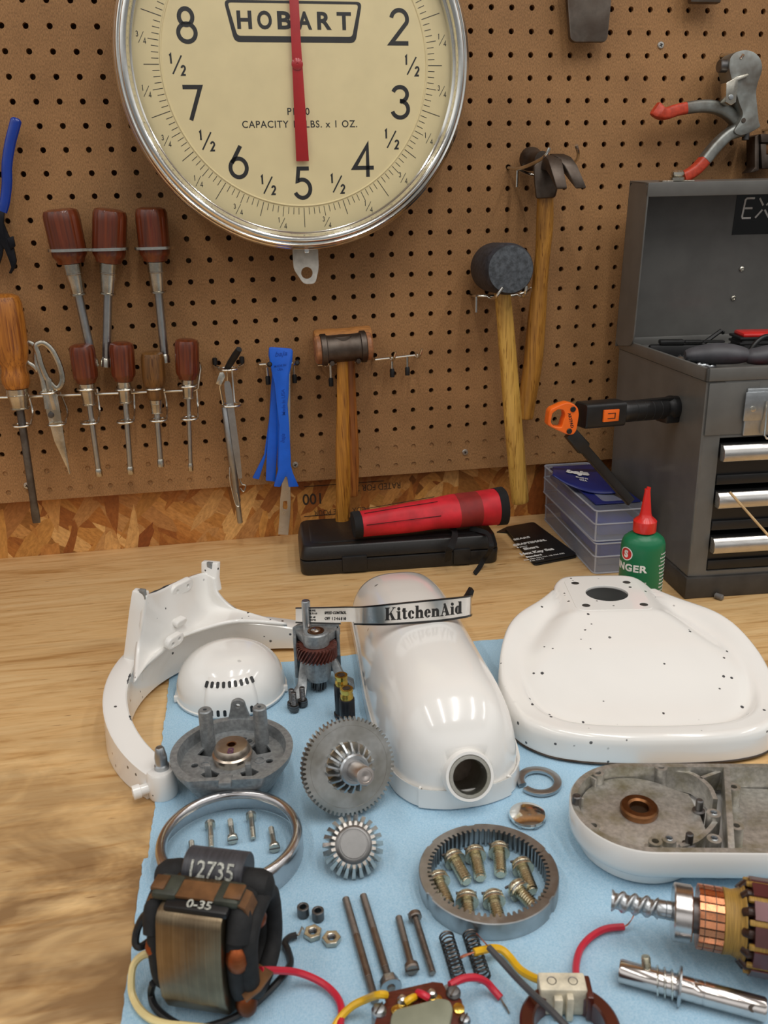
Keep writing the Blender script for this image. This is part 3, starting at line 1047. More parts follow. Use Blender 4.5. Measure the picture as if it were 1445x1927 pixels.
# ---- blue pliers at the left edge of the frame
def pliers():
    o = Wp(-6, 400, .020)
    t = thing('wire_stripper', 'wire stripping pliers with blue dipped handles, cut off by the left edge', 'pliers', wall_m(o))
    def L(u, v, d=0.0):
        p = Wp(u, v, .020); return V((p.x - o.x, p.z - o.z, d))
    sec = [(a, b * .62) for a, b in circ(.0062, 14)]
    for nm, pts in (('handle', [(31, 222), (28, 235), (19, 270), (13, 310), (13, 345), (9, 380), (4, 398)]), ('handle', [(-50, 225), (-46, 240), (-38, 275), (-33, 320), (-33, 350), (-28, 382), (-22, 398)])):
        path = catmull([L(*p) for p in pts], 5)
        k = len(path)
        sc = [.55 + .45 * min(1, i / 2.5) for i in range(k)]
        sc = [s * (1.0 - .12 * i / k) for i, s in enumerate(sc)]
        obj(nm, sweep(path, sec, up=(0, 0, 1), scale=sc), M['blue_grip'], t)
    def P(pts, z0, z1, b=.0006):
        return prism([(L(*p).x, L(*p).y) for p in pts], z0, z1, b)
    obj('jaw', P([(0, 392), (9, 396), (8, 420), (16, 440), (26, 462), (32, 490), (30, 502), (22, 515), (17, 514), (22, 503), (18, 490), (10, 470), (2, 458), (-6, 445), (-8, 420)], -.001, .003), M['tool_black'], t)
    obj('jaw', P([(-28, 392), (-19, 396), (-10, 420), (2, 440), (8, 452), (4, 480), (-4, 505), (-12, 515), (-20, 505), (-24, 470), (-26, 430)], -.005, -.001), M['tool_black'], t)
    obj('stripper_stop', P([(15, 448), (27, 444), (31, 463), (22, 470)], .003, .006), M['tool_black'], t)
    pg = Wp(-9, 383, .0)
    h = thing('peg_hook', 'small zinc hook holding the blue handled pliers', 'hook', wall_m((pg.x, 0, pg.z)))
    obj('wire_body', tube([(0, 0, -.006), (0, 0, .03), (0, .006, .036)], .0024, 10, smooth=4), M['wire'], h)
pliers()

# ---- double loop holder with magnet pick-up, file and hook tools
def loops():
    for i, (p, lab) in enumerate((((429, 692), 'upper'), ((429, 762), 'lower'))):
        pass
    c = Wp(430, 694, .024)
    t = thing('loop_holder', 'zinc wire holder with two loops and two pegs, holding slim pick tools', 'holder', wall_m(c))
    c2 = Wp(430, 762, .024)
    dz = c2.z - c.z
    r = .0125
    def ring(y):
        return tube([(r * math.cos(a), y, r * math.sin(a)) for a in [2 * PI * i / 28 for i in range(28)]], .0013, 8, True)
    obj('upper_loop', ring(0), M['wire'], t)
    obj('lower_loop', ring(dz), M['wire'], t)
    obj('spine', tube([(.004, 0, -r), (.004, -.004, -r - .006), (.004, dz * .5, -r - .007), (.004, dz, -r)], .0013, 8), M['wire'], t)
    for sx in (-.0165, .0175):
        obj('peg', tube([(sx * .7, 0, -r * .75), (sx, .001, -.018), (sx, .006, -.022), (sx, .007, -.034)], .0019, 8, smooth=3), M['wire'], t)
        obj('peg_cap', lathe([(0, 0), (.003, .0002), (.0033, .002), (.0033, .008), (.002, .009), (0, .009)], 14).rx(-90).mv(sx, .003, -.019), M['black'], t)
    # pick-up tool: grey tube with clip
    A, B = Wp(424, 764, .024), Wp(452, 984, .026)
    m = thing('pickup_tool', 'grey telescoping pick-up tube with a wire clip, hung in the loop holder', 'tool', frame(A, B))
    Ln = (B - A).length
    obj('tube_body', lathe([(0, -.001), (.0038, 0), (.0052, .002), (.0052, Ln * .55), (.0045, Ln * .56), (.0045, Ln * .80), (.0036, Ln * .82), (.0036, Ln - .001), (.003, Ln), (0, Ln)], 24), M['alu'], m)
    obj('wire_clip', tube([(.004, -.0045, Ln * .5), (.006, -.006, Ln * .6), (.0042, -.0062, Ln * .75), (.002, -.0068, Ln * .83), (-.002, -.0068, Ln * .83), (-.001, -.0065, Ln * .72)], .0008, 6, smooth=5), M['wire'], m)
    a, b = Wp(414, 730, .026), Wp(421, 766, .024)
    obj('eye_rod', tube([Vector(frame(A, B).inverted() @ p) for p in (Wp(416, 706, .030), a, b)], .0014, 8), M['wire'], m)
    ey = Wp(415, 712, .030)
    obj('swivel', prism([(-.004, -.008), (.003, -.009), (.005, .004), (.001, .009), (-.003, .007)], -.0012, .0012, .0005).x(frame(A, B).inverted() @ wall_m(ey, -20)), M['nickel'], m)
    # flat file
    A, B = Wp(427, 717, .033), Wp(452, 900, .028)
    f = thing('flat_file', 'slim flat steel file standing in the loop holder beside the pick-up tube', 'file', frame(A, B, (0, -1, 0)))
    Ln = (B - A).length
    obj('blade', loft([[(a * w, b, z) for a, b in ((-1, -.0007), (1, -.0007), (1, .0007), (-1, .0007))] for z, w in ((0, .002), (.003, .0038), (.012, .0044), (Ln * .7, .0042), (Ln, .0026))]), M['alu'], f)
    # black bent hook tool with spring hook tail
    g = [Wp(426, 696, .028), Wp(433, 684, .034), Wp(443, 668, .044), Wp(450, 657, .052)]
    h = thing('hook_tool', 'black rubber handled bent hook tool sticking out of the loop holder', 'tool', Matrix.Translation(g[0]))
    pw('grip', tube(g, [.0034, .0042, .0044, .0036], 14, smooth=5), M['black_soft'], h)
    tail = [g[0], Wp(433, 760, .020), Wp(446, 850, .018), Wp(452, 905, .018), Wp(462, 914, .018), Wp(458, 925, .018), Wp(452, 918, .018)]
    pw('hook_wire', tube(tail, .0010, 8, smooth=5), M['wire'], h)
loops()

# ---- double peg hooks
def double_hook(u0, v0, u1, v1, label, group=None, d=.016, drop=.013, prong=.040, up=.012, tips=True, prongs=(.35, .95), front_tips=False):
    """bar in front of the board between two pixels with two hooks running outwards"""
    A, B = Wp(u0, v0, d), Wp(u1, v1, d)
    t = thing('double_hook', label, 'hook', Matrix.Translation(A), group)
    bar = [A + V((0, d + .012, .001)), A + V((0, d * .3, .0)), A, B, B + V((0, d * .3, 0)), B + V((0, d + .012, .001))]
    pw('bar', tube(bar, .0017, 10), M['wire'], t)
    for k in prongs:
        P = A.lerp(B, k)
        pw('prong', tube([P, P + V((0, -.012, -.001)), P + V((0, -prong * .8, .002)), P + V((.002, -prong, up))], .0017, 10, smooth=4), M['wire'], t)
        Q = A.lerp(B, k * .6 + .18)
        if front_tips:
            Q = A.lerp(B, k)
            pw('black_tip', lathe([(0, 0), (.0028, .0005), (.0031, .003), (.0031, .010), (.0020, .0115), (0, .0117)], 14).x(frame(P + V((.002, -prong + .006, up - .001)), P + V((.002, -prong - .02, up + .006)))), M['black_soft'], t)
        pw('leg', tube([Q, Q + V((0, 0, -drop - .010))], .0017, 8), M['wire'], t)
        if tips:
            pw('black_tip', lathe([(0, 0), (.003, .0005), (.0032, .003), (.0032, .010), (.0022, .0115), (0, .0117)], 14).x(Matrix.Translation(Q + V((0, 0, -drop - .0135)))), M['black_soft'], t)
    return t
double_hook(706, 677, 786, 668, 'empty double zinc hook with black tips right of the rawhide hammers', drop=.012, prong=.030)
double_hook(488, 686, 562, 682, 'double hook with black tips behind the blue trim tools', prong=.034, up=.004, prongs=(.19, .87), front_tips=True)
double_hook(598, 687, 682, 679, 'double hook carrying the rawhide hammers', drop=.016, prong=.036, up=.008, prongs=(.16, .86))

# ---- blue trim removal tools and a pry bar
def trims():
    def strip(name, label, poly, d, th, m, group=None, hole=None):
        o = Wp(528, 690, d)
        t = thing(name, label, 'trim tool', wall_m(o), group)
        P = []
        for q in poly:
            p = Wp(*q, d); P.append((p.x - o.x, p.z - o.z))
        return t, P, o
    grp = 'blue nylon trim tools'
    # rearmost, spread left
    t, P, o = strip('trim_tool', 'blue nylon trim tool spread furthest left in the bunch', [(506, 655), (545, 660), (540, 690), (512, 790), (500, 860), (487, 902), (475, 899), (497, 855), (506, 790), (512, 700), (505, 668)], .020, .004, None, grp)
    obj('body', prism(P, -.002, .002, .0008), M['blue_nylon'], t)
    t, P, o = strip('trim_tool', 'blue nylon trim tool, straight one second from left in the bunch', [(508, 654), (547, 658), (540, 700), (524, 800), (518, 906), (500, 904), (502, 850), (508, 770), (516, 700), (506, 668)], .025, .004, None, grp)
    obj('body', prism(P, -.002, .002, .0008), M['blue_nylon'], t)
    t, P, o = strip('trim_tool', 'blue nylon trim tool, mostly hidden behind the front forked one', [(507, 653), (549, 657), (548, 690), (538, 720), (534, 800), (530, 880), (522, 880), (522, 800), (519, 720), (507, 672)], .030, .004, None, grp)
    obj('body', prism(P, -.002, .002, .0008), M['blue_nylon'], t)
    t, P, o = strip('trim_tool', 'front blue nylon trim tool with a forked lower end', [(506, 655), (511, 653), (548, 656), (551, 660), (550, 678), (544, 705), (543, 740), (541, 760), (544, 800), (547, 860), (547, 875), (551, 890), (562, 915), (543, 916), (540, 897), (537, 896), (527, 916), (515, 915), (523, 885), (524, 860), (525, 800), (519, 750), (516, 720), (511, 700), (507, 675)], .035, .004, None, grp)
    obj('body', prism(P, -.0025, .0025, .001), M['blue_nylon'], t)
    M['blue_emboss'] = mat('blue_nylon_raised', '#0f4cb4', .4, var=.03)
    def em(s, u, v, size, rot, shear=0.0, sx=1.0):
        p = Wp(u, v, .0375)
        return text(s, size, .0001, sx, .0002, shear=shear).x(wall_m((p.x - o.x, 0, p.z - o.z), rot))
    mm = Matrix.Rotation(math.radians(-90), 4, 'X')
    g = em('baja', 528, 667, .0058, 4, .35, 1.25) + em('MADE IN', 527, 688, .0028, 4) + em('USA', 527, 695, .0028, 4) + em('Made in USA', 533, 757, .0046, 88) + em('baja', 533, 825, .0056, 82, .3)
    g = g.x(mm).x(tr(0, 0, .0025)) if False else G([(p.x, p.z, .0026 - p.y) for p in g.v], g.f)
    obj('raised_lettering', g, M['blue_emboss'], t, sharp=None)
    # pry bar
    o = Wp(537, 950, .022)
    t = thing('pry_bar', 'small flat steel pry bar hanging behind the forked blue trim tool', 'pry bar', wall_m(o))
    def L(u, v):
        p = Wp(u, v, .022); return (p.x - o.x, p.z - o.z)
    pts = [(539, 690), (546, 690), (546, 860), (546, 905), (547, 940), (546, 970), (542, 1005), (523, 1004), (526, 970), (527, 940), (531, 905), (536, 860)]
    hole = [L(*q) for q in ((533, 943), (540, 942), (541, 955), (539, 959), (534, 958), (532, 954))]
    g = plate([L(*q) for q in pts], [roundpoly(hole, .001)], -.001, .001, .0003)
    for p in g.v:
        if p.y < -.012: p.z += ((-p.y - .012) * 14) ** 2 * .018
    obj('bar_body', g, M['steel_brushed'], t)
trims()

# ---- hammers
def handle(path, prof, wm, t, flat=.72):
    """oval section handle along a path; prof radii"""
    path = catmull(path, 6)
    n = len(path)
    sc = []
    for i in range(n):
        x = i / (n - 1) * (len(prof) - 1); k = min(int(x), len(prof) - 2)
        sc.append(prof[k] + (prof[k + 1] - prof[k]) * (x - k))
    # rounded end
    g = sweep(path, [(a, b * flat) for a, b in circ(1, 24)], up=(0, -1, 0), scale=sc)
    e = bevel(g, .002, 2, 60)
    o = pw('handle', e, wm, t)
    return o

def handle_mat(base, A, B):
    return base

def rawhide_hammer():
    # front: iron head with rawhide faces
    a = Wp(646, 655, .058)
    t = thing('rawhide_hammer', 'iron headed hammer with rawhide faces and worn yellow handle, in front', 'hammer', wall_m(a, 2))
    h = lathe([(.0182, -.0285), (.0195, -.0275), (.0195, -.0215), (.0175, -.0205), (.0168, -.018), (.0168, .018), (.0175, .0205), (.0195, .0215), (.0195, .0275), (.0182, .0285)], 40).ry(90)
    h = h + lathe([(.0125, -.002), (.0135, .014), (.0130, .0155), (.006, .0165), (0, .0165)], 28, True, False).rx(-90)
    obj('head', h, M['iron'], t)
    for s in (-1, 1):
        obj('rawhide_face', lathe([(.0165, s * .027), (.0175, s * .029), (.0172, s * .0335), (.0150, s * .0355), (0, s * .036)], 36).ry(90), M['copper_face'], t)
        obj('bolt', lathe([(0, 0), (.0032, .0002), (.0036, .0015), (.0034, .004)], 6).x(tr(s * .0165, -.0160, .012) @ Matrix.Rotation(PI, 4, 'X')), M['iron'], t)
    p = [Wp(644, 672, .058), Wp(645, 760, .056), Wp(645, 850, .054), Wp(646, 930, .052), Wp(643, 996, .050)]
    handle(p, [.0070, .0072, .0078, .0085, .0096, .0098, .0096, .0092, .0088], M['wood_hickory_v'], t)
    # behind: all rawhide mallet
    b = Wp(645, 643, .020)
    t2 = thing('rawhide_mallet', 'rawhide barrel mallet with orange handle hanging behind the iron hammer', 'mallet', wall_m(b, 2))
    obj('head', lathe([(.013, -.0370), (.0165, -.0362), (.0178, -.034), (.0178, -.011), (.0172, -.010), (.0172, .010), (.0178, .011), (.0178, .034), (.0165, .0362), (.013, .037), (0, .0372)], 40).ry(90), M['rawhide'], t2)
    p = [Wp(657, 665, .022), Wp(660, 760, .022), Wp(664, 860, .022), Wp(662, 934, .022)]
    handle(p, [.0070, .0072, .0080, .0084, .0086], M['wood_orange_v'], t2)
M['copper_face'] = mat('hide_face', '#a06a45', .5, var=.2, scale=120)
M['wood_hickory_v'] = wood('yellow_hickory_hung', '#c1842f', '#85541b', axis=2, scale=.8, coat=.25)
M['wood_orange_v'] = wood('orange_hung', '#a7672c', '#7a4318', axis=2, scale=.8, coat=.3)
M['wood_pale_v'] = wood('pale_hickory_hung', '#d9ac55', '#ab7b33', axis=2, scale=.8, coat=.25)
# the handles' local axes: wall matrices turn the grain to local Y
def wood_y(name, l, d): return wood(name, l, d, axis=1, scale=.8, coat=.25)
M['wood_hickory_v'] = wood_y('yellow_hickory_hung', '#c1842f', '#7d4d17')
M['wood_orange_v'] = wood_y('orange_hung', '#a7672c', '#7a4318')
M['wood_pale_v'] = wood_y('pale_hickory_hung', '#d9ac55', '#ab7b33')
M['wood_claw_v'] = wood_y('claw_hammer_hickory', '#bf8737', '#8a5a22')
rawhide_hammer()

def rubber_mallet():
    c = Wp(944, 503, .062)
    # head axis points out of the board, down-right a little
    face = Wp(961, 507, .100)
    back = Wp(925, 503, .018)
    t = thing('rubber_mallet', 'black rubber mallet with worn grey face and pale yellow handle', 'mallet', wall_m(c))
    m = frame(back, face)
    L = (face - back).length
    r = .0305
    g = lathe([(0, 0), (r * .86, 0), (r * .95, .004), (r, .010), (r * 1.0, L - .012), (r * .97, L - .004), (r * .90, L)], 56, True, False)
    pw('head', g.x(m), M['rubber'], t)
    rnd = random.Random(2)
    pw('face', lathe([(r * .91, L - .002), (r * .90, L + .0004), (r * .6, L + .0012), (0, L + .0016)], 48, False, False).x(m), M['rubber_face'], t)
    p = [Wp(942, 525, .060), Wp(950, 600, .058), Wp(958, 700, .056), Wp(966, 800, .056), Wp(973, 880, .055), Wp(979, 946, .054)]
    handle(p, [.0100, .0104, .0112, .0116, .0120, .0122, .0122, .0120], M['wood_pale_v'], t, .8)
    A = Wp(888, 556, .006)
    h = thing('mallet_hook', 'long zinc double hook supporting the black rubber mallet', 'hook', Matrix.Translation(A))
    B = Wp(898, 557, .022)
    pw('bar', tube([A + V((0, .014, .003)), A, B, Wp(925, 557, .030), Wp(955, 557, .032), Wp(985, 551, .030), Wp(998, 542, .022)], .0019, 10, smooth=4), M['wire'], h)
    pw('prong', tube([Wp(920, 558, .030), Wp(922, 561, .070), Wp(932, 559, .108), Wp(946, 541, .114)], .0019, 10, smooth=4), M['wire'], h)
    pw('prong', tube([Wp(975, 554, .032), Wp(982, 558, .075), Wp(987, 555, .108), Wp(991, 538, .113)], .0019, 10, smooth=4), M['wire'], h)
    Q = Wp(896, 558, .022)
    pw('leg', tube([Q, Q + V((0, 0, -.020))], .0017, 8), M['wire'], h)
rubber_mallet()

def claw_hammer():
    c = Wp(1026, 340, .045)
    t = thing('claw_hammer', 'dark steel claw hammer with amber wooden handle', 'hammer', wall_m(c))
    def Q(u, v, d): return Wp(u, v, d)
    # striking head behind, towards the board
    b0, b1 = Q(995, 299, .012), Q(1012, 300, .035)
    face = lathe([(0, 0), (.0125, 0), (.0140, .0015), (.0140, .009), (.0110, .014), (.0095, .020), (.010, .034)], 32).x(frame(b0, b1))
    # cheek: block around the eye
    ch = [(1003, 312), (1015, 300), (1036, 300), (1046, 312), (1052, 345), (1045, 372), (1008, 374), (1005, 345)]
    lo = [Q(*p, .030) for p in ch]; hi = [Q(p[0] + (1 if p[0] < 1025 else -1), p[1], .060) for p in ch]
    cheek = bevel(loft([lo, hi]), .0025, 2)
    def claw(pts, ws):
        rings = []
        for (u, v, d), (w, th) in zip(pts, ws):
            p = Q(u, v, d)
            rings.append([p + V((-w, 0, -th * .4)), p + V((w, 0, -th * .4)), p + V((w, -th * .5, th * .6)), p + V((-w, -th * .5, th * .6))])
        return bevel(loft(rings), .0012, 2)
    c1 = claw([(1032, 308, .058), (1040, 312, .075), (1046, 325, .088), (1052, 342, .096), (1057, 355, .100)], [(.010, .016), (.0085, .012), (.0078, .008), (.007, .005), (.0065, .0022)])
    c2 = claw([(1042, 306, .055), (1058, 308, .072), (1072, 320, .084), (1084, 340, .090), (1093, 354, .092)], [(.009, .016), (.0085, .012), (.0078, .008), (.007, .005), (.0065, .0022)])
    pw('head', face + cheek + c1 + c2, M['iron'], t)
    p = [Q(1026, 360, .045), Q(1024, 440, .040), Q(1017, 520, .034), Q(1010, 600, .030), Q(1003, 680, .028), Q(994, 740, .026), Q(987, 788, .024)]
    handle(p, [.0100, .0112, .0098, .0104, .0122, .0130, .0128, .0122, .0118], M['wood_claw_v'], t, .75)
    A = Q(958, 316, .004)
    h = thing('hammer_hook', 'zinc double hook with bent prongs holding the claw hammer', 'hook', Matrix.Translation(A))
    pw('bar', tube([A + V((0, .012, .002)), A, Q(972, 318, .022), Q(990, 313, .055), Q(1012, 303, .078), Q(1026, 293, .096), Q(1034, 278, .100)], .0020, 10, smooth=4), M['wire'], h)
    pw('prong', tube([Q(972, 318, .018), Q(1005, 330, .014), Q(1050, 326, .014), Q(1082, 304, .034), Q(1088, 289, .070), Q(1084, 273, .080)], .0020, 10, smooth=4), M['wire'], h)
    pw('leg', tube([Q(973, 318, .022), Q(972, 352, .022)], .0018, 8), M['wire'], h)
claw_hammer()

# ---- grey hand clamp / tubing tool with red tips
def crimper():
    o = Wp(1395, 200, .030)
    t = thing('gripping_tool', 'grey cast hand crimping tool with red painted handle tips', 'pliers', wall_m(o))
    def L(u, v, d=.030):
        p = Wp(u, v, d); return (p.x - o.x, p.z - o.z)
    def L3(u, v, d):
        p = Wp(u, v, d); return V((p.x - o.x, p.z - o.z, d - .030))
    body = [(1362, 112), (1372, 102), (1390, 97), (1408, 102), (1420, 115), (1423, 135), (1415, 155), (1410, 175), (1413, 205), (1416, 232), (1420, 240), (1400, 252), (1380, 258), (1368, 250), (1378, 236), (1388, 218), (1380, 200), (1372, 172), (1364, 150), (1360, 130)]
    obj('body', prism(roundpoly([L(*p) for p in body], .006, 3), -.012, .014, .003), M['grey_alloy'], t)
    sec = [(a, b) for a, b in rrect(-.0072, .0072, -.0085, .0085, .004, 3)]
    # fixed lower handle
    p = [L3(1392, 244, .032), L3(1368, 255, .032), L3(1345, 277, .032), L3(1325, 302, .032)]
    obj('lower_handle', sweep(catmull(p, 5), sec, up=(0, 0, 1), scale=[1.25, 1.2, 1.15, 1.1, 1.05] + [1] * 11), M['grey_alloy'], t)
    p = [L3(1325, 302, .032), L3(1310, 318, .032), L3(1296, 328, .032), L3(1284, 334, .032)]
    obj('lower_tip', sweep(catmull(p, 5), [(a * .97, b * .97) for a, b in sec], up=(0, 0, 1)), M['red_paint'], t)
    # moving handle
    p = [L3(1385, 228, .026), L3(1368, 212, .026), L3(1345, 202, .028), L3(1318, 200, .030), L3(1288, 204, .032)]
    obj('upper_handle', sweep(catmull(p, 5), sec, up=(0, 0, 1), scale=[(1.0, .9)] * 21), M['grey_alloy'], t)
    p = [L3(1288, 204, .032), L3(1270, 208, .033), L3(1252, 214, .034), L3(1241, 212, .036), L3(1232, 203, .038)]
    obj('upper_tip', sweep(catmull(p, 5), [(a * .98, b * .95) for a, b in sec], up=(0, 0, 1), scale=[(1, 1)] * 17 + [(1.15, .8), (1.2, .6), (1.2, .5), (1.1, .4)]), M['red_paint'], t)
    # roller and adjusting bracket at the jaw
    q = L3(1366, 122, .030)
    obj('jaw_roller', (cyl(.0095, -.020, -.012, 28, .001) + cyl(.0075, -.034, -.020, 28, .001)).ry(90).x(tr(q.x + .022, q.y - .002, .004)), M['steel_dark'], t)
    br = [(1351, 160), (1366, 152), (1372, 148), (1392, 143), (1393, 148), (1373, 156), (1369, 196), (1360, 202), (1350, 196)]
    obj('steel_bracket', prism([L(*p) for p in br], .006, .019, .0006), M['nickel'], t)
    q = L3(1359, 187, .03)
    obj('bracket_rivet', lathe([(.0035, .018), (.003, .0205), (0, .021)], 18).mv(q.x, q.y, 0), M['steel'], t)
    q = L3(1387, 229, .03)
    obj('pivot_pin', lathe([(.003, .013), (.0028, .0150), (0, .0152)], 18).mv(q.x, q.y, 0), M['iron'], t)
    q = L3(1403, 256, .03)
    obj('stop_pin', cyl(.0045, -.004, .006, 20, .0006).rx(90).mv(q.x, q.y + .001, 0), M['steel_dark'], t)
    a = Wp(1357, 106, 0)
    h = thing('peg_hook', 'zinc peg hook in the jaw of the grey crimping tool', 'hook', wall_m((a.x, 0, a.z)))
    obj('wire_body', tube([(0, 0, -.008), (0, 0, .010), (.0015, -.004, .026), (.001, -.010, .040), (.002, -.006, .047)], .0021, 10, smooth=4), M['wire'], h)
crimper()

# ---- dark steel plate, square iron and clamp at the frame edges
def top_plate():
    o = Wp(1105, 30, .020)
    t = thing('steel_plate_tool', 'worn dark steel tool blade hanging in from the top edge', 'tool', wall_m(o))
    def L(u, v):
        p = Wp(u, v, .020); return (p.x - o.x, p.z - o.z)
    pts = [L(1062, -60), L(1149, -60), L(1147, 10), L(1141, 72), L(1136, 80), L(1078, 80), L(1071, 74), L(1066, 10)]
    obj('blade', prism(roundpoly(pts, .003, 3), -.003, .004, .0008), M['iron2'], t)
    a = L(1105, -52)
    obj('hanger', tube([(a[0], a[1], -.026), (a[0], a[1], .012), (a[0], a[1] + .006, .016)], .002, 8), M['wire'], t)
    o = Wp(1325, -8, .020)
    t = thing('square_iron', 'dark iron block just showing at the top edge right of the plate', 'tool', wall_m(o))
    obj('block', box(-.020, .020, -.0085, .05, -.004, .006, .002), M['iron2'], t)
    obj('hanger', tube([(0, .045, -.026), (0, .045, .012), (0, .050, .016)], .002, 8), M['wire'], t)
M['iron2'] = metal('scraped_iron', '#6d645c', .45, .2, 150, .2, col2='#574c44')
top_plate()
def bar_clamp():
    o = Wp(1430, 290, .022)
    t = thing('iron_clamp', 'brown iron clamp head cut off by the right edge above the toolbox', 'clamp', wall_m(o))
    def L(u, v):
        p = Wp(u, v, .022); return (p.x - o.x, p.z - o.z)
    obj('spine', prism([L(1412, 258), L(1420, 254), L(1420, 322), L(1410, 325), L(1402, 326), L(1412, 316)], -.010, .010, .001), M['iron'], t)
    obj('upper_jaw', prism([L(1419, 254), L(1475, 254), L(1475, 270), L(1421, 270)], -.012, .014, .001), M['iron'], t)
    obj('screw_block', prism([L(1421, 272), L(1432, 272), L(1432, 292), L(1475, 291), L(1475, 316), L(1424, 319)], -.008, .012, .001), M['iron'], t)
    obj('copper_pad', prism([L(1433, 273), L(1475, 273), L(1475, 290), L(1433, 291)], -.004, .008, .0008), M['bronze'], t)
    a = L(1455, 248)
    obj('hanger', tube([(a[0], a[1] + .004, -.028), (a[0], a[1] + .004, .012), (a[0], a[1] + .010, .016)], .002, 8), M['wire'], t)
bar_clamp()
# ================================================================== back of the bench
# ---- black case with the red tool roll on it
def case():
    F0, F1 = T(566, 1086), T(940, 1060)           # front bottom corners
    ux = (F1 - F0); w = ux.length; ux.normalize()
    ang = math.degrees(math.atan2(ux.y, ux.x))
    m = flat_m(F0, ang)
    M['case_plastic'] = mat('case_plastic', '#1c1b1b', .38, var=.15, scale=500, bump=.25)
    t = thing('tool_case', 'long black plastic tool case lying on the bench by the wall', 'case', m)
    d = .112
    def slab(z0, z1, i0, i1, b):
        lo = rrect(i0, w - i0, i0, d - i0, .012, 4); hi = rrect(i1, w - i1, i1, d - i1, .012, 4)
        return bevel(loft([[(x, y, z0) for x, y in lo], [(x, y, z1) for x, y in hi]]), b, 2)
    obj('base', slab(0, .0195, .001, 0, .002), M['case_plastic'], t)
    lid = slab(.0203, .0375, 0, .0045, .0022)
    obj('lid', lid + bevel(loft([[(x, y, .0375) for x, y in rrect(.014, w - .014, .014, d - .014, .01)], [(x, y, .0388) for x, y in rrect(.016, w - .016, .016, d - .016, .01)]]), .0005, 1), M['case_plastic'], t)
    for a, b in ((.052, .083), (.192, .214)):
        obj('latch', box(a, b, -.0022, .004, .003, .0235, .0012), M['black'], t)
    g = box(.172, .225, .028, .052, .0385, .0392)
    obj('label_recess', g, M['black'], t)
    return m, w, ux
CASE_M, CASE_W, CASE_X = case()

def roll():
    a, b = T(676, 986, .059), T(934, 952, .066)
    L = (b - a).length
    M['red_fabric'] = mat('red_nylon_fabric', '#cf1f2e', .6, var=.12, scale=40, bump=.35, bscale=1800, bdist=.0003)
    M['maroon'] = mat('maroon_band', '#8e2422', .65, var=.1, bump=.3, bscale=1800)
    M['binding'] = mat('black_binding', '#141416', .85, var=.25, scale=900, bump=.5)
    t = thing('tool_roll', 'rolled red fabric tool roll with black ends lying on the black case', 'tool roll', frame(a, b))
    n = 40
    def ringat(x, k=1.0):
        r = (.0185 + .0085 * (x / L)) * k
        out = []
        for j in range(n):
            an = 2 * PI * j / n
            rr = r * (1 + .035 * math.sin(3 * an + x * 40) + .03 * math.sin(x * 95 + 2 * an) * math.exp(-((x / L - .58) / .2) ** 2))
            if math.cos(an - 2.2) > .96: rr *= 1.04
            out.append((rr * math.cos(an) * 1.0, rr * math.sin(an) * .86, x))
        return out
    def seg(x0, x1, k=1.0, m=14):
        return loft([ringat(x0 + (x1 - x0) * i / m, k) for i in range(m + 1)])
    obj('fabric', seg(.0, L * .70, 1, 40) + seg(L * .86, L, 1, 10), M['red_fabric'], t)
    obj('maroon_band', seg(L * .70, L * .86), M['maroon'], t)
    for x0, x1 in ((-.008, .002), (L - .002, L + .009)):
        obj('binding', seg(x0, x1, 1.03, 3), M['binding'], t)
    # stitch lines
    for an in (1.35, 2.0, 2.9):
        pts = []
        for i in range(26):
            x = .006 + (L * .52) * i / 25
            r = (.0185 + .0085 * x / L) * 1.04
            pts.append((r * math.cos(an) * 1.0, r * math.sin(an) * .90, x))
        obj('stitching', tube(pts, .0004, 5), M['binding'], t)
    # straps hanging over the front of the case
    up = V((0, 0, 1))
    def strap(pix, w=.0042):
        pts = [T(u, v, h) for u, v, h in pix]
        pw('strap', sweep(catmull(pts, 5), [(-w, -.0007), (w, -.0007), (w, .0007), (-w, .0007)], up=(0, -1, .35)), M['binding'], t)
    strap([(850, 992, .042), (856, 1004, .0415), (851, 1024, .0405), (845, 1036, .034), (842, 1056, .012)])
    strap([(884, 994, .042), (915, 1003, .0415), (924, 1022, .0405), (922, 1036, .031), (912, 1050, .013), (903, 1066, .004), (893, 1080, .0018)], .0030)
    return t
roll()

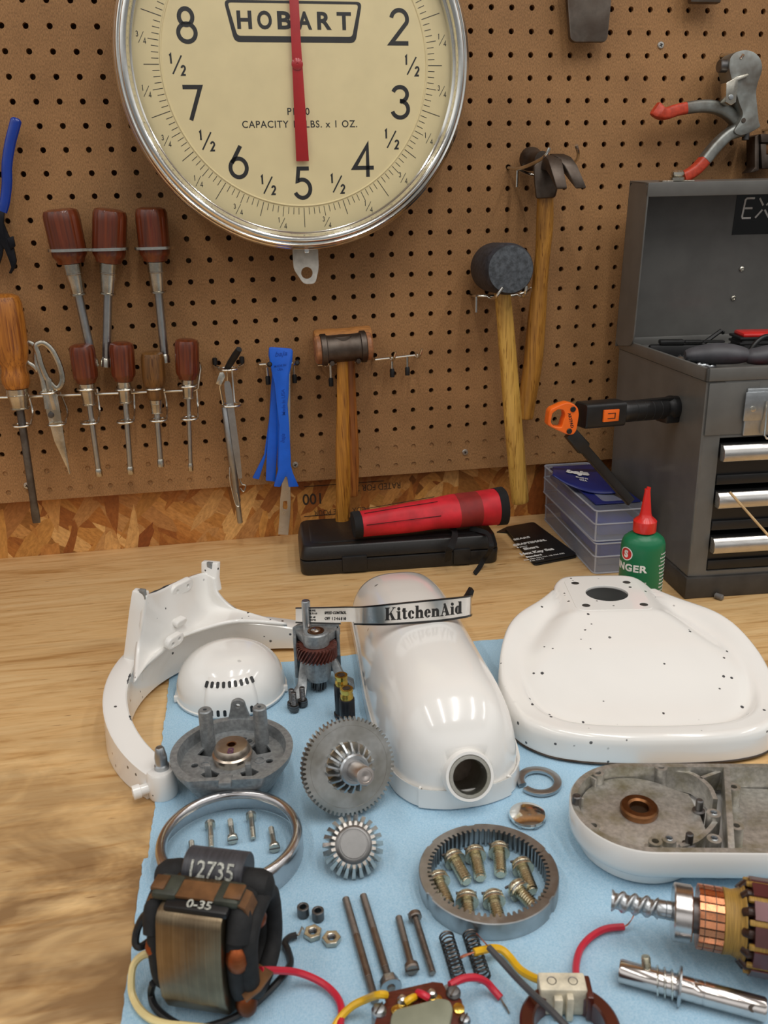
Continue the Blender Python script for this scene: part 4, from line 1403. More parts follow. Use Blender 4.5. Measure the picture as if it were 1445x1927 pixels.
# ---- hex key pouch
def pouch():
    c = [T(948, 998), T(1004, 988), T(1087, 1050), T(1005, 1066)]
    o = (c[0] + c[1] + c[2] + c[3]) / 4
    ux = (c[1] - c[0]).normalized()
    ang = math.degrees(math.atan2(ux.y, ux.x))
    m = flat_m((o.x, o.y, 0), ang)
    t = thing('hex_key_pouch', 'black vinyl hex key pouch with white printing lying beside the black case', 'pouch', m)
    inv = m.inverted()
    P = [inv @ p for p in c]
    poly = [(p.x, p.y) for p in P]
    rp = roundpoly(poly, .006, 4)
    obj('cover', prism(rp, .0, .0028, .0010), M['black'], t)
    top = roundpoly([(p[0] * .985, p[1] * .985) for p in poly], .006, 4)
    g = loft([[(x, y, .0030) for x, y in top], [(x, y, .0058) for x, y in top]])
    obj('flap', bevel(g, .001), M['black'], t)
    obj('tab', prism([(poly[0][0] - .014, poly[0][1] - .004), (poly[0][0] + .004, poly[0][1] - .018), (poly[0][0] + .006, poly[0][1] + .006)], .0, .0016), M['black'], t)
    # printing: baseline direction runs with the pouch's short side, reading from the front
    def pr(s, u, v, size, bold=0, sx=1.0, shear=.12):
        p = inv @ T(u, v, .0060)
        d0, d1 = inv @ T(u - 30, v + 5.2, .006), inv @ T(u + 30, v - 5.2, .006)
        a = math.atan2(d1.y - d0.y, d1.x - d0.x)
        return text(s, size, bold, sx, .00006, shear=shear).x(tr(p.x, p.y, .0060) @ Matrix.Rotation(a, 4, 'Z'))
    for nm, args in (('brand_text', ('SEARS', 981, 1013, .0056, .0003, 1.2)), ('brand_text', ('CRAFTSMAN.', 996, 1021, .0060, .0006, 1.0)), ('title_text', ('8-piece', 982, 1029, .0038, .0001)), ('title_text', ('Short', 998, 1031, .0068, .0006)), ('title_text', ('Hex Key Set', 1010, 1038.5, .0068, .0006)), ('title_text', ('Standard', 1004, 1046, .0046, .0003)), ('size_text', ('Sizes 5/64, 3/32, 7/64, 1/8, 9/64, 5/32', 1024, 1047.5, .0030, .0001, .95)), ('size_text', ('9-46 410 17', 1010, 1053.5, .0030, .0001))):
        obj(nm, pr(*args), M['white_ink'], t, sharp=None)
pouch()

# ---- clear organiser boxes
M['clear'] = clear('clear_box_plastic', '#c2c7d6', .27, .2)
M['clear_edge'] = clear('clear_box_edge', '#d4d7e0', .5, .25)
M['blue_vinyl'] = mat('dark_blue_vinyl', '#18246c', .45, var=.12, scale=20, bump=.1)
M['blue_part'] = mat('blue_contents', '#2e3f9a', .5, var=.1)
def boxes():
    # front left bottom corner and rear left bottom corner of the lower box, on the bench
    FL, BL = T(1117, 1081), T(1023, 977)
    BL = V((BL.x, min(BL.y, -.004), 0))
    d = (BL - FL)
    dep = d.length
    ang = math.degrees(math.atan2(d.y, d.x)) - 90
    H = .0405
    W_ = .066
    def one(z, label, dx, dy, da):
        m = flat_m((FL.x + dx, FL.y + dy, z), ang + da)
        t = thing('organiser_box', label, 'box', m, 'clear organiser boxes')
        th = .0016
        bz = H * .56
        def shell(z0, z1, cap):
            o_ = rrect(0, W_, 0, dep, .006, 4); i_ = rrect(th, W_ - th, th, dep - th, .005, 4)
            if cap == 'bottom':
                return loft([[(x, y, z1) for x, y in i_], [(x, y, z0 + th) for x, y in i_]][::-1], cap0=True, cap1=False).x(Matrix.Identity(4)) + loft([[(x, y, z0) for x, y in o_], [(x, y, z1) for x, y in o_]], cap1=False)
            return loft([[(x, y, z0) for x, y in o_], [(x, y, z1) for x, y in o_]], cap0=False)
        obj('tray', shell(0, bz, 'bottom'), M['clear'], t)
        obj('lid', shell(bz + .0008, H, 'top'), M['clear'], t)
        e = G()
        for zz in (.0012, bz, H - .001):
            e = e + tube([(x, y, zz) for x, y in rrect(0, W_, 0, dep, .006, 4)], .0011, 6, True)
        for x, y in ((.002, .002), (W_ - .002, .002), (.002, dep - .002), (W_ - .002, dep - .002)):
            e = e + tube([(x, y, .001), (x, y, H - .001)], .0012, 6)
        obj('rim', e, M['clear_edge'], t)
        c = thing('box_contents', ('dark blue vinyl pieces packed inside the upper clear box' if z > .02 else 'blue pieces lying inside the lower clear box, half filling it'), 'tool', m @ tr(0, 0, .0025))
        if z > .02:
            obj('folded_vinyl', bevel(box(.010, W_ - .008, .012, dep - .03, 0, .019), .004), M['blue_part'], c)
            obj('loose_flap', bevel(box(.006, W_ * .6, dep * .35, dep - .01, .0205, .026), .002).rz(0), M['blue_vinyl'], c)
        else:
            obj('folded_vinyl', bevel(box(.010, W_ - .01, .010, dep - .04, .012, .033), .004), M['blue_part'], c)
            obj('metal_bar', bevel(box(.012, W_ - .02, .02, dep * .5, 0, .0115), .002), M['alu'], c)
        return t, m
    one(0, 'lower clear plastic organiser box standing on the bench beside the toolbox', 0, 0, 0)
    t2, m2 = one(H + .0008, 'upper clear plastic organiser box stacked on the other one', -.001, .002, .4)
    # blue printed pouch on top
    z0 = 2 * H + .0012
    m = m2 @ tr(0, 0, H + .0008)
    t = thing('tool_pouch', 'dark blue vinyl pouch with raised flap lying on the upper clear box', 'pouch', m)
    obj('body', bevel(box(.006, W_ - .002, .018, dep - .02, 0, .0018), .0008), M['blue_vinyl'], t)
    obj('window', prism(rrect(.018, W_ - .012, .024, dep * .52, .006), .0019, .0023), M['clear'], t)
    obj('tool_inside', bevel(box(-.005, .005, -.050, .050, .0021, .0033), .001).rz(12).mv(.038, .075, 0), M['steel_dark'], t)
    inv = m.inverted()
    def L(u, v, h):
        return inv @ T(u, v, h)
    # flap: a curved sheet standing up over the rear part
    def row(pts): return catmull([inv @ p for p in pts], 6)
    top_l, top_r = Wp(1036, 883, .045), Wp(1140, 886, .058)
    r0 = [inv @ top_l.lerp(top_r, k / 12) for k in range(13)]
    bl, br = T(1056, 902, z0 + .020), T(1196, 927, z0 + .004)
    low = [T(1040, 893, z0 + .022), T(1062, 908, z0 + .013), T(1085, 918, z0 + .007), T(1112, 926, z0 + .005), T(1136, 928, z0 + .005), T(1158, 927, z0 + .006)]
    lowc = catmull([inv @ p for p in low], 12)
    r1 = [lowc[int(round(k / 12 * (len(lowc) - 1)))] for k in range(13)]
    g = G()
    nr = 8
    for i in range(nr + 1):
        s = i / nr
        for k in range(13):
            p = r0[k].lerp(r1[k], s) + V((0, -.006, .004)) * math.sin(PI * s)
            g.v.append(p)
    for i in range(nr):
        for k in range(12):
            a = i * 13 + k
            g.f.append([a, a + 13, a + 14, a + 1])
    fo = obj('flap', g, M['blue_vinyl'], t)
    md = fo.modifiers.new('thickness', 'SOLIDIFY'); md.thickness = .0012; md.offset = -1
    # back sheet behind the flap down to the body
    back = G([inv @ p for p in (top_l + V((0, .002, 0)), top_r + V((0, .002, 0)), T(1156, 918, z0 + .003), T(1060, 904, z0 + .003))], [[0, 1, 2, 3]])
    bo = obj('back_sheet', back, M['blue_vinyl'], t)
    md = bo.modifiers.new('thickness', 'SOLIDIFY'); md.thickness = .0012
    # printing laid on the flap surface
    def on_flap(s, fx, fy, size, sx, shear, bold):
        q = text(s, size, bold, sx, .00005, shear=shear)
        r = G(); r.f = q.f
        for p in q.v:
            kx = min(max(fx * 12 + p.x / ((r0[12] - r0[0]).length) * 12, 0), 11.999)
            ii = int(kx); f = kx - ii
            a = r0[ii].lerp(r0[ii + 1], f); b = r1[ii].lerp(r1[ii + 1], f)
            hgt = (a - b).length
            s_ = min(.97, max(.03, fy - p.y * 2.3 / hgt))
            pt = a.lerp(b, s_) + V((0, -.006, .004)) * math.sin(PI * s_)
            nrm = (r0[12] - r0[0]).cross(a - b).normalized()
            if nrm.dot(V((0, -.6, .8))) < 0: nrm = -nrm
            r.v.append(pt + nrm * (.0016 + p.z))
        return r
    obj('logo_text', on_flap('baja', .42, .30, .0105, 1.25, .3, .0009), M['white_ink'], t, sharp=None)
    obj('small_text', on_flap('MADE IN', .48, .56, .0026, 1.0, 0, .0001), M['white_ink'], t, sharp=None)
    obj('small_text', on_flap('U.S.A.', .50, .655, .0026, 1.0, 0, .0001), M['white_ink'], t, sharp=None)
boxes()

# ---- green oil bottle
def bottle():
    M['green'] = mat('green_bottle', '#12724a', .33, var=.04, scale=20)
    M['red_cap'] = mat('red_cap', '#d8241f', .32, var=.06, coat=.3)
    M['white_red'] = mat('badge_red', '#c92a2c', .4)
    p = T(1200, 1152)
    t = thing('oil_bottle', 'green oil bottle with red spout cap standing before the toolbox', 'bottle', flat_m(p, -18))
    r = .0232
    sq = .80
    prof = [(0, .0), (r * .93, 0), (r, .003), (r, .078), (r * .985, .083), (r * .90, .0885), (r * .70, .0925), (r * .46, .0945), (r * .42, .0955), (r * .42, .099)]
    g = lathe(prof, 48).sc(1, sq, 1)
    obj('body', g, M['green'], t)
    c = lathe([(.0118, .0955), (.0122, .0965), (.0122, .1075), (.0105, .1095), (.0068, .1125), (.0058, .116), (.0030, .140), (.0031, .1425), (0, .1425)], 36)
    o = obj('cap', c, M['red_cap'], t)
    obj('nozzle_tip', tube([(.0006, 0, .142), (.0012, 0, .1445)], .0022, 10), M['red_cap'], o)
    # label printing wrapped round the body
    def wrap(gm, a0, z):
        gm = subdiv(gm, 2)
        q = G(); q.f = gm.f
        for pnt in gm.v:
            a = math.radians(a0) + pnt.x / (r * .92)
            rr = r + .0002 + pnt.z
            q.v.append(V((rr * math.sin(a), -rr * math.cos(a) * sq - 0.0000, z + pnt.y)))
        return q
    obj('brand_text', wrap(text('SINGER', .0078, .0004, 1.05, .0001, space=1.10), -49, .0585), M['white_ink'], t, sharp=None)
    obj('purpose_text', wrap(text('ALL PURPOSE OIL', .0040, .0001, 1.0, .0001), -47, .0415), M['white_ink'], t, sharp=None)
    obj('badge_rim', wrap(plate(circ(.0075, 28), [circ(.0064, 28)], 0, .0002), -53, .0735), M['white_ink'], t, sharp=None)
    obj('badge', wrap(plate(circ(.0064, 28), [], 0, .0002), -53, .0735), M['white_red'], t, sharp=None)
    obj('badge_letter', wrap(text('S', .0075, .0006, 1.0, .0002), -53, .0735), M['white_ink'], t, sharp=None)
    rnd = random.Random(4)
    for k in range(11):
        s = 'Directions for use and care'[: rnd.choice((18, 22, 26))]
        obj('fine_print', wrap(text(s, .0017, .00005, .62, .0001), 62, .074 - .0042 * k), M['white_ink'], t, sharp=None)
bottle()

# ---- grey toolbox
def toolbox():
    M['tb'] = mat('grey_toolbox_paint', '#63625f', .36, var=.06, scale=30, bump=.06, bscale=700, coat=.15)
    M['tb_in'] = M['tb']
    M['tb_black'] = mat('black_drawer', '#1a1a1b', .35, var=.15, scale=30)
    M['tb_base'] = mat('dark_toolbox_base', '#3b3835', .5, var=.15, scale=40)
    a = -4.1
    m = flat_m((.506, -.300, 0), a)
    t = thing('toolbox', 'grey steel tool chest with open lid and black drawers at the right', 'toolbox', m)
    W_, D, H = .43, .252, .262
    th = .0022
    obj('base_skirt', box(-.003, W_ + .003, -.004, D + .002, 0, .026, .002), M['tb_base'], t)
    z1 = .248
    body = box(0, .003, 0, D, .026, z1) + box(W_ - .003, W_, 0, D, .026, z1) + box(.003, W_ - .003, D - .003, D, .026, z1) + box(.003, W_ - .003, .02, D - .003, .200, .203)
    # front frame
    body = body + box(.003, .0205, 0, .004, .026, z1) + box(W_ - .02, W_ - .003, 0, .004, .026, z1) + box(.0205, W_ - .02, 0, .004, .186, z1) + box(.0205, W_ - .02, 0, .004, .026, .032)
    obj('body', bevel(body, .0008, 1, 60), M['tb'], t)
    # top rim / tray edge
    rim = box(-.0015, W_ + .0015, -.0015, .004, z1, H, .0012) + box(-.0015, .003, -.0015, D, z1, H, .0012) + box(W_ - .003, W_ + .0015, -.0015, D, z1, H, .0012) + box(-.0015, W_ + .0015, D - .003, D, z1, H, .001)
    obj('top_rim', rim, M['tb'], t)
    obj('tray', box(.004, W_ - .004, .006, D - .006, .242, .246), M['tb'], t)
    obj('corner_plate', box(.003, .058, -.0012, .0006, .190, z1 - .002, .0006), M['tb'], t)
    # drawers
    for z0, zz in ((.133, .184), (.080, .131), (.033, .078)):
        d = obj('drawer', box(.0215, W_ - .021, .002, D - .02, z0, zz - .004) + box(.0215, W_ - .021, -.002, .002, z0 + .001, z0 + .012, .001), M['tb_black'], t)
        h = []
        zc = zz - .013
        pts = [(-.002, zc - .009), (-.011, zc - .0085), (-.0135, zc - .004), (-.0125, zc + .004), (-.008, zc + .009), (-.002, zc + .0095)]
        g = loft([[(.0215, y, z) for y, z in pts], [(W_ - .021, y, z) for y, z in pts]])
        obj('drawer_handle', bevel(g, .0008, 2, 40), M['steel_brushed'], d)
    # latch on the front
    lt = obj('latch', (box(.078, .120, -.004, 0, .188, .240, .0025) + box(.076, .122, -.0055, -.0035, .205, .236, .0008)).mv(-.034, 0, 0), M['steel'], t)
    obj('latch_loop', tube([(.099, -.008, .226), (.099, -.010, .190), (.102, -.010, .186), (.124, -.010, .186), (.126, -.009, .190), (.126, -.007, .226)], .0012, 8).mv(-.034, 0, 0), M['wire'], lt)
    obj('latch_rivet', lathe([(.0032, 0), (.003, .0015), (0, .002)], 16).rx(90).mv(.051, -.0054, .218), M['nickel'], lt)
    # open lid: a shallow box hinged at the rear, standing up
    inv = m.inverted()
    lid = thing('x', '', '') if False else None
    hz = .250
    y_b, y_f = D + .008, D - .052
    lh = .205
    tilt = 4.0
    g = G()
    g = box(-.003, W_ + .003, y_b - .0022, y_b, .0, lh)                                   # lid top sheet (now the back)
    g = g + box(-.003, W_ + .003, y_f + .004, y_b - .0022, lh - .0022, lh)                # front flange of the lid (now on top)
    g = g + box(-.003, W_ + .003, y_f, y_f + .004, lh - .016, lh, .0008)
    for xx in (-.003, W_ + .001):
        pr = roundpoly([(y_f, .012), (y_b, -.0), (y_b, lh), (y_f, lh)], .016, 5)
        g = g + loft([[(xx, y, z) for y, z in pr], [(xx + .002, y, z) for y, z in pr]])
    g = g + box(0, W_, y_f + .03, y_b - .002, .0, .0022)
    g = g.x(tr(0, D, hz) @ Matrix.Rotation(math.radians(tilt), 4, 'X') @ tr(0, -D, 0))
    lo = obj('lid', bevel(g, .0006, 1, 60), M['tb'], t)
    lm = tr(0, D, hz) @ Matrix.Rotation(math.radians(tilt), 4, 'X') @ tr(0, -D, 0)
    # sticker in the lid
    Mi = M['black_gloss']
    sy = y_b - .0022
    obj('sticker', box(.138, .33, sy - .0004, sy, .138, .197).x(lm), Mi, lo)
    ex = G()
    for st in ([(.0125, .0118), (.0022, .0118), (.0004, .010), (-.0012, -.010), (-.0002, -.0118), (.0108, -.0118)], [(.0005, .0), (.0112, .0)],
               [(.0190, .0118), (.0250, .0030)], [(.0278, -.0022), (.0345, -.0118)], [(.0375, .0118), (.0292, .0030)], [(.0248, -.0022), (.0165, -.0118)]):
        ex = ex + ribbon(st, .0023, 0, .0002)
    g = G([(p.x + .1495, sy - .0006 - p.z, p.y + .170) for p in ex.v], [q for q in ex.f])
    obj('sticker_text', g.x(lm), M['white_ink'], lo, sharp=None)
    for x, z in ((.158, .095), (.152, .058)):
        obj('rivet', lathe([(.0032, 0), (.0032, .001), (.0018, .0018), (.0012, .0012), (0, .0012)], 18).rx(90).mv(x, sy - .0003, z).x(lm), M['nickel'], lo)
    # latch catch on the top flange of the lid
    lc = box(.018, .058, y_f + .010, y_f + .022, lh, lh + .0014, .0006) + lathe([(.0085, lh + .001), (.0085, lh + .0045), (.0062, lh + .006), (.0078, lh + .0075), (.0075, lh + .0105), (.005, lh + .0125), (0, lh + .0125)], 28).mv(.038, y_f + .015, 0)
    obj('lid_catch', lc.x(lm), M['nickel'], lo)
    return m
TB_M = toolbox()

# ---- things in the top tray of the toolbox
def tray_things():
    m = TB_M
    def put(x, y, z=.2462, yaw=0): return m @ tr(x, y, z) @ Matrix.Rotation(math.radians(yaw), 4, 'Z')
    M['grey_soft'] = mat('dark_grey_soft_grip', '#4d4d52', .5, var=.1, scale=60, bump=.15)
    t = thing('hand_grip_tool', 'dark grey rounded grip tool lying in the toolbox tray', 'tool', put(.030, .070, .2462, 0))
    path = catmull([(-.018, .012, .017), (.0, .008, .018), (.018, .002, .019), (.038, -.006, .018), (.052, -.011, .0165), (.072, -.015, .0185), (.10, -.020, .019), (.14, -.028, .017)], 6)
    n = len(path)
    sc = [.72 * (.0085 + .0125 * math.sin(PI * min(1, i / n * 1.9)) ** .8 if i / n < .5 else .0125 + .008 * math.sin(PI * (i / n - .45) / .75)) for i in range(n)]
    obj('grip', sweep(path, [(a * 1.1, b * .8) for a, b in circ(1, 20)], scale=sc), M['grey_soft'], t)
    t = thing('black_buckle', 'black strap buckle lying at the left rear of the toolbox tray', 'buckle', put(.040, .175, .2462, -12))
    obj('clip', box(-.018, .012, -.007, .007, .016, .022, .002) + box(.012, .034, -.005, .005, .017, .021, .0015), M['black'], t)
    obj('strap', box(.034, .060, -.0045, .0045, .018, .0205, .0008) + box(-.03, .06, -.006, .006, 0, .016, .003), M['black_soft'], t)
    t = thing('allen_wrench', 'small black hex wrench poking up behind the grey grip', 'wrench', put(.082, .180, .2462, 10))
    obj('shank', tube([(-.03, 0, .002), (.0, 0, .016), (.024, .002, .029), (.028, .002, .026)], .0026, 6), M['black'], t)
    t = thing('black_box', 'black ribbed object with red top in the toolbox tray at the right edge', 'tool', put(.138, .150, .2462, -10))
    obj('ribbed_body', box(-.030, .045, -.022, .022, 0, .026, .006) + sum([box(-.031, .046, -.0225, .0225, (.006 + .006 * k), (.009 + .006 * k), .001) for k in range(4)], G()), M['black_soft'], t)
    obj('red_top', bevel(box(-.027, .04, -.019, .019, .026, .032), .003), M['red_cap'], t)
    t = thing('black_cable', 'loop of thick black cable arching over the toolbox tray at the right edge', 'cable', put(.122, .108, .2462, 0))
    obj('cable_loop', tube([(-.022, -.004, .004), (-.018, -.004, .020), (-.006, -.002, .030), (.010, 0, .031), (.026, 0, .026), (.034, .002, .014), (.036, .002, .004)], .0030, 12, smooth=6), M['black'], t)
    t = thing('silver_packet', 'crumpled silver foil packets lying in the toolbox tray', 'packet', put(.022, .100, .2462, 0))
    rnd = random.Random(9)
    g = G(); nx = 12
    for j in range(nx + 1):
        for i in range(nx + 1):
            g.v.append(V((-.016 + .034 * i / nx, -.035 + .06 * j / nx, .0065 + .005 * rnd.random())))
    for j in range(nx):
        for i in range(nx):
            a = j * (nx + 1) + i
            g.f.append([a, a + 1, a + nx + 2, a + nx + 1])
    o = obj('foil', g, M['steel'], t, sharp=10)
    md = o.modifiers.new('thickness', 'SOLIDIFY'); md.thickness = .006; md.offset = -1
    t = thing('red_wrapper', 'red printed wrapper at the front of the toolbox tray', 'wrapper', put(.062, .035, .2462, 8))
    obj('folded_sheet', bevel(box(-.03, .03, -.012, .012, 0, .006), .003), M['maroon'], t)
    # loose stick and crumb
    A, B = T(1372, 925, .135), T(1452, 1012, .09)
    A = TB_M @ V((.034, -.0165, .114)); 
    A = V((A.x, A.y, A.z))
tray_things()

def swab():
    A, B = Wp(1373, 926, .332), Wp(1476, 1042, .372)
    t = thing('wooden_stick', 'thin wooden stick leaning against the toolbox drawers at the right edge', 'stick', frame(A, B))
    L = (B - A).length
    obj('stick_body', cyl(.0014, 0, L, 12, .0003), mat('birch_stick', '#c9a878', .6), t)
    # foot of the stick continues down to the bench
    Q = B + (B - A).normalized() * ((B.z - .0015) / max(1e-6, (A - B).z) * (B - A).length)
    pw('stick_foot', tube([B, Q], .0014, 12), mat('birch_stick', '#c9a878', .6), t)
swab()
nub = thing('grey_nub', 'tiny grey rubber nub lying on the bench in front of the toolbox', 'nub', flat_m(T(1352, 1128), 30))
obj('nub_body', cyl(.0035, -.005, .005, 20, .0012).rx(90).mv(0, 0, .0035), mat('grey_rubber', '#6d6a68', .6, bump=.2), nub)

# ---- folding work light held by its magnet on the side of the toolbox
def worklight():
    M['orange'] = mat('orange_plastic', '#f06a17', .35, var=.04, coat=.2)
    base = Wp(1284, 767, .245)
    # toolbox side plane: x along side; put the magnet end right at the side
    y = -.232
    k = (y + .300) / .252
    def S(u, v, d):
        return Wp(u, v, d)
    inv = TB_M.inverted()
    B = S(1283, 766, .235); 
    loc = inv @ B
    B = TB_M @ V((-.0006, loc.y, loc.z))
    A = S(1092, 781, .262)
    t = thing('work_light', 'black and orange folding work light sticking out from the toolbox side', 'work light', frame(A, B, (0, 0, 1)))
    m = frame(A, B, (0, 0, 1)); im = m.inverted()
    L = (B - A).length
    r = .0108
    # local Z runs from the hinge to the magnet end; X is roughly "up x z"
    body = loft([[(x, y_, z) for x, y_ in rrect(-.0125, .0125, -.0135, .0135, .004, 4)] for z in (.0, L * .40)])
    obj('head_block', bevel(body, .0012, 1, 50), M['black'], t)
    prof = []
    z = L * .40
    prof = [(.0105, z), (.0118, z + .003)]
    for k in range(5):
        zz = z + .006 + k * (L * .085)
        prof += [(.0120, zz), (.0120, zz + L * .078), (.0112, zz + L * .080)]
    prof += [(.0120, z + .008 + L * .43), (.0138, z + .010 + L * .44), (.0140, L - .008), (.0132, L - .002), (.0132, L)]
    obj('grip', lathe(prof, 36), M['black'], t)
    p = im @ S(1128, 777, .250)
    nrm_x = im.to_3x3() @ V((0, -1, 0))
    # switch on the face towards the room
    sx = 1 if nrm_x.x > 0 else -1
    ax = 'X' if abs(nrm_x.x) > abs(nrm_x.y) else 'Y'
    def facebox(z0, z1, a0, a1, d0, d1, b=.0006):
        if ax == 'X': return box(min(sx * d0, sx * d1), max(sx * d0, sx * d1), a0, a1, z0, z1, b)
        sy = 1 if nrm_x.y > 0 else -1
        return box(a0, a1, min(sy * d0, sy * d1), max(sy * d0, sy * d1), z0, z1, b)
    s = obj('switch', facebox(.020, .040, -.0065, .0065, .0120, .0146), M['orange'], t)
    obj('switch_mark', facebox(.025, .035, -.0034, -.0026, .0146, .0149, 0) + facebox(.025, .035, .0022, .0030, .0146, .0149, 0) + facebox(.034, .035, -.003, .003, .0146, .0149, 0), M['black'], s)
    clip = [im @ S(1190, 757, .246), im @ S(1225, 753, .244), im @ S(1262, 750, .240), im @ S(1278, 752, .238)]
    obj('pocket_clip', sweep(catmull(clip, 4), [(-.004, -.0012), (.004, -.0012), (.004, .0012), (-.004, .0012)], up=im.to_3x3() @ V((0, 0, 1))), M['black'], t)
    foot = [im @ S(1268, 780, .24), im @ S(1270, 792, .238)]
    obj('foot', box(-.010, .010, -.010, .010, L - .020, L - .001, .002).x(Matrix.Identity(4)).mv((im.to_3x3() @ V((0, 0, -1))).x * .006, (im.to_3x3() @ V((0, 0, -1))).y * .006, 0), M['black'], t)
    # orange hinge plate with hook opening
    def LL(u, v, d=.268):
        return S(u, v, d)
    o = LL(1065, 785)
    hm = wall_m(o)
    def P(u, v):
        p = LL(u, v); return (p.x - o.x, p.z - o.z)
    outer = [P(*q) for q in ((1030, 773), (1034, 767), (1054, 758), (1064, 755), (1076, 758), (1084, 766), (1086, 778), (1081, 808), (1075, 816), (1064, 816), (1046, 808), (1030, 800), (1027, 796))]
    hole = [P(*q) for q in ((1036, 776), (1047, 768), (1057, 770), (1060, 780), (1056, 790), (1053, 802), (1038, 800), (1033, 793))]
    g = plate(roundpoly(outer, .002, 3), [roundpoly(hole, .002, 3)], -.006, .006, .0012)
    h = pw('hinge_plate', g.x(hm), M['orange'], t)
    inv2 = rootm(t).inverted()
    for q in ((1074, 768), (1067, 809)):
        x, z = P(*q)
        obj('hinge_pin', cyl(.0030, .0055, .0072, 24, .0004).mv(x, z, 0).x(inv2 @ hm), M['black'], h)
    tx = text('ARTPAD', .0032, .0001, 1.0, .0001)
    x, z = P(1070, 789)
    obj('hinge_text', tx.x(inv2 @ hm @ tr(x, z, .0061) @ Matrix.Rotation(math.radians(-75), 4, 'Z')), M['black'], h, sharp=None)
    # folding light bar
    a, b = S(1072, 814, .268), S(1186, 944, .275)
    bar = sweep([a, a.lerp(b, .22), a.lerp(b, .24), b], [(x, y_) for x, y_ in rrect(-.0075, .0075, -.004, .004, .002, 3)], up=(0, -1, .2), scale=[(.95, 1.1), (1.05, 1.1), (.72, .85), (.72, .85)])
    pw('light_bar', bar, M['black'], t)
    return t
worklight()
# ================================================================== mixer castings
def smooth(a, b, x):
    t = min(1, max(0, (x - a) / (b - a))); return t * t * (3 - 2 * t)
def lerpk(tab, y):
    """piecewise smooth table lookup [(y, v...)] sorted by y"""
    if y <= tab[0][0]: return tab[0][1:]
    for p, q in zip(tab, tab[1:]):
        if y <= q[0]:
            s = (y - p[0]) / (q[0] - p[0])
            return tuple(a + (b - a) * s for a, b in zip(p[1:], q[1:]))
    return tab[-1][1:]

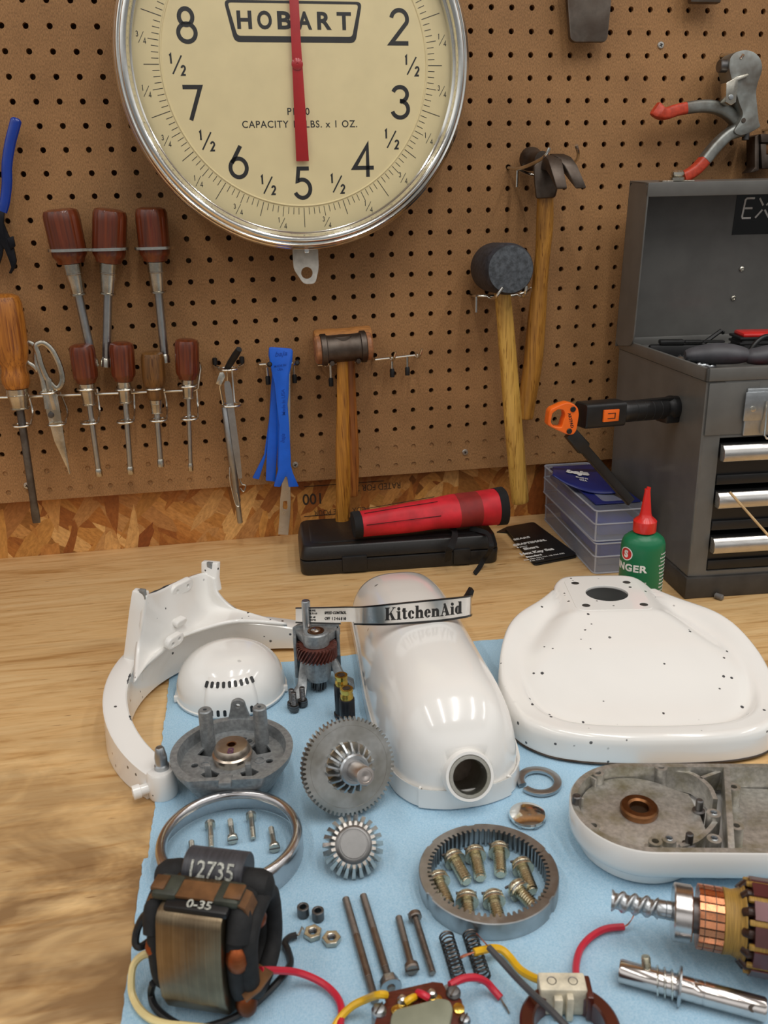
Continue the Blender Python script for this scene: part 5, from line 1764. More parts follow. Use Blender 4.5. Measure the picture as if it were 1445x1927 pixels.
# ---- motor head housing
def head():
    ox, oy = .1650, -.45
    t = thing('mixer_housing', 'large white enamel mixer head housing with open hub facing the front', 'mixer housing', tr(ox, oy, CZ))
    # table along local y (front = negative): half width, height
    tab = [(-.1545, .012, .020), (-.1525, .022, .032), (-.1480, .0325, .047), (-.1400, .0415, .0600), (-.128, .0478, .0705), (-.110, .0515, .0780), (-.085, .0532, .0808), (-.055, .0536, .0815), (-.01, .0532, .0805), (.03, .0525, .0785), (.07, .0517, .0748), (.11, .0512, .0692), (.135, .0508, .0640), (.152, .0503, .0595), (.160, .0498, .0575)]
    xc = lambda y: .0005 + .0075 * smooth(-.05, .16, y) - .0005
    n = 44
    def ring(y, k=1.0, dz=0.0):
        w, h = lerpk(tab, y)
        w *= 1; out = []
        for j in range(n + 1):
            a = PI * j / n
            c, s = math.cos(a), math.sin(a)
            px = w * math.copysign(abs(c) ** .72, c)
            pz = h * (s ** .78)
            out.append((xc(y) + px * k, y, pz * k + dz))
        return out
    ys = []
    y = -.1545
    ys = [-.1545, -.1538, -.1525, -.150, -.147, -.143, -.138, -.132, -.124, -.115, -.105] + [-.095 + .0125 * i for i in range(21)] + [.160]
    ys = sorted(set(ys))
    # smooth the table with a small moving average
    def ringS(y):
        acc = None
        ws = ((-.006, .25), (0, .5), (.006, .25)) if -.146 < y < .15 else ((0, 1.0),)
        for d, wt in ws:
            r = ring(y + d)
            if acc is None: acc = [V(p) * 0 for p in r]
            acc = [a + V((p[0] * wt, 0, p[2] * wt)) for a, p in zip(acc, r)]
        return [V((a.x, y, a.z)) for a in acc]
    rings = [ringS(y) for y in ys]
    g = loft(rings, closed=False, cap0=False, cap1=False)
    # close the blunt nose
    r0 = rings[0]
    c0 = len(g.v)
    g.v.append(V((xc(-.1545), -.1552, .009)))
    for j in range(n): g.f.append([j, c0, j + 1])
    hc, ha = V((.0, -.161, .0300)), V((0, -math.cos(math.radians(24)), math.sin(math.radians(24))))
    def in_bore(f):
        c = sum((g.v[i] for i in f), V()) / len(f) - hc
        return c.dot(ha) > -.06 and (c - ha * c.dot(ha)).length < .0150
    g.f = [f for f in g.f if not in_bore(f)]
    o = obj('shell', G(g.v, [list(reversed(f)) for f in g.f]), M['white_chip2'], t, sharp=50)
    md = o.modifiers.new('thickness', 'SOLIDIFY'); md.thickness = .0022; md.offset = -1
    # lower lip that runs round the front
    def path(off, z):
        pts = []
        for y in [.158 - .012 * i for i in range(26)] + [-.148]:
            if y < -.150: continue
            w, h = lerpk(tab, y); pts.append((xc(y) - w - off, y, z))
        fr = []
        for x, y in ((-.0345, -.1475), (-.026, -.1512), (-.013, -.1545), (0, -.1552), (.013, -.1545), (.026, -.1512), (.0345, -.1475)):
            fr.append((xc(-.15) + x * 1.02, y - off, z))
        right = [(2 * xc(p[1]) - p[0], p[1], z) for p in reversed(pts)]
        return pts + fr + right
    sec = [(-.0016, -.008), (.0006, -.008), (.0009, -.0065), (.0008, .005), (.0003, .0072), (-.0016, .0082)]
    obj('lower_lip', sweep(catmull(path(.0002, .0081), 3), [(-a, b) for a, b in sec], up=(0, 0, 1)), M['white_chip2'], t, sharp=50)
    # attachment hub at the front, tilted up
    c = V((.0000, -.161, .0300)); ax = V((0, -math.cos(math.radians(24)), math.sin(math.radians(24))))
    m = frame(c - ax * .040, c)
    R = .0168
    obj('hub', ringlathe([(R - .0018, .008), (R + .0046, .0115), (R + .0040, .017), (R + .0031, .023), (R + .0023, .030), (R + .0017, .0385), (R + .0010, .040), (R - .0010, .040), (R - .0018, .039)], 64).x(m), M['white_chip2'], t, sharp=50)
    obj('hub_sleeve', ringlathe([(R - .0046, -.004), (R - .0022, -.004), (R - .0020, .006), (R - .0016, .010), (R - .0012, .0395), (R - .0018, .0405), (R - .0040, .0405), (R - .0046, .039)], 56).x(m), M['zinc_light'], t)
    obj('hub_shade_disc', lathe([(0, -.0035), (R - .0040, -.0035)], 40, False, False).x(m), M['iron'], t)  # added dark disc closing the bore, in place of the shade deep inside
    # two side screw holes on the left flank
    for y in (.02, .005):
        w, h = lerpk(tab, y)
        obj('screw_hole', lathe([(.0032, 0), (.0026, .0004), (0, .0004)], 20).ry(-90).mv(xc(y) - w * .998 - .0001, y, .020), M['zinc'], t)
    return t
M['white_chip2'] = paint('white_enamel_head', '#f0eeea', .05)
head()

# ---- bright trim band with lettering, resting on the head
def band():
    y0 = -.384
    def P(u, v, y):
        d = ray(u, v); return CAM_POS + d * ((y - CAM_POS.y) / d.y)
    def pair(u, vt, vb, y): return P(u, vt, y), P(u, vb, y)
    yc = T(757, 1174, CZ + .0818).y
    pts = [pair(u, vt, vb, yc + dy) for u, vt, vb, dy in ((557, 1143, 1172, .066), (610, 1142, 1174, .043), (650, 1141, 1175, .024), (672, 1141, 1175.5, .012), (690, 1140, 1176, .005), (730, 1136, 1176, .000),
           (780, 1131, 1173, -.001), (830, 1126, 1169, .002), (870, 1122, 1163, .008), (884, 1120, 1160, .014), (887, 1119, 1158, .024))]
    tops = catmull([p[0] for p in pts], 8); bots = catmull([p[1] for p in pts], 8)
    n = len(tops)
    t = thing('trim_band', 'brushed metal trim band with black edges and brand lettering resting on the white head', 'trim band', Matrix.Translation(bots[n // 2]))
    def strip(f0, f1, off, i0=0, i1=None, th=.0005):
        i1 = n if i1 is None else i1
        rings = []
        for i in range(i0, i1):
            a, b = bots[i], tops[i]
            tg = (bots[min(i + 1, n - 1)] - bots[max(i - 1, 0)]).normalized()
            nr = tg.cross((b - a).normalized()).normalized()
            if nr.y > 0: nr = -nr
            p, q = a.lerp(b, f0), a.lerp(b, f1)
            rings.append([p + nr * off, p + nr * (off + th), q + nr * (off + th), q + nr * off])
        return loft(rings)
    cut0, cut1 = 15, 22
    M['band'] = metal('brushed_band', '#c9c7c4', .2, .06, 1.0, .02, brush=(900, 900, 30))
    pw('band_strip', strip(.16, 1, 0) + strip(0, .16, 0, 0, cut0) + strip(0, .16, 0, cut1, n), M['band'], t)
    e = strip(.93, 1.0, .0003) + strip(0, .09, .0003, 0, cut0) + strip(0, .09, .0003, cut1, n)
    pw('black_edge', strip(.93, 1.0, .0004), M['black_gloss'], t)
    pw('black_edge', strip(0, .085, .0004, 0, cut0), M['black_gloss'], t)
    pw('black_edge', strip(0, .085, .0004, cut1, n), M['black_gloss'], t)
    # bent clip at the right end
    q = tops[-4]
    pw('end_clip', prism([(-.010, -.004), (.0, .0), (.003, .010), (.0, .011), (-.004, .004)], -.004, .004, .0004).x(wall_m(q + V((0, .004, -.0065)), 0)), M['black'], t)
    # lettering wrapped on the band
    ls = [0]
    for i in range(1, n): ls.append(ls[-1] + (bots[i] - bots[i - 1]).length)
    def place(gm, s0, f0):
        """gm in metres, x along band from arc length s0, y from fraction f0 of the height"""
        r = G(); r.f = gm.f
        for p in gm.v:
            s = min(max(s0 + p.x, 0), ls[-1] - 1e-6)
            i = max(k for k in range(n - 1) if ls[k] <= s)
            f = (s - ls[i]) / (ls[i + 1] - ls[i])
            a, b = bots[i].lerp(bots[i + 1], f), tops[i].lerp(tops[i + 1], f)
            u = (b - a).normalized()
            tg = (bots[i + 1] - bots[i]).normalized()
            nr = tg.cross(u).normalized()
            if nr.y > 0: nr = -nr
            r.v.append(a.lerp(b, f0) + u * p.y + nr * (.0007 + p.z))
        return r
    def arc_at(u):   # arc length where the band crosses pixel column u
        best = min(range(n), key=lambda i: abs(project_u(bots[i]) - u)); return ls[best]
    s0, s1 = arc_at(722), arc_at(871)
    w, hgt = fatface('KitchenAid', .0118)
    k = (s1 - s0) / hgt
    g = w.sc(k, 1, 1)
    pw('brand_lettering', place(g, s0, .235), M['ink'], t, sharp=None)
    c = text('SPEED CONTROL', .0026, .0001, .95, .00005); s = arc_at(634)
    pw('speed_text', place(c, s, .66), M['ink'], t, sharp=None)
    c = text('OFF  1 2 4 6 8 10', .0028, .0001, .95, .00005)
    pw('speed_text', place(c, s, .33), M['ink'], t, sharp=None)
    for k_, (tx, f) in enumerate((('MODEL', .80), ('VOLTS 115', .62), ('HZ. 60', .40), ('WATTS', .22))):
        c = text(tx, .0018, .00005, .95, .00005)
        pw('rating_text', place(c, arc_at(590), f), M['ink'], t, sharp=None)

def project_u(p):
    d = CAM_R.transposed() @ (V(p) - CAM_POS)
    return CX + FPX * d.x / d.y

def fatface(s, h):
    """fat-face roman lettering built from thick stems, hairlines and bowls; returns mesh and width, x-height .68 of h"""
    T_ = .30; HL = .05; X = .66
    def R(x0, x1, y0, y1): return [('p', [(x0, y0), (x1, y0), (x1, y1), (x0, y1)])]
    def SER(x0, x1, y): return R(x0, x1, y, y + HL)
    def bowl(cx, cy, rx, ry, t=T_, hl=.035): return [('r', cx, cy, rx, ry, rx - t, ry - hl, 0, 360)]
    GL = {}
    GL['K'] = (R(.08, .08 + T_, 0, 1) + SER(0, .46, 0) + SER(0, .46, 1 - HL) + [('p', [(.38, .36), (.38, .46), (.82, .97), (.90, .97)]), ('p', [(.45, .50), (.60, .66), (.98, .03), (.66, .03)])] + SER(.58, 1.06, 0) + SER(.70, 1.02, 1 - HL), 1.08)
    GL['i'] = (R(.09, .09 + T_ * .9, 0, X) + SER(.0, .46, 0) + SER(.0, .2, X - HL) + [('e', .22, .86, .15, .13)], .50)
    GL['t'] = (R(.10, .10 + T_ * .85, .06, .88) + SER(0, .50, X - HL) + [('r', .33, .14, .21, .15, .02, .10, 190, 355), ('p', [(.10, .62), (.10, .90), (.0, .64)])], .55)
    GL['c'] = ([('r', .33, X / 2, .33, X / 2 + .01, .06, X / 2 - .04, 40, 325), ('e', .50, .48, .12, .11)], .68)
    GL['h'] = (R(.07, .07 + T_ * .9, 0, 1) + SER(0, .42, 0) + SER(0, .2, 1 - HL) + R(.52, .52 + T_ * .9, 0, .45) + SER(.45, .87, 0) + [('r', .54, .43, .25, .24, .0, .17, 0, 165)], .90)
    GL['e'] = ([('r', .33, X / 2, .33, X / 2 + .01, .06, X / 2 - .04, 5, 325)] + R(.10, .62, .33, .38) + [('r', .40, .37, .25, .29, .06, .24, -5, 90)], .70)
    GL['n'] = (R(.07, .07 + T_ * .9, 0, X) + SER(0, .42, 0) + SER(0, .2, X - HL) + R(.52, .52 + T_ * .9, 0, .45) + SER(.45, .87, 0) + [('r', .54, .43, .25, .24, .0, .17, 0, 165)], .90)
    GL['A'] = ([('p', [(.36, .97), (.56, 1.02), (.98, .03), (.64, .03)]), ('p', [(.14, .03), (.20, .03), (.50, .90), (.46, .98)])] + R(.26, .72, .30, .35) + SER(.0, .34, 0) + SER(.54, 1.08, 0), 1.08)
    GL['d'] = (bowl(.33, X / 2, .33, X / 2 + .01, .27) + R(.46, .46 + T_ * .9, .0, 1) + SER(.36, .52, 1 - HL) + SER(.70, .84, 0), .88)
    g = G(); x = 0
    for ch in s:
        ops, adv = GL[ch]
        for q in ops:
            if q[0] == 'p':
                poly = [((px + x) * h, py * h) for px, py in q[1]]
                g = g + prism(poly, 0, .00015)
            elif q[0] == 'e':
                g = g + prism([((q[1] + x + a) * h, (q[2] + b) * h) for a, b in [(q[3] * math.cos(2 * PI * i / 18), q[4] * math.sin(2 * PI * i / 18)) for i in range(18)]], 0, .00015)
            else:
                _, cx, cy, rx, ry, ix, iy, a0, a1 = q
                m = 30
                rings = []
                for i in range(m + 1):
                    a = math.radians(a0 + (a1 - a0) * i / m)
                    o_ = ((cx + x + rx * math.cos(a)) * h, (cy + ry * math.sin(a)) * h)
                    i_ = ((cx + x + ix * math.cos(a)) * h, (cy + iy * math.sin(a)) * h)
                    rings.append([(i_[0], i_[1], 0), (o_[0], o_[1], 0), (o_[0], o_[1], .00015), (i_[0], i_[1], .00015)])
                g = g + loft(rings)
        x += adv + .035
    return g, x * h
band()

M['bore_dark'] = mat('hole_shade_dark', '#3a3836', .6)
# ---- base with a dished top and a raised pedestal seat
def base():
    # outline in bench coordinates, left half measured, mirrored about the axis
    O = V((.327, -.588, 0)); ax = V((.19, .982, 0)).normalized(); sd = V((ax.y, -ax.x, 0))
    m = Matrix(((sd.x, ax.x, 0, O.x), (sd.y, ax.y, 0, O.y), (0, 0, 1, CZ), (0, 0, 0, 1)))
    t = thing('mixer_stand', 'large white enamel mixer base with dished top and round hole in its raised seat', 'mixer base', m)
    # half width as a function of v (distance from the front)
    prof = [(.0, .000), (.0008, .032), (.0035, .058), (.0095, .080), (.018, .0940), (.030, .1055), (.047, .1135), (.067, .1180), (.087, .1190), (.11, .1160), (.14, .1060), (.165, .0905), (.19, .0690), (.213, .0530), (.230, .0460), (.240, .0380), (.2445, .0280), (.2455, .012), (.2457, .0)]
    half = catmull([(u, v, 0) for v, u in prof], 4)
    outline = [(p.x, p.y) for p in half] + [(-p.x, p.y) for p in reversed(half[1:-1])]
    n = len(outline)
    cv = .115
    VP, HP = .196, .0600          # seat centre along v, seat height
    def f(u, v, tt):
        """top height: rim, tent up to the seat, dish"""
        rim = .0255
        def lin_(a, b, x): return min(1, max(0, (x - a) / (b - a)))
        E = rim + (HP - .0015 - rim) * smooth(0, 1, lin_(.035, .165, v)) ** 1.0
        ramp = lin_(.022, VP - .040, v)
        wid = .034 + .060 * (1 - lin_(.06, VP - .036, v))
        side = smooth(0, .045, max(0, abs(u) - wid))
        I = rim + (HP - rim) * ramp * (1 - .42 * side)
        dd = .0085 * (1 - smooth(.80, .865, tt)) * (1 - smooth(.045, .115, v))
        w = smooth(.70, .93, tt)
        if v > VP - .04 and abs(u) < .05: w = 0
        return I * (1 - w) + E * w - dd
    rings = []
    def at(tt, k=1.0):
        return [(p[0] * tt, cv + (p[1] - cv) * tt) for p in outline]
    rings.append([(x, y, 0) for x, y in at(1.0)])
    rings.append([(x, y, .0165) for x, y in at(.999)])
    rings.append([(x, y, .0215) for x, y in at(.995)])
    rings.append([(x, y, f(x, y, 1) - .0018) for x, y in at(.982)])
    rings.append([(x, y, f(x, y, 1) - .0002) for x, y in at(.965)])
    k = 44
    tts = [.945 - .945 * i / k for i in range(k)]
    for tt in tts: rings.append([(x, y, f(x, y, tt)) for x, y in at(tt)])
    g = loft(rings, True, False, True)
    # cut the seat hole: remove faces inside, add a flat seat plate with holes
    hole_c, hole_r = (0, VP), .0205
    SP = plate(roundpoly([(-.0365, VP - .038), (.0365, VP - .038), (.0365, VP + .036), (-.0365, VP + .036)], .010, 5),
               [arc(0, VP, .0205, .0185, 0, 352, 45)] + [arc(a, b, .0040, .0038, 0, 345, 22) for a, b in ((-.026, VP - .027), (.029, VP - .027), (-.026, VP + .026), (.026, VP + .026))], HP - .0022, HP + .0004, .0003)
    keep = []
    for q in g.f:
        c = sum((g.v[i] for i in q), V()) / len(q)
        if c.z > HP - .004 and math.hypot(c.x / .0245, (c.y - VP) / .0225) < 1: continue
        keep.append(q)
    g.f = keep
    o = obj('shell', g, M['white_chip'], t, sharp=60)
    obj('pedestal_seat', SP, M['white_chip'], t)
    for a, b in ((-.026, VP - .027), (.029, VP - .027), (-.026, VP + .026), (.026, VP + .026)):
        obj('bolt_hole_disc', lathe([(0, HP + .00012), (.0039, HP + .00012)], 22, False, False).sc(1, .95, 1).mv(a, b, 0), M['bore_dark'], t)  # dark disc on the white shell, its colour standing for the hole's shade
    # underside pan seen through the holes
    obj('bottom_pan', prism(at(.97), .0002, .0012), M['zinc'], t)
    # worn bare lower edge
    obj('bare_edge', tube([(x * 1.0008, cv + (y - cv) * 1.0008, .0009) for x, y in outline], .0009, 6, True), M['iron'], t)
base()

M['chip'] = mat('bare_chipped_metal', '#4c4d50', .5, .3, var=.2)
# ---- bowl support yoke
def yoke():
    cx, cy, R = .0150, -.438, .1165
    t = thing('bowl_support_yoke', 'white chipped C-shaped bowl support arms with upright bracket, left of the bell cover', 'yoke', tr(cx, cy, 0))
    # arms: L section swept along the C; local heights rise to the back
    A0, A1 = 232, 55
    n = 60
    path, hs = [], []
    for i in range(n + 1):
        s = i / n
        a = math.radians(A0 + (A1 - A0) * s)
        r = R + .010 * abs(2 * s - 1) ** 3
        path.append((r * math.cos(a), r * math.sin(a)))
        hs.append(.0235 + .0235 * math.sin(PI * s) ** 1.2)
    rings = []
    for i in range(n + 1):
        a = path[max(i - 1, 0)]; b = path[min(i + 1, n)]
        d = V((b[0] - a[0], b[1] - a[1], 0)).normalized(); nr = V((d.y, -d.x, 0))      # towards the centre (right of a clockwise path)
        p = V((*path[i], 0)); h = hs[i]
        s = i / n
        w = .0100
        zlow = max(.0006, h - .040 - .008 * math.sin(PI * s))
        rings.append([p - nr * (w + .0015) + V((0, 0, zlow)), p - nr * w + V((0, 0, h - .0015)), p - nr * (w - .0018) + V((0, 0, h)), p + nr * (w - .0012) + V((0, 0, h)), p + nr * w + V((0, 0, h - .0012)), p + nr * (w - .001) + V((0, 0, zlow + .004)), p + nr * (w - .0035) + V((0, 0, zlow + .004)), p - nr * (w - .004) + V((0, 0, zlow))])
    obj('arms', loft(rings), M['white_chip'], t, sharp=40)
    # end bosses with locating pins
    for (s, lab) in ((0, 'left'), (n, 'right')):
        p = V((*path[s], 0)); h = hs[s]
        a = path[1] if s == 0 else path[n - 1]
        d = (p - V((*a, 0))).normalized()
        q = p + d * .005
        bs = obj('end_boss', lathe([(0, .0005), (.0105, .0005), (.0115, .003), (.0112, h - .002), (.0100, h), (0, h)], 36).mv(q.x, q.y, 0), M['white_chip'], t)
        obj('locating_pin', lathe([(.0056, h - .001), (.0056, h + .003), (.0048, h + .004), (.0048, h + .010), (.0034, h + .0175), (.0026, h + .0185), (0, h + .0188)], 28).mv(q.x + .001, q.y + .001, 0), M['steel'], t)
        sd = V((-d.y, d.x, 0)) if s == 0 else V((d.y, -d.x, 0))
        e0 = q - d * .002 - V((.0, 0, 0)); out = (q - V((0, 0, 0))).normalized()
        if s == 0:
            o1 = V((-.85, -.25, 0)).normalized()
            st = lathe([(.0042, .010), (.0042, .0165), (.0055, .0168), (.0055, .0225), (.003, .0228), (.003, .021), (0, .021)], 22)
            obj('side_screw_boss', st.x(frame(q + V((0, 0, h * .45)), q + o1 + V((0, 0, h * .45 - .05)))), M['white_chip'], t)
    # bracket: upright plate between two flanges
    inv = rootm(t).inverted()
    def P(u, v, y):
        d = ray(u, v); return inv @ (CAM_POS + d * ((y - CAM_POS.y) / d.y))
    # left flange: channel from the arm up to the top left corner
    def post(rows, thick):
        rings = []
        for a, b in rows:
            a, b = V(a), V(b)
            d = (b - a).normalized(); nr = d.cross(V((0, 0, 1))).normalized()
            rings.append([a, b, b - nr * thick, a - nr * thick])
        return bevel(loft(rings), .0012, 2, 40)
    yl, yr = -.395, -.305
    lt = [(P(248, 1112, yl), P(274, 1118, yl - .004)), (P(242, 1150, yl), P(270, 1158, yl - .005)), (P(236, 1200, yl), P(262, 1215, yl - .008)), (P(228, 1262, yl + .0), P(256, 1290, yl - .012))]
    obj('left_flange', post(lt, .0085), M['white_chip'], t, sharp=40)
    rt = [(P(378, 1058, yr), P(409, 1061, yr - .008)), (P(378, 1080, yr), P(406, 1091, yr - .010)), (P(384, 1104, yr), P(408, 1114, yr - .013))]
    obj('right_flange', post(rt, .0075), M['white_chip'], t, sharp=40)
    # open ends of the channels
    for q in ((P(266, 1112, yl - .002)), (P(393, 1061, yr - .004))):
        obj('channel_slot', box(-.0030, .0030, -.0016, .0016, -.006, .0035, .0006).rz(-30).mv(q.x + .001, q.y + .0005, q.z - .002), M['zinc'], t)
    # concave web between the flanges
    top = [P(272, 1120, yl - .003), P(296, 1112, -.375), P(325, 1098, -.352), P(355, 1086, -.330), P(385, 1078, yr - .003), P(404, 1088, yr - .0095)]
    mid = [P(266, 1170, yl - .006), P(294, 1172, -.384), P(326, 1160, -.366), P(358, 1140, -.340), P(390, 1120, yr - .008), P(411, 1118, yr - .0135)]
    low = [P(258, 1220, yl - .010), P(285, 1228, -.392), P(322, 1204, -.378), P(362, 1178, -.352), P(410, 1150, yr - .015), P(446, 1146, yr - .019)]
    toe = [inv @ T(252, 1285, .043), inv @ T(288, 1240, .046), inv @ T(328, 1208, .048), inv @ T(384, 1184, .048), inv @ T(450, 1170, .047), inv @ T(540, 1176, .0455)]
    cols = []
    for a, b, c, d in zip(top, mid, low, toe): cols.append(catmull([a, b, c, d], 7))
    rows = list(zip(*cols))
    g = G()
    m_ = None
    R2 = [catmull(list(r), 6) for r in rows]
    nc = len(R2[0])
    for r in R2: g.v += r
    for i in range(len(R2) - 1):
        for j in range(nc - 1):
            a = i * nc + j
            g.f.append([a, a + nc, a + nc + 1, a + 1])
    o = obj('web', g, M['white_chip'], t, sharp=60)
    md = o.modifiers.new('thickness', 'SOLIDIFY'); md.thickness = .004; md.offset = 0
    for s0_, s1_ in ((.30, .345), (.375, .43), (.455, .53), (.55, .60), (.66, .70), (.16, .18)):
        pts = []
        for k in range(9):
            f = (s0_ + (s1_ - s0_) * k / 8) * n
            i = int(f); fr = f - i
            q = V((*path[i], 0)).lerp(V((*path[i + 1], 0)), fr)
            d = V((path[i + 1][0] - path[i][0], path[i + 1][1] - path[i][1], 0)).normalized(); nr = V((d.y, -d.x, 0))
            pts.append(q + nr * (.0091 + .0003 * math.sin(k * 2.3)) + V((0, 0, hs[i] + (hs[i + 1] - hs[i]) * fr - .0006)))
        obj('bare_edge', tube(pts, [.0003, .0009, .0006, .0011, .0003], 6), M['chip'], t)
    obj('bare_edge', tube([p + V((0, 0, .0004)) for p in R2[0][3:12]], [.0002, .0009, .0005, .0010, .0002], 6), M['chip'], t)
    obj('bare_edge', tube([p + V((0, 0, .0004)) for p in R2[0][-6:-2]], [.0003, .0016, .0010, .0003], 6), M['chip'], t)
    # screw pads on the web
    w0 = (R2[0][nc - 1] - R2[0][0]).normalized()
    def pad(u, v, y, du, dv, holes, k, b=.0012):
        c = P(u, v, y)
        nr = w0.cross(V((0, 0, 1))).normalized()
        if nr.y > 0: nr = -nr
        up = (V((0, 0, 1)) + nr * .25).normalized()
        z = w0.cross(up).normalized()
        if z.y > 0: z = -z
        xx = up.cross(z).normalized()
        mm = Matrix(((xx.x, up.x, z.x, c.x), (xx.y, up.y, z.y, c.y), (xx.z, up.z, z.z, c.z), (0, 0, 0, 1)))
        obj('screw_pad', plate(rrect(-du, du, -dv, dv, min(du, dv) * .95, 5), [arc(hx, hy, .0016, .0016, 0, 340, 14) for hx, hy in holes], -.004, k, b).x(mm), M['white_chip'], t)
        obj('pad_holes', sum([lathe([(0, -.001), (.0016, -.001)], 14, False, False).mv(hx, hy, 0) for hx, hy in holes], G()).x(mm), M['iron'], t)
    pad(341, 1106, -.3475, .0155, .0068, ((-.0075, 0), (.0075, 0)), .0022)
    pad(329, 1206, -.385, .0110, .0065, ((-.004, -.001), (.0045, .001)), .0018)
    pad(338, 1170, -.368, .0075, .0035, (), .0032)
yoke()

# ---- rounded bell cover with vents
def bell():
    c = V((-.0062, -.3965, CZ))
    t = thing('bell_cover', 'white domed rear cover with a row of black vent slots, inside the yoke', 'cover', tr(*c))
    Rb, H = .0505, .0435
    prof = [(Rb + .0012, 0), (Rb + .0012, .0022), (Rb, .0028)]
    for i in range(1, 22):
        a = PI / 2 * i / 22
        prof.append((Rb * math.cos(a) ** .72, .0028 + (H - .0028) * math.sin(a) ** .95))
    prof.append((0, H))
    g = lathe(prof, 72, False, False)
    o = obj('shell', g, M['white_bell'], t, sharp=50)
    md = o.modifiers.new('thickness', 'SOLIDIFY'); md.thickness = .0018; md.offset = -1
    # raised vent pad facing the room: a patch of the dome pushed outwards
    def on(ang, z, off):
        r = 0
        for p, q in zip(prof, prof[1:]):
            if min(p[1], q[1]) <= z <= max(p[1], q[1]):
                s = (z - p[1]) / (q[1] - p[1] + 1e-9); r = p[0] + (q[0] - p[0]) * s; break
        r += off
        return V((r * math.sin(ang), -r * math.cos(ang), z))
    rows = []
    hw = .50
    for k in range(13):
        z = .0028 + .0310 * k / 12
        edge = smooth(0, .12, 1 - k / 12) 
        rows.append([on(-hw + 2 * hw * j / 24, z, .0030 * smooth(0, .14, 1 - abs(j - 12) / 12) * edge + .00005) for j in range(25)])
    gp = G()
    for r in rows: gp.v += r
    for i in range(12):
        for j in range(24):
            a = i * 25 + j
            gp.f.append([a, a + 1, a + 26, a + 25])
    obj('vent_pad', gp, M['white_bell'], t, sharp=50)
    def slot(ang, z, hgt, w):
        p, q = on(ang, z - hgt / 2, .0026), on(ang, z + hgt / 2, .0026)
        tg = V((math.cos(ang), math.sin(ang), 0))
        up = (q - p).normalized(); nr = tg.cross(up).normalized()
        if nr.y > 0: nr = -nr
        mm = Matrix(((tg.x, up.x, nr.x, (p.x + q.x) / 2), (tg.y, up.y, nr.y, (p.y + q.y) / 2), (tg.z, up.z, nr.z, (p.z + q.z) / 2), (0, 0, 0, 1)))
        return prism(rrect(-w, w, -hgt / 2, hgt / 2, w * .9, 4), -.003, .0007).x(mm)
    for k in range(9):
        a = -.47 + .94 * k / 8
        obj('vent_slot', slot(a, .0298, .0060, .0014), M['black'], t)
        obj('vent_slot', slot(a * .95, .0070, .0062, .0014), M['black'], t)
    for a in (-1.35, 1.30):
        p = on(a, .004, .001)
        obj('rim_tab', box(-.002, .002, -.002, .002, 0, .006, .0006).mv(p.x, p.y, 0), M['white_bell'], t)
M['white_bell'] = paint('white_enamel_bell', '#f0eeea', .03)
bell()

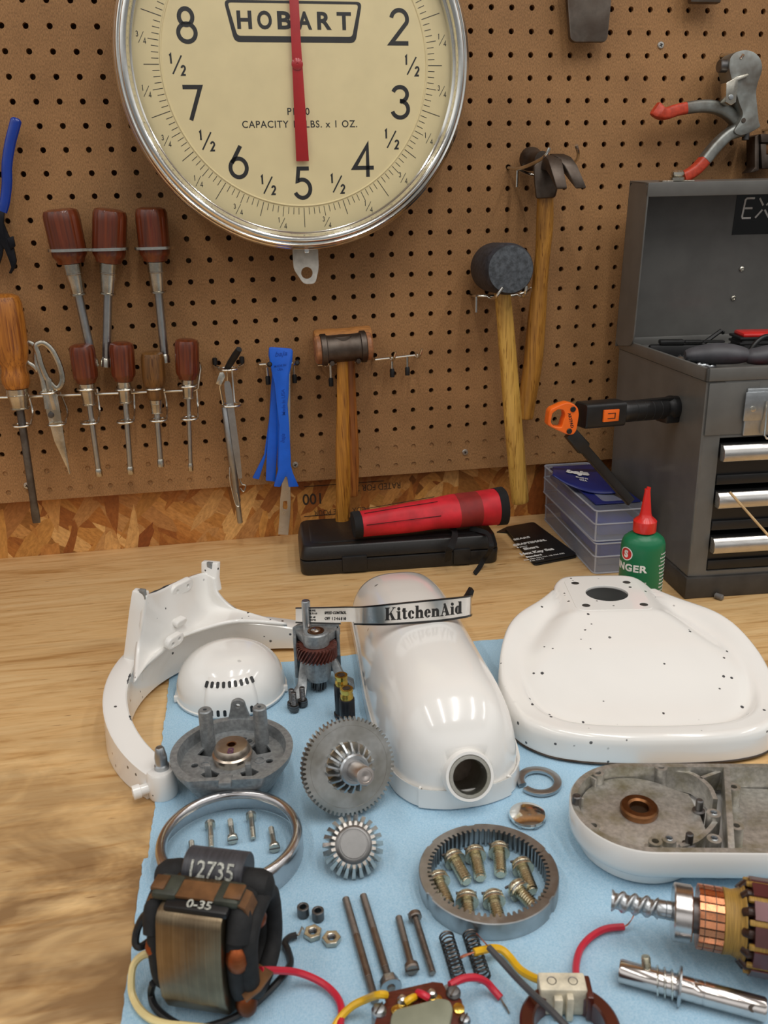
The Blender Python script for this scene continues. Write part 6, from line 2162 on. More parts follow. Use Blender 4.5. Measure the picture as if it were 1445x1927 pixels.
# ---- cast rear bearing bracket (gear case)
def bracket():
    c = T(434, 1410, .018); c = V((-.0050, -.5400, CZ))
    t = thing('bearing_bracket', 'grey die cast round bearing bracket with two posts, marked 8', 'bracket', flat_m(c, -8))
    R, H = .0470, .030
    n = 72
    def outl(r, flat):
        out = []
        for j in range(n):
            a = 2 * PI * j / n
            x, y = r * math.cos(a), r * math.sin(a)
            y = max(y, -flat)
            out.append((x, y))
        return out
    rings = [[(x, y, 0) for x, y in outl(.030, .026)], [(x, y, .004) for x, y in outl(.0335, .029)], [(x, y, H - .006) for x, y in outl(R - .0015, .0375)], [(x, y, H) for x, y in outl(R, .0385)], [(x, y, H) for x, y in outl(R - .0055, .0345)], [(x, y, H - .004) for x, y in outl(R - .0065, .034)], [(x, y, .0210) for x, y in outl(.0395, .0335)]]
    obj('bowl', loft(rings, True, True, False), M['zinc'], t, sharp=35)
    # floor with openings
    wnd = []
    for a0 in (115, 65): pass
    def fan(a0, a1, r0, r1): return roundpoly(arc(0, 0, r1, r1, a0, a1, 8) + arc(0, 0, r0, r0, a1, a0, 8), .0015, 2)
    holes = [fan(128, 165, .0185, .0300), fan(15, 52, .0185, .0300), fan(218, 246, .0190, .0280), fan(294, 322, .0190, .0280), fan(75, 105, .0275, .0300)]
    holes += [arc(-.0285, -.006, .0027, .0027, 0, 340, 16), arc(.0285, -.004, .0027, .0027, 0, 340, 16), arc(-.0095, .0225, .0022, .0022, 0, 340, 16), arc(.0105, .0225, .0022, .0022, 0, 340, 16)]
    obj('floor_web', plate(outl(.0402, .0345), holes, .0185, .0210, .0004), M['zinc'], t)
    for x, y, r in ((-.0205, -.006, .0042), (.0210, -.003, .0042), (0, .0262, .0036), (-.0095, .0225, .0034), (.0105, .0225, .0034)):
        rr = [(r - .0010, .0205), (r, .0205), (r, .0217), (r - .0010, .0217)]
        obj('floor_boss', ringlathe(rr, 24).mv(x, y, 0), M['zinc'], t)
    # bearing cup
    cup = lathe([(.0165, .0110), (.0165, .0160), (.0178, .0168), (.0178, .0195), (.0160, .0205), (.0158, .0235), (.0140, .0262), (.0060, .0268), (.0044, .0268), (.0044, .0255), (.0036, .0250), (.0036, .018), (0, .018)], 56)
    b = obj('bearing_cup', cup.sc(.86, .86, 1).mv(0, 0, .0080), M['cup'], t)
    obj('bushing', ringlathe([(.0030, .0205), (.0043, .0205), (.0043, .0264), (.0030, .0264)], 32).mv(0, 0, .008), M['bronze'], b)
    M['purple'] = mat('purple_mark', '#5e3a52', .5)
    obj('mark_8', text('8', .0074, .0002, 1.0, .0001).mv(.0005, -.0086, .0347), M['purple'], b, sharp=None)
    # posts
    for x, y, top in ((-.0222, .0215, .0530), (.0205, .0215, .0535)):
        p = obj('post', lathe([(.0068, .0105), (.0058, .014), (.0054, top - .001), (.0046, top), (.0016, top), (.0016, top - .006), (0, top - .006)], 30).mv(x, y, 0), M['zinc'], t)
    # tab with hole at the rear
    tb = plate([(-.0095, 0), (.0095, 0), (.0072, .008), (.0060, .013)] + arc(0, .0140, .0058, .0052, 10, 170, 10) + [(-.0060, .013), (-.0072, .008)], [arc(0, .0135, .0018, .0018, 0, 340, 16)], -.0015, .0022, .0005)
    obj('rear_tab', tb.rx(90).mv(0, .0455, H - .002), M['zinc'], t)
    # two short pegs at the front and a foot
    for x in (-.0145, .0155):
        obj('front_peg', box(x - .0022, x + .0022, -.0275, -.0235, .020, .0350, .0008), M['zinc'], t)
    obj('front_foot', box(-.0045, .0048, -.0425, -.031, .0255, .0305, .0012), M['zinc'], t)
M['cup'] = metal('pressed_cup', '#b9ada0', .3, .08, col2='#94867a')
bracket()

# ---- bright steel drip ring
p = (T(296, 1600, .008) + T(571, 1600, .008)) / 2
tring = thing('drip_ring', 'polished steel ring with rounded rim lying below the bearing bracket', 'ring', tr(-.0085, -.6215, CZ))
Rr = .0500
obj('band', ringlathe([(Rr - .0006, 0), (Rr, 0), (Rr, .0125), (Rr - .0004, .0150), (Rr - .0018, .0176), (Rr - .0042, .0188), (Rr - .0064, .0176), (Rr - .0074, .0150), (Rr - .0074, .0135), (Rr - .0066, .0140), (Rr - .0040, .0165), (Rr - .0018, .0150), (Rr - .0008, .012)], 128), M['ring_steel'] if 'ring_steel' in M else metal('polished_ring', '#b3b1b2', .2, .08), tring, sharp=60)

# ---- gearbox lower housing
def gearbox():
    a = T(1205, 1505, .03); ctr = V((.2700, -.6662, 0))
    ang = -12.3
    m = flat_m((ctr.x, ctr.y, CZ), ang)
    t = thing('gearbox_housing', 'white lower gearbox housing with open cast interior and bronze bushing, at the right edge', 'gearbox housing', m)
    R = .0475; L = .165; H = .0312
    def out(o, x1=L):
        return arc(0, 0, R - o, R - o, 90, 270, 40) + [(x1 * .35, -(R - o)), (x1 * .70, -(R - o)), (x1 - o, -(R - o) * .9), (x1 - o, (R - o) * .9), (x1 * .70, R - o), (x1 * .35, R - o)]
    z0 = .0080
    o_, i_ = out(0), out(.0052)
    rings = [[(x, y, z0) for x, y in out(.0045)], [(x, y, z0 + .004) for x, y in out(.0008)], [(x, y, z0 + .008) for x, y in o_], [(x, y, H - .0012) for x, y in o_], [(x, y, H) for x, y in out(.0010)]]
    obj('outer_wall', loft(rings, True, True, False), M['white_box'], t, sharp=40)
    rim = [[(x, y, H) for x, y in out(.0009)], [(x, y, H) for x, y in i_], [(x, y, .013) for x, y in out(.0075)]]
    obj('inner_wall', loft(rim, True, False, False), M['cast'], t, sharp=40)
    # raised floor of the round chamber
    obj('chamber_floor', prism(arc(0, 0, R - .0070, R - .0070, 46, 314, 44) + [(.0400, -.022), (.0410, 0), (.0400, .022)], .010, .0235, .0010), M['cast'], t)
    inv = m.inverted()
    def Q(u, v, h=H):
        p = inv @ T(u, v, h + CZ); return p.x, p.y
    da, db = Q(1367, 1441), Q(1377, 1601)
    sl = (da[0] - db[0]) / (da[1] - db[1])
    dvx = lambda y: da[0] + (y - da[1]) * sl
    obj('rear_floor', prism([(dvx(-.0405), -.0405), (L - .009, -.036), (L - .009, .036), (dvx(.0405), .0405)], .010, .0155, .001), M['cast'], t)
    obj('divider_wall', prism([(dvx(-.0425) - .0022, -.0425), (dvx(-.0425) + .0022, -.0425), (dvx(.0425) + .0022, .0425), (dvx(.0425) - .0022, .0425)], .012, H, .0005), M['cast'], t)
    # chamber wall between the round floor and the divider
    w = catmull([(*Q(*q, .027), .0235) for q in ((1258, 1450), (1285, 1453), (1309, 1461), (1334, 1481), (1346, 1506))], 6)
    obj('curved_rib', sweep(w, [(-.0016, -.012), (.0016, -.012), (.0016, .0045), (-.0016, .0045)], up=(0, 0, 1)), M['cast'], t)
    w = catmull([(*Q(*q, .026), .0222) for q in ((1346, 1545), (1334, 1560), (1310, 1580), (1280, 1590))], 6)
    obj('curved_rib', sweep(w, [(-.0016, -.012), (.0016, -.012), (.0016, .0035), (-.0016, .0035)], up=(0, 0, 1)), M['cast'], t)
    c0, c1 = Q(1318, 1466, .027), Q(1354, 1453, .027)
    obj('cross_rib', sweep([(*c0, .024), (*c1, .024)], [(-.0013, -.012), (.0013, -.012), (.0013, .004), (-.0013, .004)], up=(0, 0, 1)), M['cast'], t)
    # rim lugs with holes, pins
    x, y = Q(1081.5, 1511)
    x, y = x + .0012, y
    obj('locating_pin', lathe([(.0032, .024), (.0032, H + .0055), (.0024, H + .0062), (.0018, H + .0062), (0, H + .0055)], 22).mv(x, y, 0), M['steel_dark'], t)
    for q in ((1243, 1442), (1125, 1454), (1109, 1557), (1233, 1583)):
        x, y = Q(*q)
        k = min(1, (R - .0055) / max(1e-6, math.hypot(min(x, 0), y))); x, y = (x * k if x < 0 else x), y * k
        obj('rim_lug', ringlathe([(.0023, .016), (.0046, .016), (.0044, H + .0002), (.0023, H + .0002)], 28).mv(x, y, 0), M['cast'], t)
        obj('bolt_hole_disc', lathe([(0, H - .004), (.0023, H - .004)], 20, False, False).mv(x, y, 0), M['iron'], t)
    for q in (130, 168, 205, 262):
        x, y = .0412 * math.cos(math.radians(q)), .0412 * math.sin(math.radians(q))
        obj('rim_rib', box(-.0035, .003, -.0009, .0009, .0215, H - .001, .0003).rz(q).mv(x, y, 0), M['cast'], t)
    # bosses with threaded inserts near the divider
    for q, h in (((1343, 1530), .0290), ((1259, 1578), .0280), ((1344, 1578), .0295)):
        x, y = Q(*q, h)
        obj('threaded_boss', ringlathe([(.0024, .014), (.0050, .014), (.0046, h), (.0024, h)], 28).mv(x, y, 0), M['cast'], t)
        obj('insert', ringlathe([(.0015, h - .006), (.0025, h - .006), (.0025, h + .0004), (.0020, h + .0006), (.0015, h - .0004)], 22).mv(x, y, 0), M['steel'], t)
    for q, h in (((1317, 1505), .0330), ((1298, 1568), .0325)):
        x, y = Q(*q, h)
        obj('dowel_pin', lathe([(.0045, .014), (.0043, h - .0085), (.0026, h - .008), (.0025, h - .0008), (.0018, h), (0, h)], 24).mv(x, y, 0), M['steel_dark'], t)
    for q in ((1381, 1478), (1386, 1551)):
        x, y = Q(*q)
        obj('rear_post', ringlathe([(.0022, .012), (.0055, .012), (.0047, H - .001), (.0022, H - .001)], 26).mv(x, y, 0), M['cast'], t)
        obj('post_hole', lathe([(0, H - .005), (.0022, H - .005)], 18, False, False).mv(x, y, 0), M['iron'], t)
    # round boss with centre bore in the rear chamber
    obj('rear_bore', ringlathe([(.006, .0160), (.012, .0160), (.0112, .0215), (.0068, .0215)], 36).mv(.108, -.006, 0), M['cast'], t)
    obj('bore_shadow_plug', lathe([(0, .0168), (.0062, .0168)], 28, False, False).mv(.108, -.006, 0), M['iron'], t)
    # bronze bushing in the middle
    b = thing_part = obj('bushing', ringlathe([(.0064, .0225), (.0122, .0225), (.0128, .0245), (.0128, .0275), (.0118, .0288), (.0078, .0288), (.0064, .0276)], 56).mv(0, .002, 0), M['bronze'], t)
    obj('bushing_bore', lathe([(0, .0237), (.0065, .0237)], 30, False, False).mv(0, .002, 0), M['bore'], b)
    # lower step that carries the planetary
    st = [[(x, y, .0008) for x, y in arc(0, 0, .0405, .0405, 150, 318, 36) + [(.006, 0)]], [(x, y, .0095) for x, y in arc(0, 0, .0432, .0432, 150, 318, 36) + [(.006, 0)]]]
    obj('lower_collar', loft(st), M['white_box'], t, sharp=40)
    obj('lower_collar', prism(arc(.045, -.002, .030, .034, 235, 300, 12) + arc(.045, -.002, .02, .02, 300, 235, 8), .0008, .0105, .001), M['white_box'], t)
    obj('rear_foot', prism([(.115, -.035), (.158, -.033), (.158, .033), (.115, .035)], .0008, .0105, .002), M['white_box'], t)
M['bore'] = mat('bore_groove_dark', '#2c1d10', .4)  # blackish brown puts shade into the bushing bore; also darkens commutator gaps
M['white_box'] = paint('white_enamel_gearbox', '#efece7', .05)
def cast_mat():
    k = N('greasy_casting')
    a = k.noise(k.coord(), 260, 4, .6); b = k.noise(k.coord(), 55, 4, .6)
    c = k.ramp(a, [(.3, lin('#a8a59f')), (.7, lin('#d2cfc8'))])
    c = k.mix(k.ramp(b, [(.46, 0.0), (.70, .75)]), c, lin('#8c8460'))
    k.base(c); k.set(.42, .75, .5)
    k.bump(a, .3, .0004)
    return k.m
M['cast'] = cast_mat()
gearbox()
# ================================================================== small parts on the towels
def cam_frame(P, right, down, toward):
    """frame at P whose local Z leans towards the camera: components along image right, image down and towards the viewer"""
    fwd = (V(P) - CAM_POS).normalized()
    r = CAM_R.col[0]; r = (r - fwd * r.dot(fwd)).normalized()
    d = fwd.cross(r)
    if d.z > 0: d = -d
    z = (r * right + d * down - fwd * toward).normalized()
    return frame(P, V(P) + z)

# ---- large centre gear standing on edge
def centre_gear():
    P = T(655, 1455, .030)
    m = cam_frame(P, .34, .20, .92)
    R = .0355
    # rest the rim on the towel
    zx = m.to_3x3() @ V((0, 0, 1))
    low = P.z - R * math.sqrt(max(0, 1 - zx.z ** 2)) - .0035 * abs(zx.z)
    m = Matrix.Translation((0, 0, CZ - low)) @ m
    t = thing('centre_gear', 'large toothed steel gear with smaller pinion and thick shaft, standing on its rim', 'gear', m)
    n = 62
    rings = []
    for k in range(5):
        ph = .0 + .045 * k / 4
        rings.append([(x, y, -.0035 + .007 * k / 4) for x, y in gear2d(n, R - .0024, R, .62, .34, ph)])
    obj('toothed_disc', loft(rings), M['gear_steel'], t, sharp=28)
    obj('greasy_web', lathe([(R - .0058, .0036), (R - .0066, .0028), (.019, .0022), (.0175, .0040), (0, .0040)], 64, False, False), M['greasy'], t)
    # bevel pinion
    n2 = 18
    r0 = [(x, y, .0035) for x, y in gear2d(n2, .0135, .0188, .60, .34)]
    r1 = [(x, y, .0085) for x, y in gear2d(n2, .0120, .0182, .50, .26, .03)]
    r2 = [(x, y, .0135) for x, y in gear2d(n2, .0098, .0128, .5, .26, .06)]
    obj('bevel_pinion', loft([r0, r1, r2]), M['steel'], t, sharp=25)
    obj('hub', lathe([(.0112, .0120), (.0112, .0150), (.0100, .0162), (.0078, .0162), (.0076, .0155), (0, .0155)], 44, False), M['steel'], t)
    obj('shaft', lathe([(.0066, .0150), (.0066, .0360), (.0061, .0368), (.0045, .0369), (.0043, .0364), (.0022, .0366), (.0008, .0360), (0, .0360)], 44, False), M['turned'], t)
    obj('rear_shaft', cyl(.0066, -.018, -.003, 36, .0008), M['steel'], t)
M['gear_steel'] = metal('gear_steel', '#b1b1ae', .32, .12, 250, .15, col2='#8c887f')
M['turned'] = metal('turned_steel', '#b6aea9', .3, .1, 1.0, .1, brush=(60, 60, 4500))
def greasy():
    k = N('greasy_gear_web')
    v = k.coord()
    sx = k.n('ShaderNodeSeparateXYZ'); k.l(v, sx.inputs[0])
    cb = k.n('ShaderNodeCombineXYZ'); k.l(sx.outputs[0], cb.inputs[0]); k.l(sx.outputs[1], cb.inputs[1])
    ln = k.n('ShaderNodeVectorMath', operation='LENGTH'); k.l(cb.outputs[0], ln.inputs[0])
    rr = k.n('ShaderNodeCombineXYZ'); k.l(ln.outputs['Value'], rr.inputs[0])
    fine = k.noise(rr.outputs[0], 2600, 2)
    big = k.noise(v, 70, 4, .6)
    c = k.ramp(fine, [(.3, lin('#9a8f80')), (.7, lin('#c0b8aa'))])
    c = k.mix(k.ramp(big, [(.40, .9), (.66, .1)]), c, lin('#7c5f33'))
    k.base(c); k.set(.33, .9)
    k.bump(fine, .25, .0003)
    return k.m
M['greasy'] = greasy()
centre_gear()

# ---- bevel gear
def bevel_gear():
    P = T(665, 1605, .014)
    m = cam_frame(P, .04, -.10, .95)
    t = thing('bevel_gear', 'small shiny cone-shaped gear with round flat hub, in front of the large gear', 'gear', m)
    n = 23
    R = .0203
    rA = [(x, y, -.0050) for x, y in gear2d(n, .0166, R, .84, .48)]
    rB = [(x, y, -.0030) for x, y in gear2d(n, .0164, R + .0002, .84, .50)]
    rC = [(x, y, .0065) for x, y in gear2d(n, .0120, .0150, .72, .42)]
    zx = m.to_3x3() @ V((0, 0, 1))
    low = P.z - (R) * math.sqrt(max(0, 1 - zx.z ** 2)) - .005 * zx.z
    t.matrix_world = Matrix.Translation((0, 0, CZ - low)) @ m
    obj('teeth', loft([rA, rB, rC]), M['steel_bright'], t, sharp=25)
    obj('hub', lathe([(.0125, .0050), (.0122, .0072), (.0112, .0082), (.0098, .0086), (.0096, .0080), (.0090, .0080), (.0088, .0088), (0, .0088)], 56, False), M['hubface'], t)
    obj('rear_boss', cyl(.0115, -.0085, -.005, 40, .0006), M['steel'], t)
M['hubface'] = metal('dull_hub_face', '#7d7c7b', .38, .12)
M['steel_bright'] = metal('ground_steel', '#b9b4ae', .22, .1, 300, .08)
bevel_gear()

# ---- internal ring gear
def ring_gear():
    c = V((.1568, -.6850, CZ))
    t = thing('ring_gear', 'steel internal ring gear lying flat with bolts inside it', 'gear', flat_m(c, -6))
    R, n = .0452, 66
    H = .0125
    inner = gear2d(n, .0396, .0370, .62, .36)
    g = G(); m = 132
    outs, ins = [], []
    # outer rim with small notches
    def outer(k):
        a = 2 * PI * k / len(inner)
        r = R
        for q in (18, 95, 140, 205, 320):
            if abs((math.degrees(a) - q + 180) % 360 - 180) < 3.2: r = R - .0009
        return (r * math.cos(a), r * math.sin(a))
    o = [outer(k) for k in range(len(inner))]
    # align: inner index 0 sits at angle 0-ish as well
    rings = [[(x, y, 0) for x, y in inner], [(x, y, 0) for x, y in o], [(x, y, H - .0006) for x, y in o], [(x * .988, y * .988, H) for x, y in o], [(x, y, H) for x, y in inner]]
    obj('toothed_ring', loft(rings, True, False, False, wrap=True), M['ring_gear'], t, sharp=30)
M['ring_gear'] = metal('ring_gear_steel', '#a5a7a8', .36, .12, 200, .12, col2='#82807e')
ring_gear()

# ---- lying screws: local Z from head to tip
def lie(hu, hv, tu, tv, r_head, r_tip, L=None):
    A = T(hu, hv, CZ + r_head); B = T(tu, tv, CZ + r_tip)
    return A, B

def make_bolt(m, label):
    t = thing('machine_bolt', label, 'bolt', m, 'plated bolts inside the ring gear')
    hd = lathe([(0, -.0002), (.0018, -.0001), (.0042, .0006), (.0058, .0022), (.0062, .0040), (.0060, .0046), (0, .0046)], 32)
    h = obj('head', hd, M['bolt'], t)
    obj('slot', box(-.0060, .0060, -.0005, .0005, -.0004, .0008), M['steel_dark'], h)
    obj('lock_washer', ringlathe([(.0030, .0047), (.0056, .0047), (.0056, .0060), (.0030, .0060)], 32), M['steel'], t)
    obj('flat_washer', ringlathe([(.0030, .0061), (.0066, .0061), (.0067, .0066), (.0066, .0073), (.0030, .0073)], 36), M['bolt'], t)
    obj('threaded_shank', thread(.0038, .0070, .0225, .0016, .0009, 20) + lathe([(.0029, .0225), (.0028, .0232), (0, .0232)], 20, False), M['bolt'], t)
    return t
bolts = (((820, 1645), (840, 1696), 'plated bolt inside the ring gear, lying furthest left'),
         ((848, 1606), (870, 1648), 'plated bolt inside the ring gear, upper left one'),
         ((891, 1597), (901, 1643), 'plated bolt inside the ring gear, middle of the upper row'),
         ((938, 1590), (941, 1637), 'plated bolt inside the ring gear, right end of the upper row'),
         ((978, 1620), (997, 1670), 'plated bolt inside the ring gear, rightmost on the right side'),
         ((965, 1664), (998, 1703), 'plated bolt inside the ring gear, lower right one lying diagonally'),
         ((925, 1680), (937, 1728), 'plated bolt inside the ring gear, right one of the bottom pair'),
         ((877, 1681), (882, 1730), 'plated bolt inside the ring gear, left one of the bottom pair'))
b0 = None
for (hu, hv), (tu, tv), lab in bolts:
    A = T(hu, hv, CZ + .0070); B = T(tu, tv, CZ + .0036)
    d = (B - A); d.z = 0; d.normalize()
    A = V((A.x, A.y, CZ + .0075))
    m = frame(A, A + d * .0232 + V((0, 0, -.0029)))
    m = m @ Matrix.Scale(1.10, 4)
    if b0 is None: b0 = make_bolt(m, lab)
    else: dup(b0, m, lab)

def make_slotted(m, label, group, L, r=.0020, rh=.0040, hh=.0030, grip=.45, mm='nickel', smooth_first=True):
    t = thing('slotted_screw', label, 'screw', m, group)
    h = obj('head', lathe([(0, 0), (rh * .9, 0), (rh, .0005), (rh, hh), (0, hh)], 28), M[mm], t)
    obj('slot', box(-rh * .98, rh * .98, -.0004, .0004, -.0003, .0006), M['steel_dark'], h)
    obj('shank', lathe([(r, hh), (r, hh + (L - hh) * grip), (r * .85, hh + (L - hh) * grip + .0003)], 22, False, False) + thread(r, hh + (L - hh) * grip, L - .0004, .0007, .0003, 16) + lathe([(r * .85, L - .0004), (r * .7, L), (0, L)], 16, False), M[mm], t)
    return t
five = (((364, 1624), (359, 1575), 'worn slotted screw in the drip ring, leftmost, partly behind the motor'),
        ((395, 1548), (398, 1597), 'worn slotted screw in the drip ring, second from left'),
        ((438, 1581), (432, 1536), 'worn slotted screw in the drip ring, middle one with its slot towards the front'),
        ((472, 1532), (477, 1582), 'worn slotted screw in the drip ring, second from right'),
        ((517, 1597), (509, 1553), 'worn slotted screw in the drip ring, rightmost'))
s0 = None
for (hu, hv), (tu, tv), lab in five:
    A = T(hu, hv, CZ + .0040); B = T(tu, tv, CZ + .0021)
    d = B - A; d.z = 0; d.normalize()
    A.z = CZ + .0040
    m = frame(A, A + d * .0245 + V((0, 0, -.0019)))
    if s0 is None: s0 = make_slotted(m, lab, 'worn slotted screws in the drip ring', .0245, .0021, .0038, .0032, .55)
    else: dup(s0, m, lab)

def long_rod(hu, hv, tu, tv, name, label, L_over=0.0, r=.0024, nut=False):
    A = T(hu, hv, CZ + r); B = T(tu, tv, CZ + r)
    L = (B - A).length
    t = thing(name, label, 'stud', frame(A, B), 'long threaded studs')
    obj('plain_shank', cyl(r * 1.03, L * .40, L * .80, 22, .0002), M['stud'], t)
    obj('thread', thread(r, .0004, L * .40, .0012, .0005, 18), M['stud'], t)
    obj('thread', thread(r, L * .80, L, .0012, .0005, 18), M['stud'], t)
    if nut:
        obj('nut', bevel(prism([(.0056 * math.cos(PI / 3 * k), .0056 * math.sin(PI / 3 * k)) for k in range(6)], L * .90, L * .90 + .0052), .0005), M['steel'], t)
        obj('washer', ringlathe([(.0025, L * .90 + .0054), (.0062, L * .90 + .0054), (.0062, L * .90 + .0064), (.0025, L * .90 + .0064)], 30), M['steel'], t)
    return t
M['stud'] = metal('brown_stud', '#8a8078', .36, .15, 300, .1, col2='#665a50')
long_rod(650, 1690, 706, 1884, 'threaded_stud', 'long brown steel stud, left one of the pair above the switch plate')
long_rod(683, 1684, 737, 1862, 'threaded_stud', 'long brown steel stud with a hex nut near its lower end', nut=True)

def cap_screw(hu, hv, tu, tv, label, allthread):
    r = .0022
    A = T(hu, hv, CZ + .0042); B = T(tu, tv, CZ + r)
    L = (B - A).length
    t = thing('slotted_screw', label, 'screw', frame(A, B), 'medium long slotted screws')
    h = obj('head', lathe([(0, 0), (.0034, 0), (.0042, .0008), (.0042, .0034), (.0036, .0040), (0, .0040)], 28), M['stud'], t)
    obj('slot', box(-.0041, .0041, -.0005, .0005, -.0003, .0008), M['iron'], h)
    k = .0 if allthread else .42
    g = thread(r, .0040 + (L - .004) * k, L, .0013, .0006, 18)
    if k: g = g + cyl(r, .004, .004 + (L - .004) * k, 20)
    obj('shank', g, M['stud'], t)
cap_screw(776, 1826, 750, 1726, 'medium brown slotted screw, head towards the front, left of the fully threaded one', False)
cap_screw(779, 1719, 814, 1832, 'medium brown screw threaded to its head, head towards the rear', True)

# ---- springs
def spring(u0, v0, u1, v1, label):
    r, w = .0042, .00055
    A, B = T(u0, v0, CZ + r), T(u1, v1, CZ + r)
    L = (B - A).length
    t = thing('coil_spring', label, 'spring', frame(A, B), 'small coil springs')
    turns = 12
    pts = [(r * math.cos(a) - 0, r * math.sin(a), L * min(1, max(0, (a / (2 * PI) - .6) / (turns - 1.2)))) for a in [2 * PI * turns * i / 260 for i in range(261)]]
    obj('coil', tube(pts, w, 6), M['spring'], t)
M['spring'] = metal('spring_steel', '#5a5450', .32, .15)
spring(840, 1763, 863, 1839, 'small dark coil spring, left one of the pair')
spring(884, 1760, 909, 1837, 'small dark coil spring lying under the yellow wire end')

# ---- spacers, nuts
for (u, v, lab) in ((571, 1722, 'short steel spacer tube, left of the pair'), (599, 1729, 'short steel spacer tube, right of the pair')):
    P = T(u, v, CZ)
    t = thing('spacer', lab, 'spacer', tr(P.x, P.y, CZ), 'steel spacer tubes')
    obj('tube_body', pipe(.0022, .0038, 0, .0070, 36, .0004), M['steel_dark'], t)
for (u, v, a, lab) in ((589, 1760, 12, 'small hex nut, the left one beside the bare black wire end'), (624, 1771, -8, 'small hex nut, the right one lying flat')):
    P = T(u, v, CZ)
    t = thing('hex_nut', lab, 'nut', flat_m((P.x, P.y, CZ), a), 'small plated hex nuts')
    g = plate([(.0058 * math.cos(PI / 3 * k), .0058 * math.sin(PI / 3 * k)) for k in range(6)], [circ(.0024, 22)], 0, .0034, .0005)
    obj('nut_body', g, M['nickel'], t)
    obj('thread', ringlathe([(.0019, .0006), (.0025, .0002), (.0025, .0030), (.0019, .0026), (.0022, .0018), (.0019, .0014), (.0022, .001)], 22), M['steel_dark'], t)

# ---- three short screws standing on their heads
def stand_screw(u, v, label):
    P = T(u, v, CZ)
    t = thing('short_screw', label, 'screw', tr(P.x, P.y, CZ), 'short screws standing on their heads')
    obj('head', lathe([(0, 0), (.0040, 0), (.0045, .0006), (.0045, .0040), (0, .0040)], 26), M['steel_dark'], t)
    obj('lock_washer', ringlathe([(.0022, .0042), (.0042, .0042), (.0042, .0056), (.0022, .0056)], 26), M['steel_dark'], t)
    obj('shank', thread(.0026, .0056, .0185, .0014, .0006, 18), M['steel_dark'], t)
stand_screw(550, 1331, 'short dark screw standing on its head, left one of three below the worm gear')
stand_screw(570, 1327, 'short dark screw standing on its head, right one of three below the worm gear')
stand_screw(554, 1337, 'short dark screw standing on its head, front one of three below the worm gear')

# ---- brush holders
def brush_holder(u, v, label):
    P = T(u, v, CZ)
    t = thing('brush_holder', label, 'brush holder', flat_m((P.x, P.y, CZ), 20), 'black carbon brush holders')
    obj('tube_body', lathe([(0, 0), (.0078, 0), (.0078, .0022), (.0066, .0030), (.0066, .0300), (.0062, .0306), (0, .0306)], 36), M['tube_black'], t)
    outer = circ(.0056, 36)
    b = obj('brass_cap', ringlathe([(.0034, .0300), (.0056, .0300), (.0056, .0340), (.0050, .0352), (.0050, .0362), (.0056, .0372), (.0056, .0400), (.0034, .0400)], 40), M['brass'], t)
    obj('square_recess', box(-.0030, .0030, -.0024, .0024, .0385, .0401), M['iron'], b)
M['tube_black'] = mat('black_phenolic', '#15161c', .3, var=.1)
brush_holder(645, 1345, 'black brush holder tube with brass cap, the rear one of two')
brush_holder(655, 1372, 'black brush holder tube with brass cap, the front one of two')

# ---- split lock washer and chrome cap
P = T(1014, 1474, CZ)
t = thing('lock_washer', 'big steel split spring washer lying by the front of the mixer head', 'washer', flat_m((P.x, P.y, CZ), 0))
pts = [(.0142 * math.cos(math.radians(a)), .0142 * math.sin(math.radians(a)), .0016 + .0008 * (a - 205) / 350) for a in range(205, 205 + 347, 5)]
obj('split_ring', sweep(pts, rrect(-.0030, .0030, -.0014, .0014, .0006, 2), up=(0, 0, 1)), M['steel'], t)
P = T(992, 1540, CZ)
t = thing('hub_cap', 'round domed chrome cap lying above the ring gear', 'cap', flat_m((P.x, P.y, CZ), 0))
obj('dome', lathe([(.0128, .0012), (.0134, .0030), (.0128, .0044), (.009, .0056), (.004, .0061), (0, .0062)], 56, False, False), M['chrome'], t)
obj('skirt', ringlathe([(.0112, 0), (.0122, 0), (.0130, .0022), (.0122, .0024)], 56), M['steel'], t)
for k in range(7):
    obj('clip_tooth', box(-.0016, .0016, -.0006, .0006, 0, .0028, .0003).mv(0, -.0126, 0).rz(k * 51 + 10), M['steel'], t)

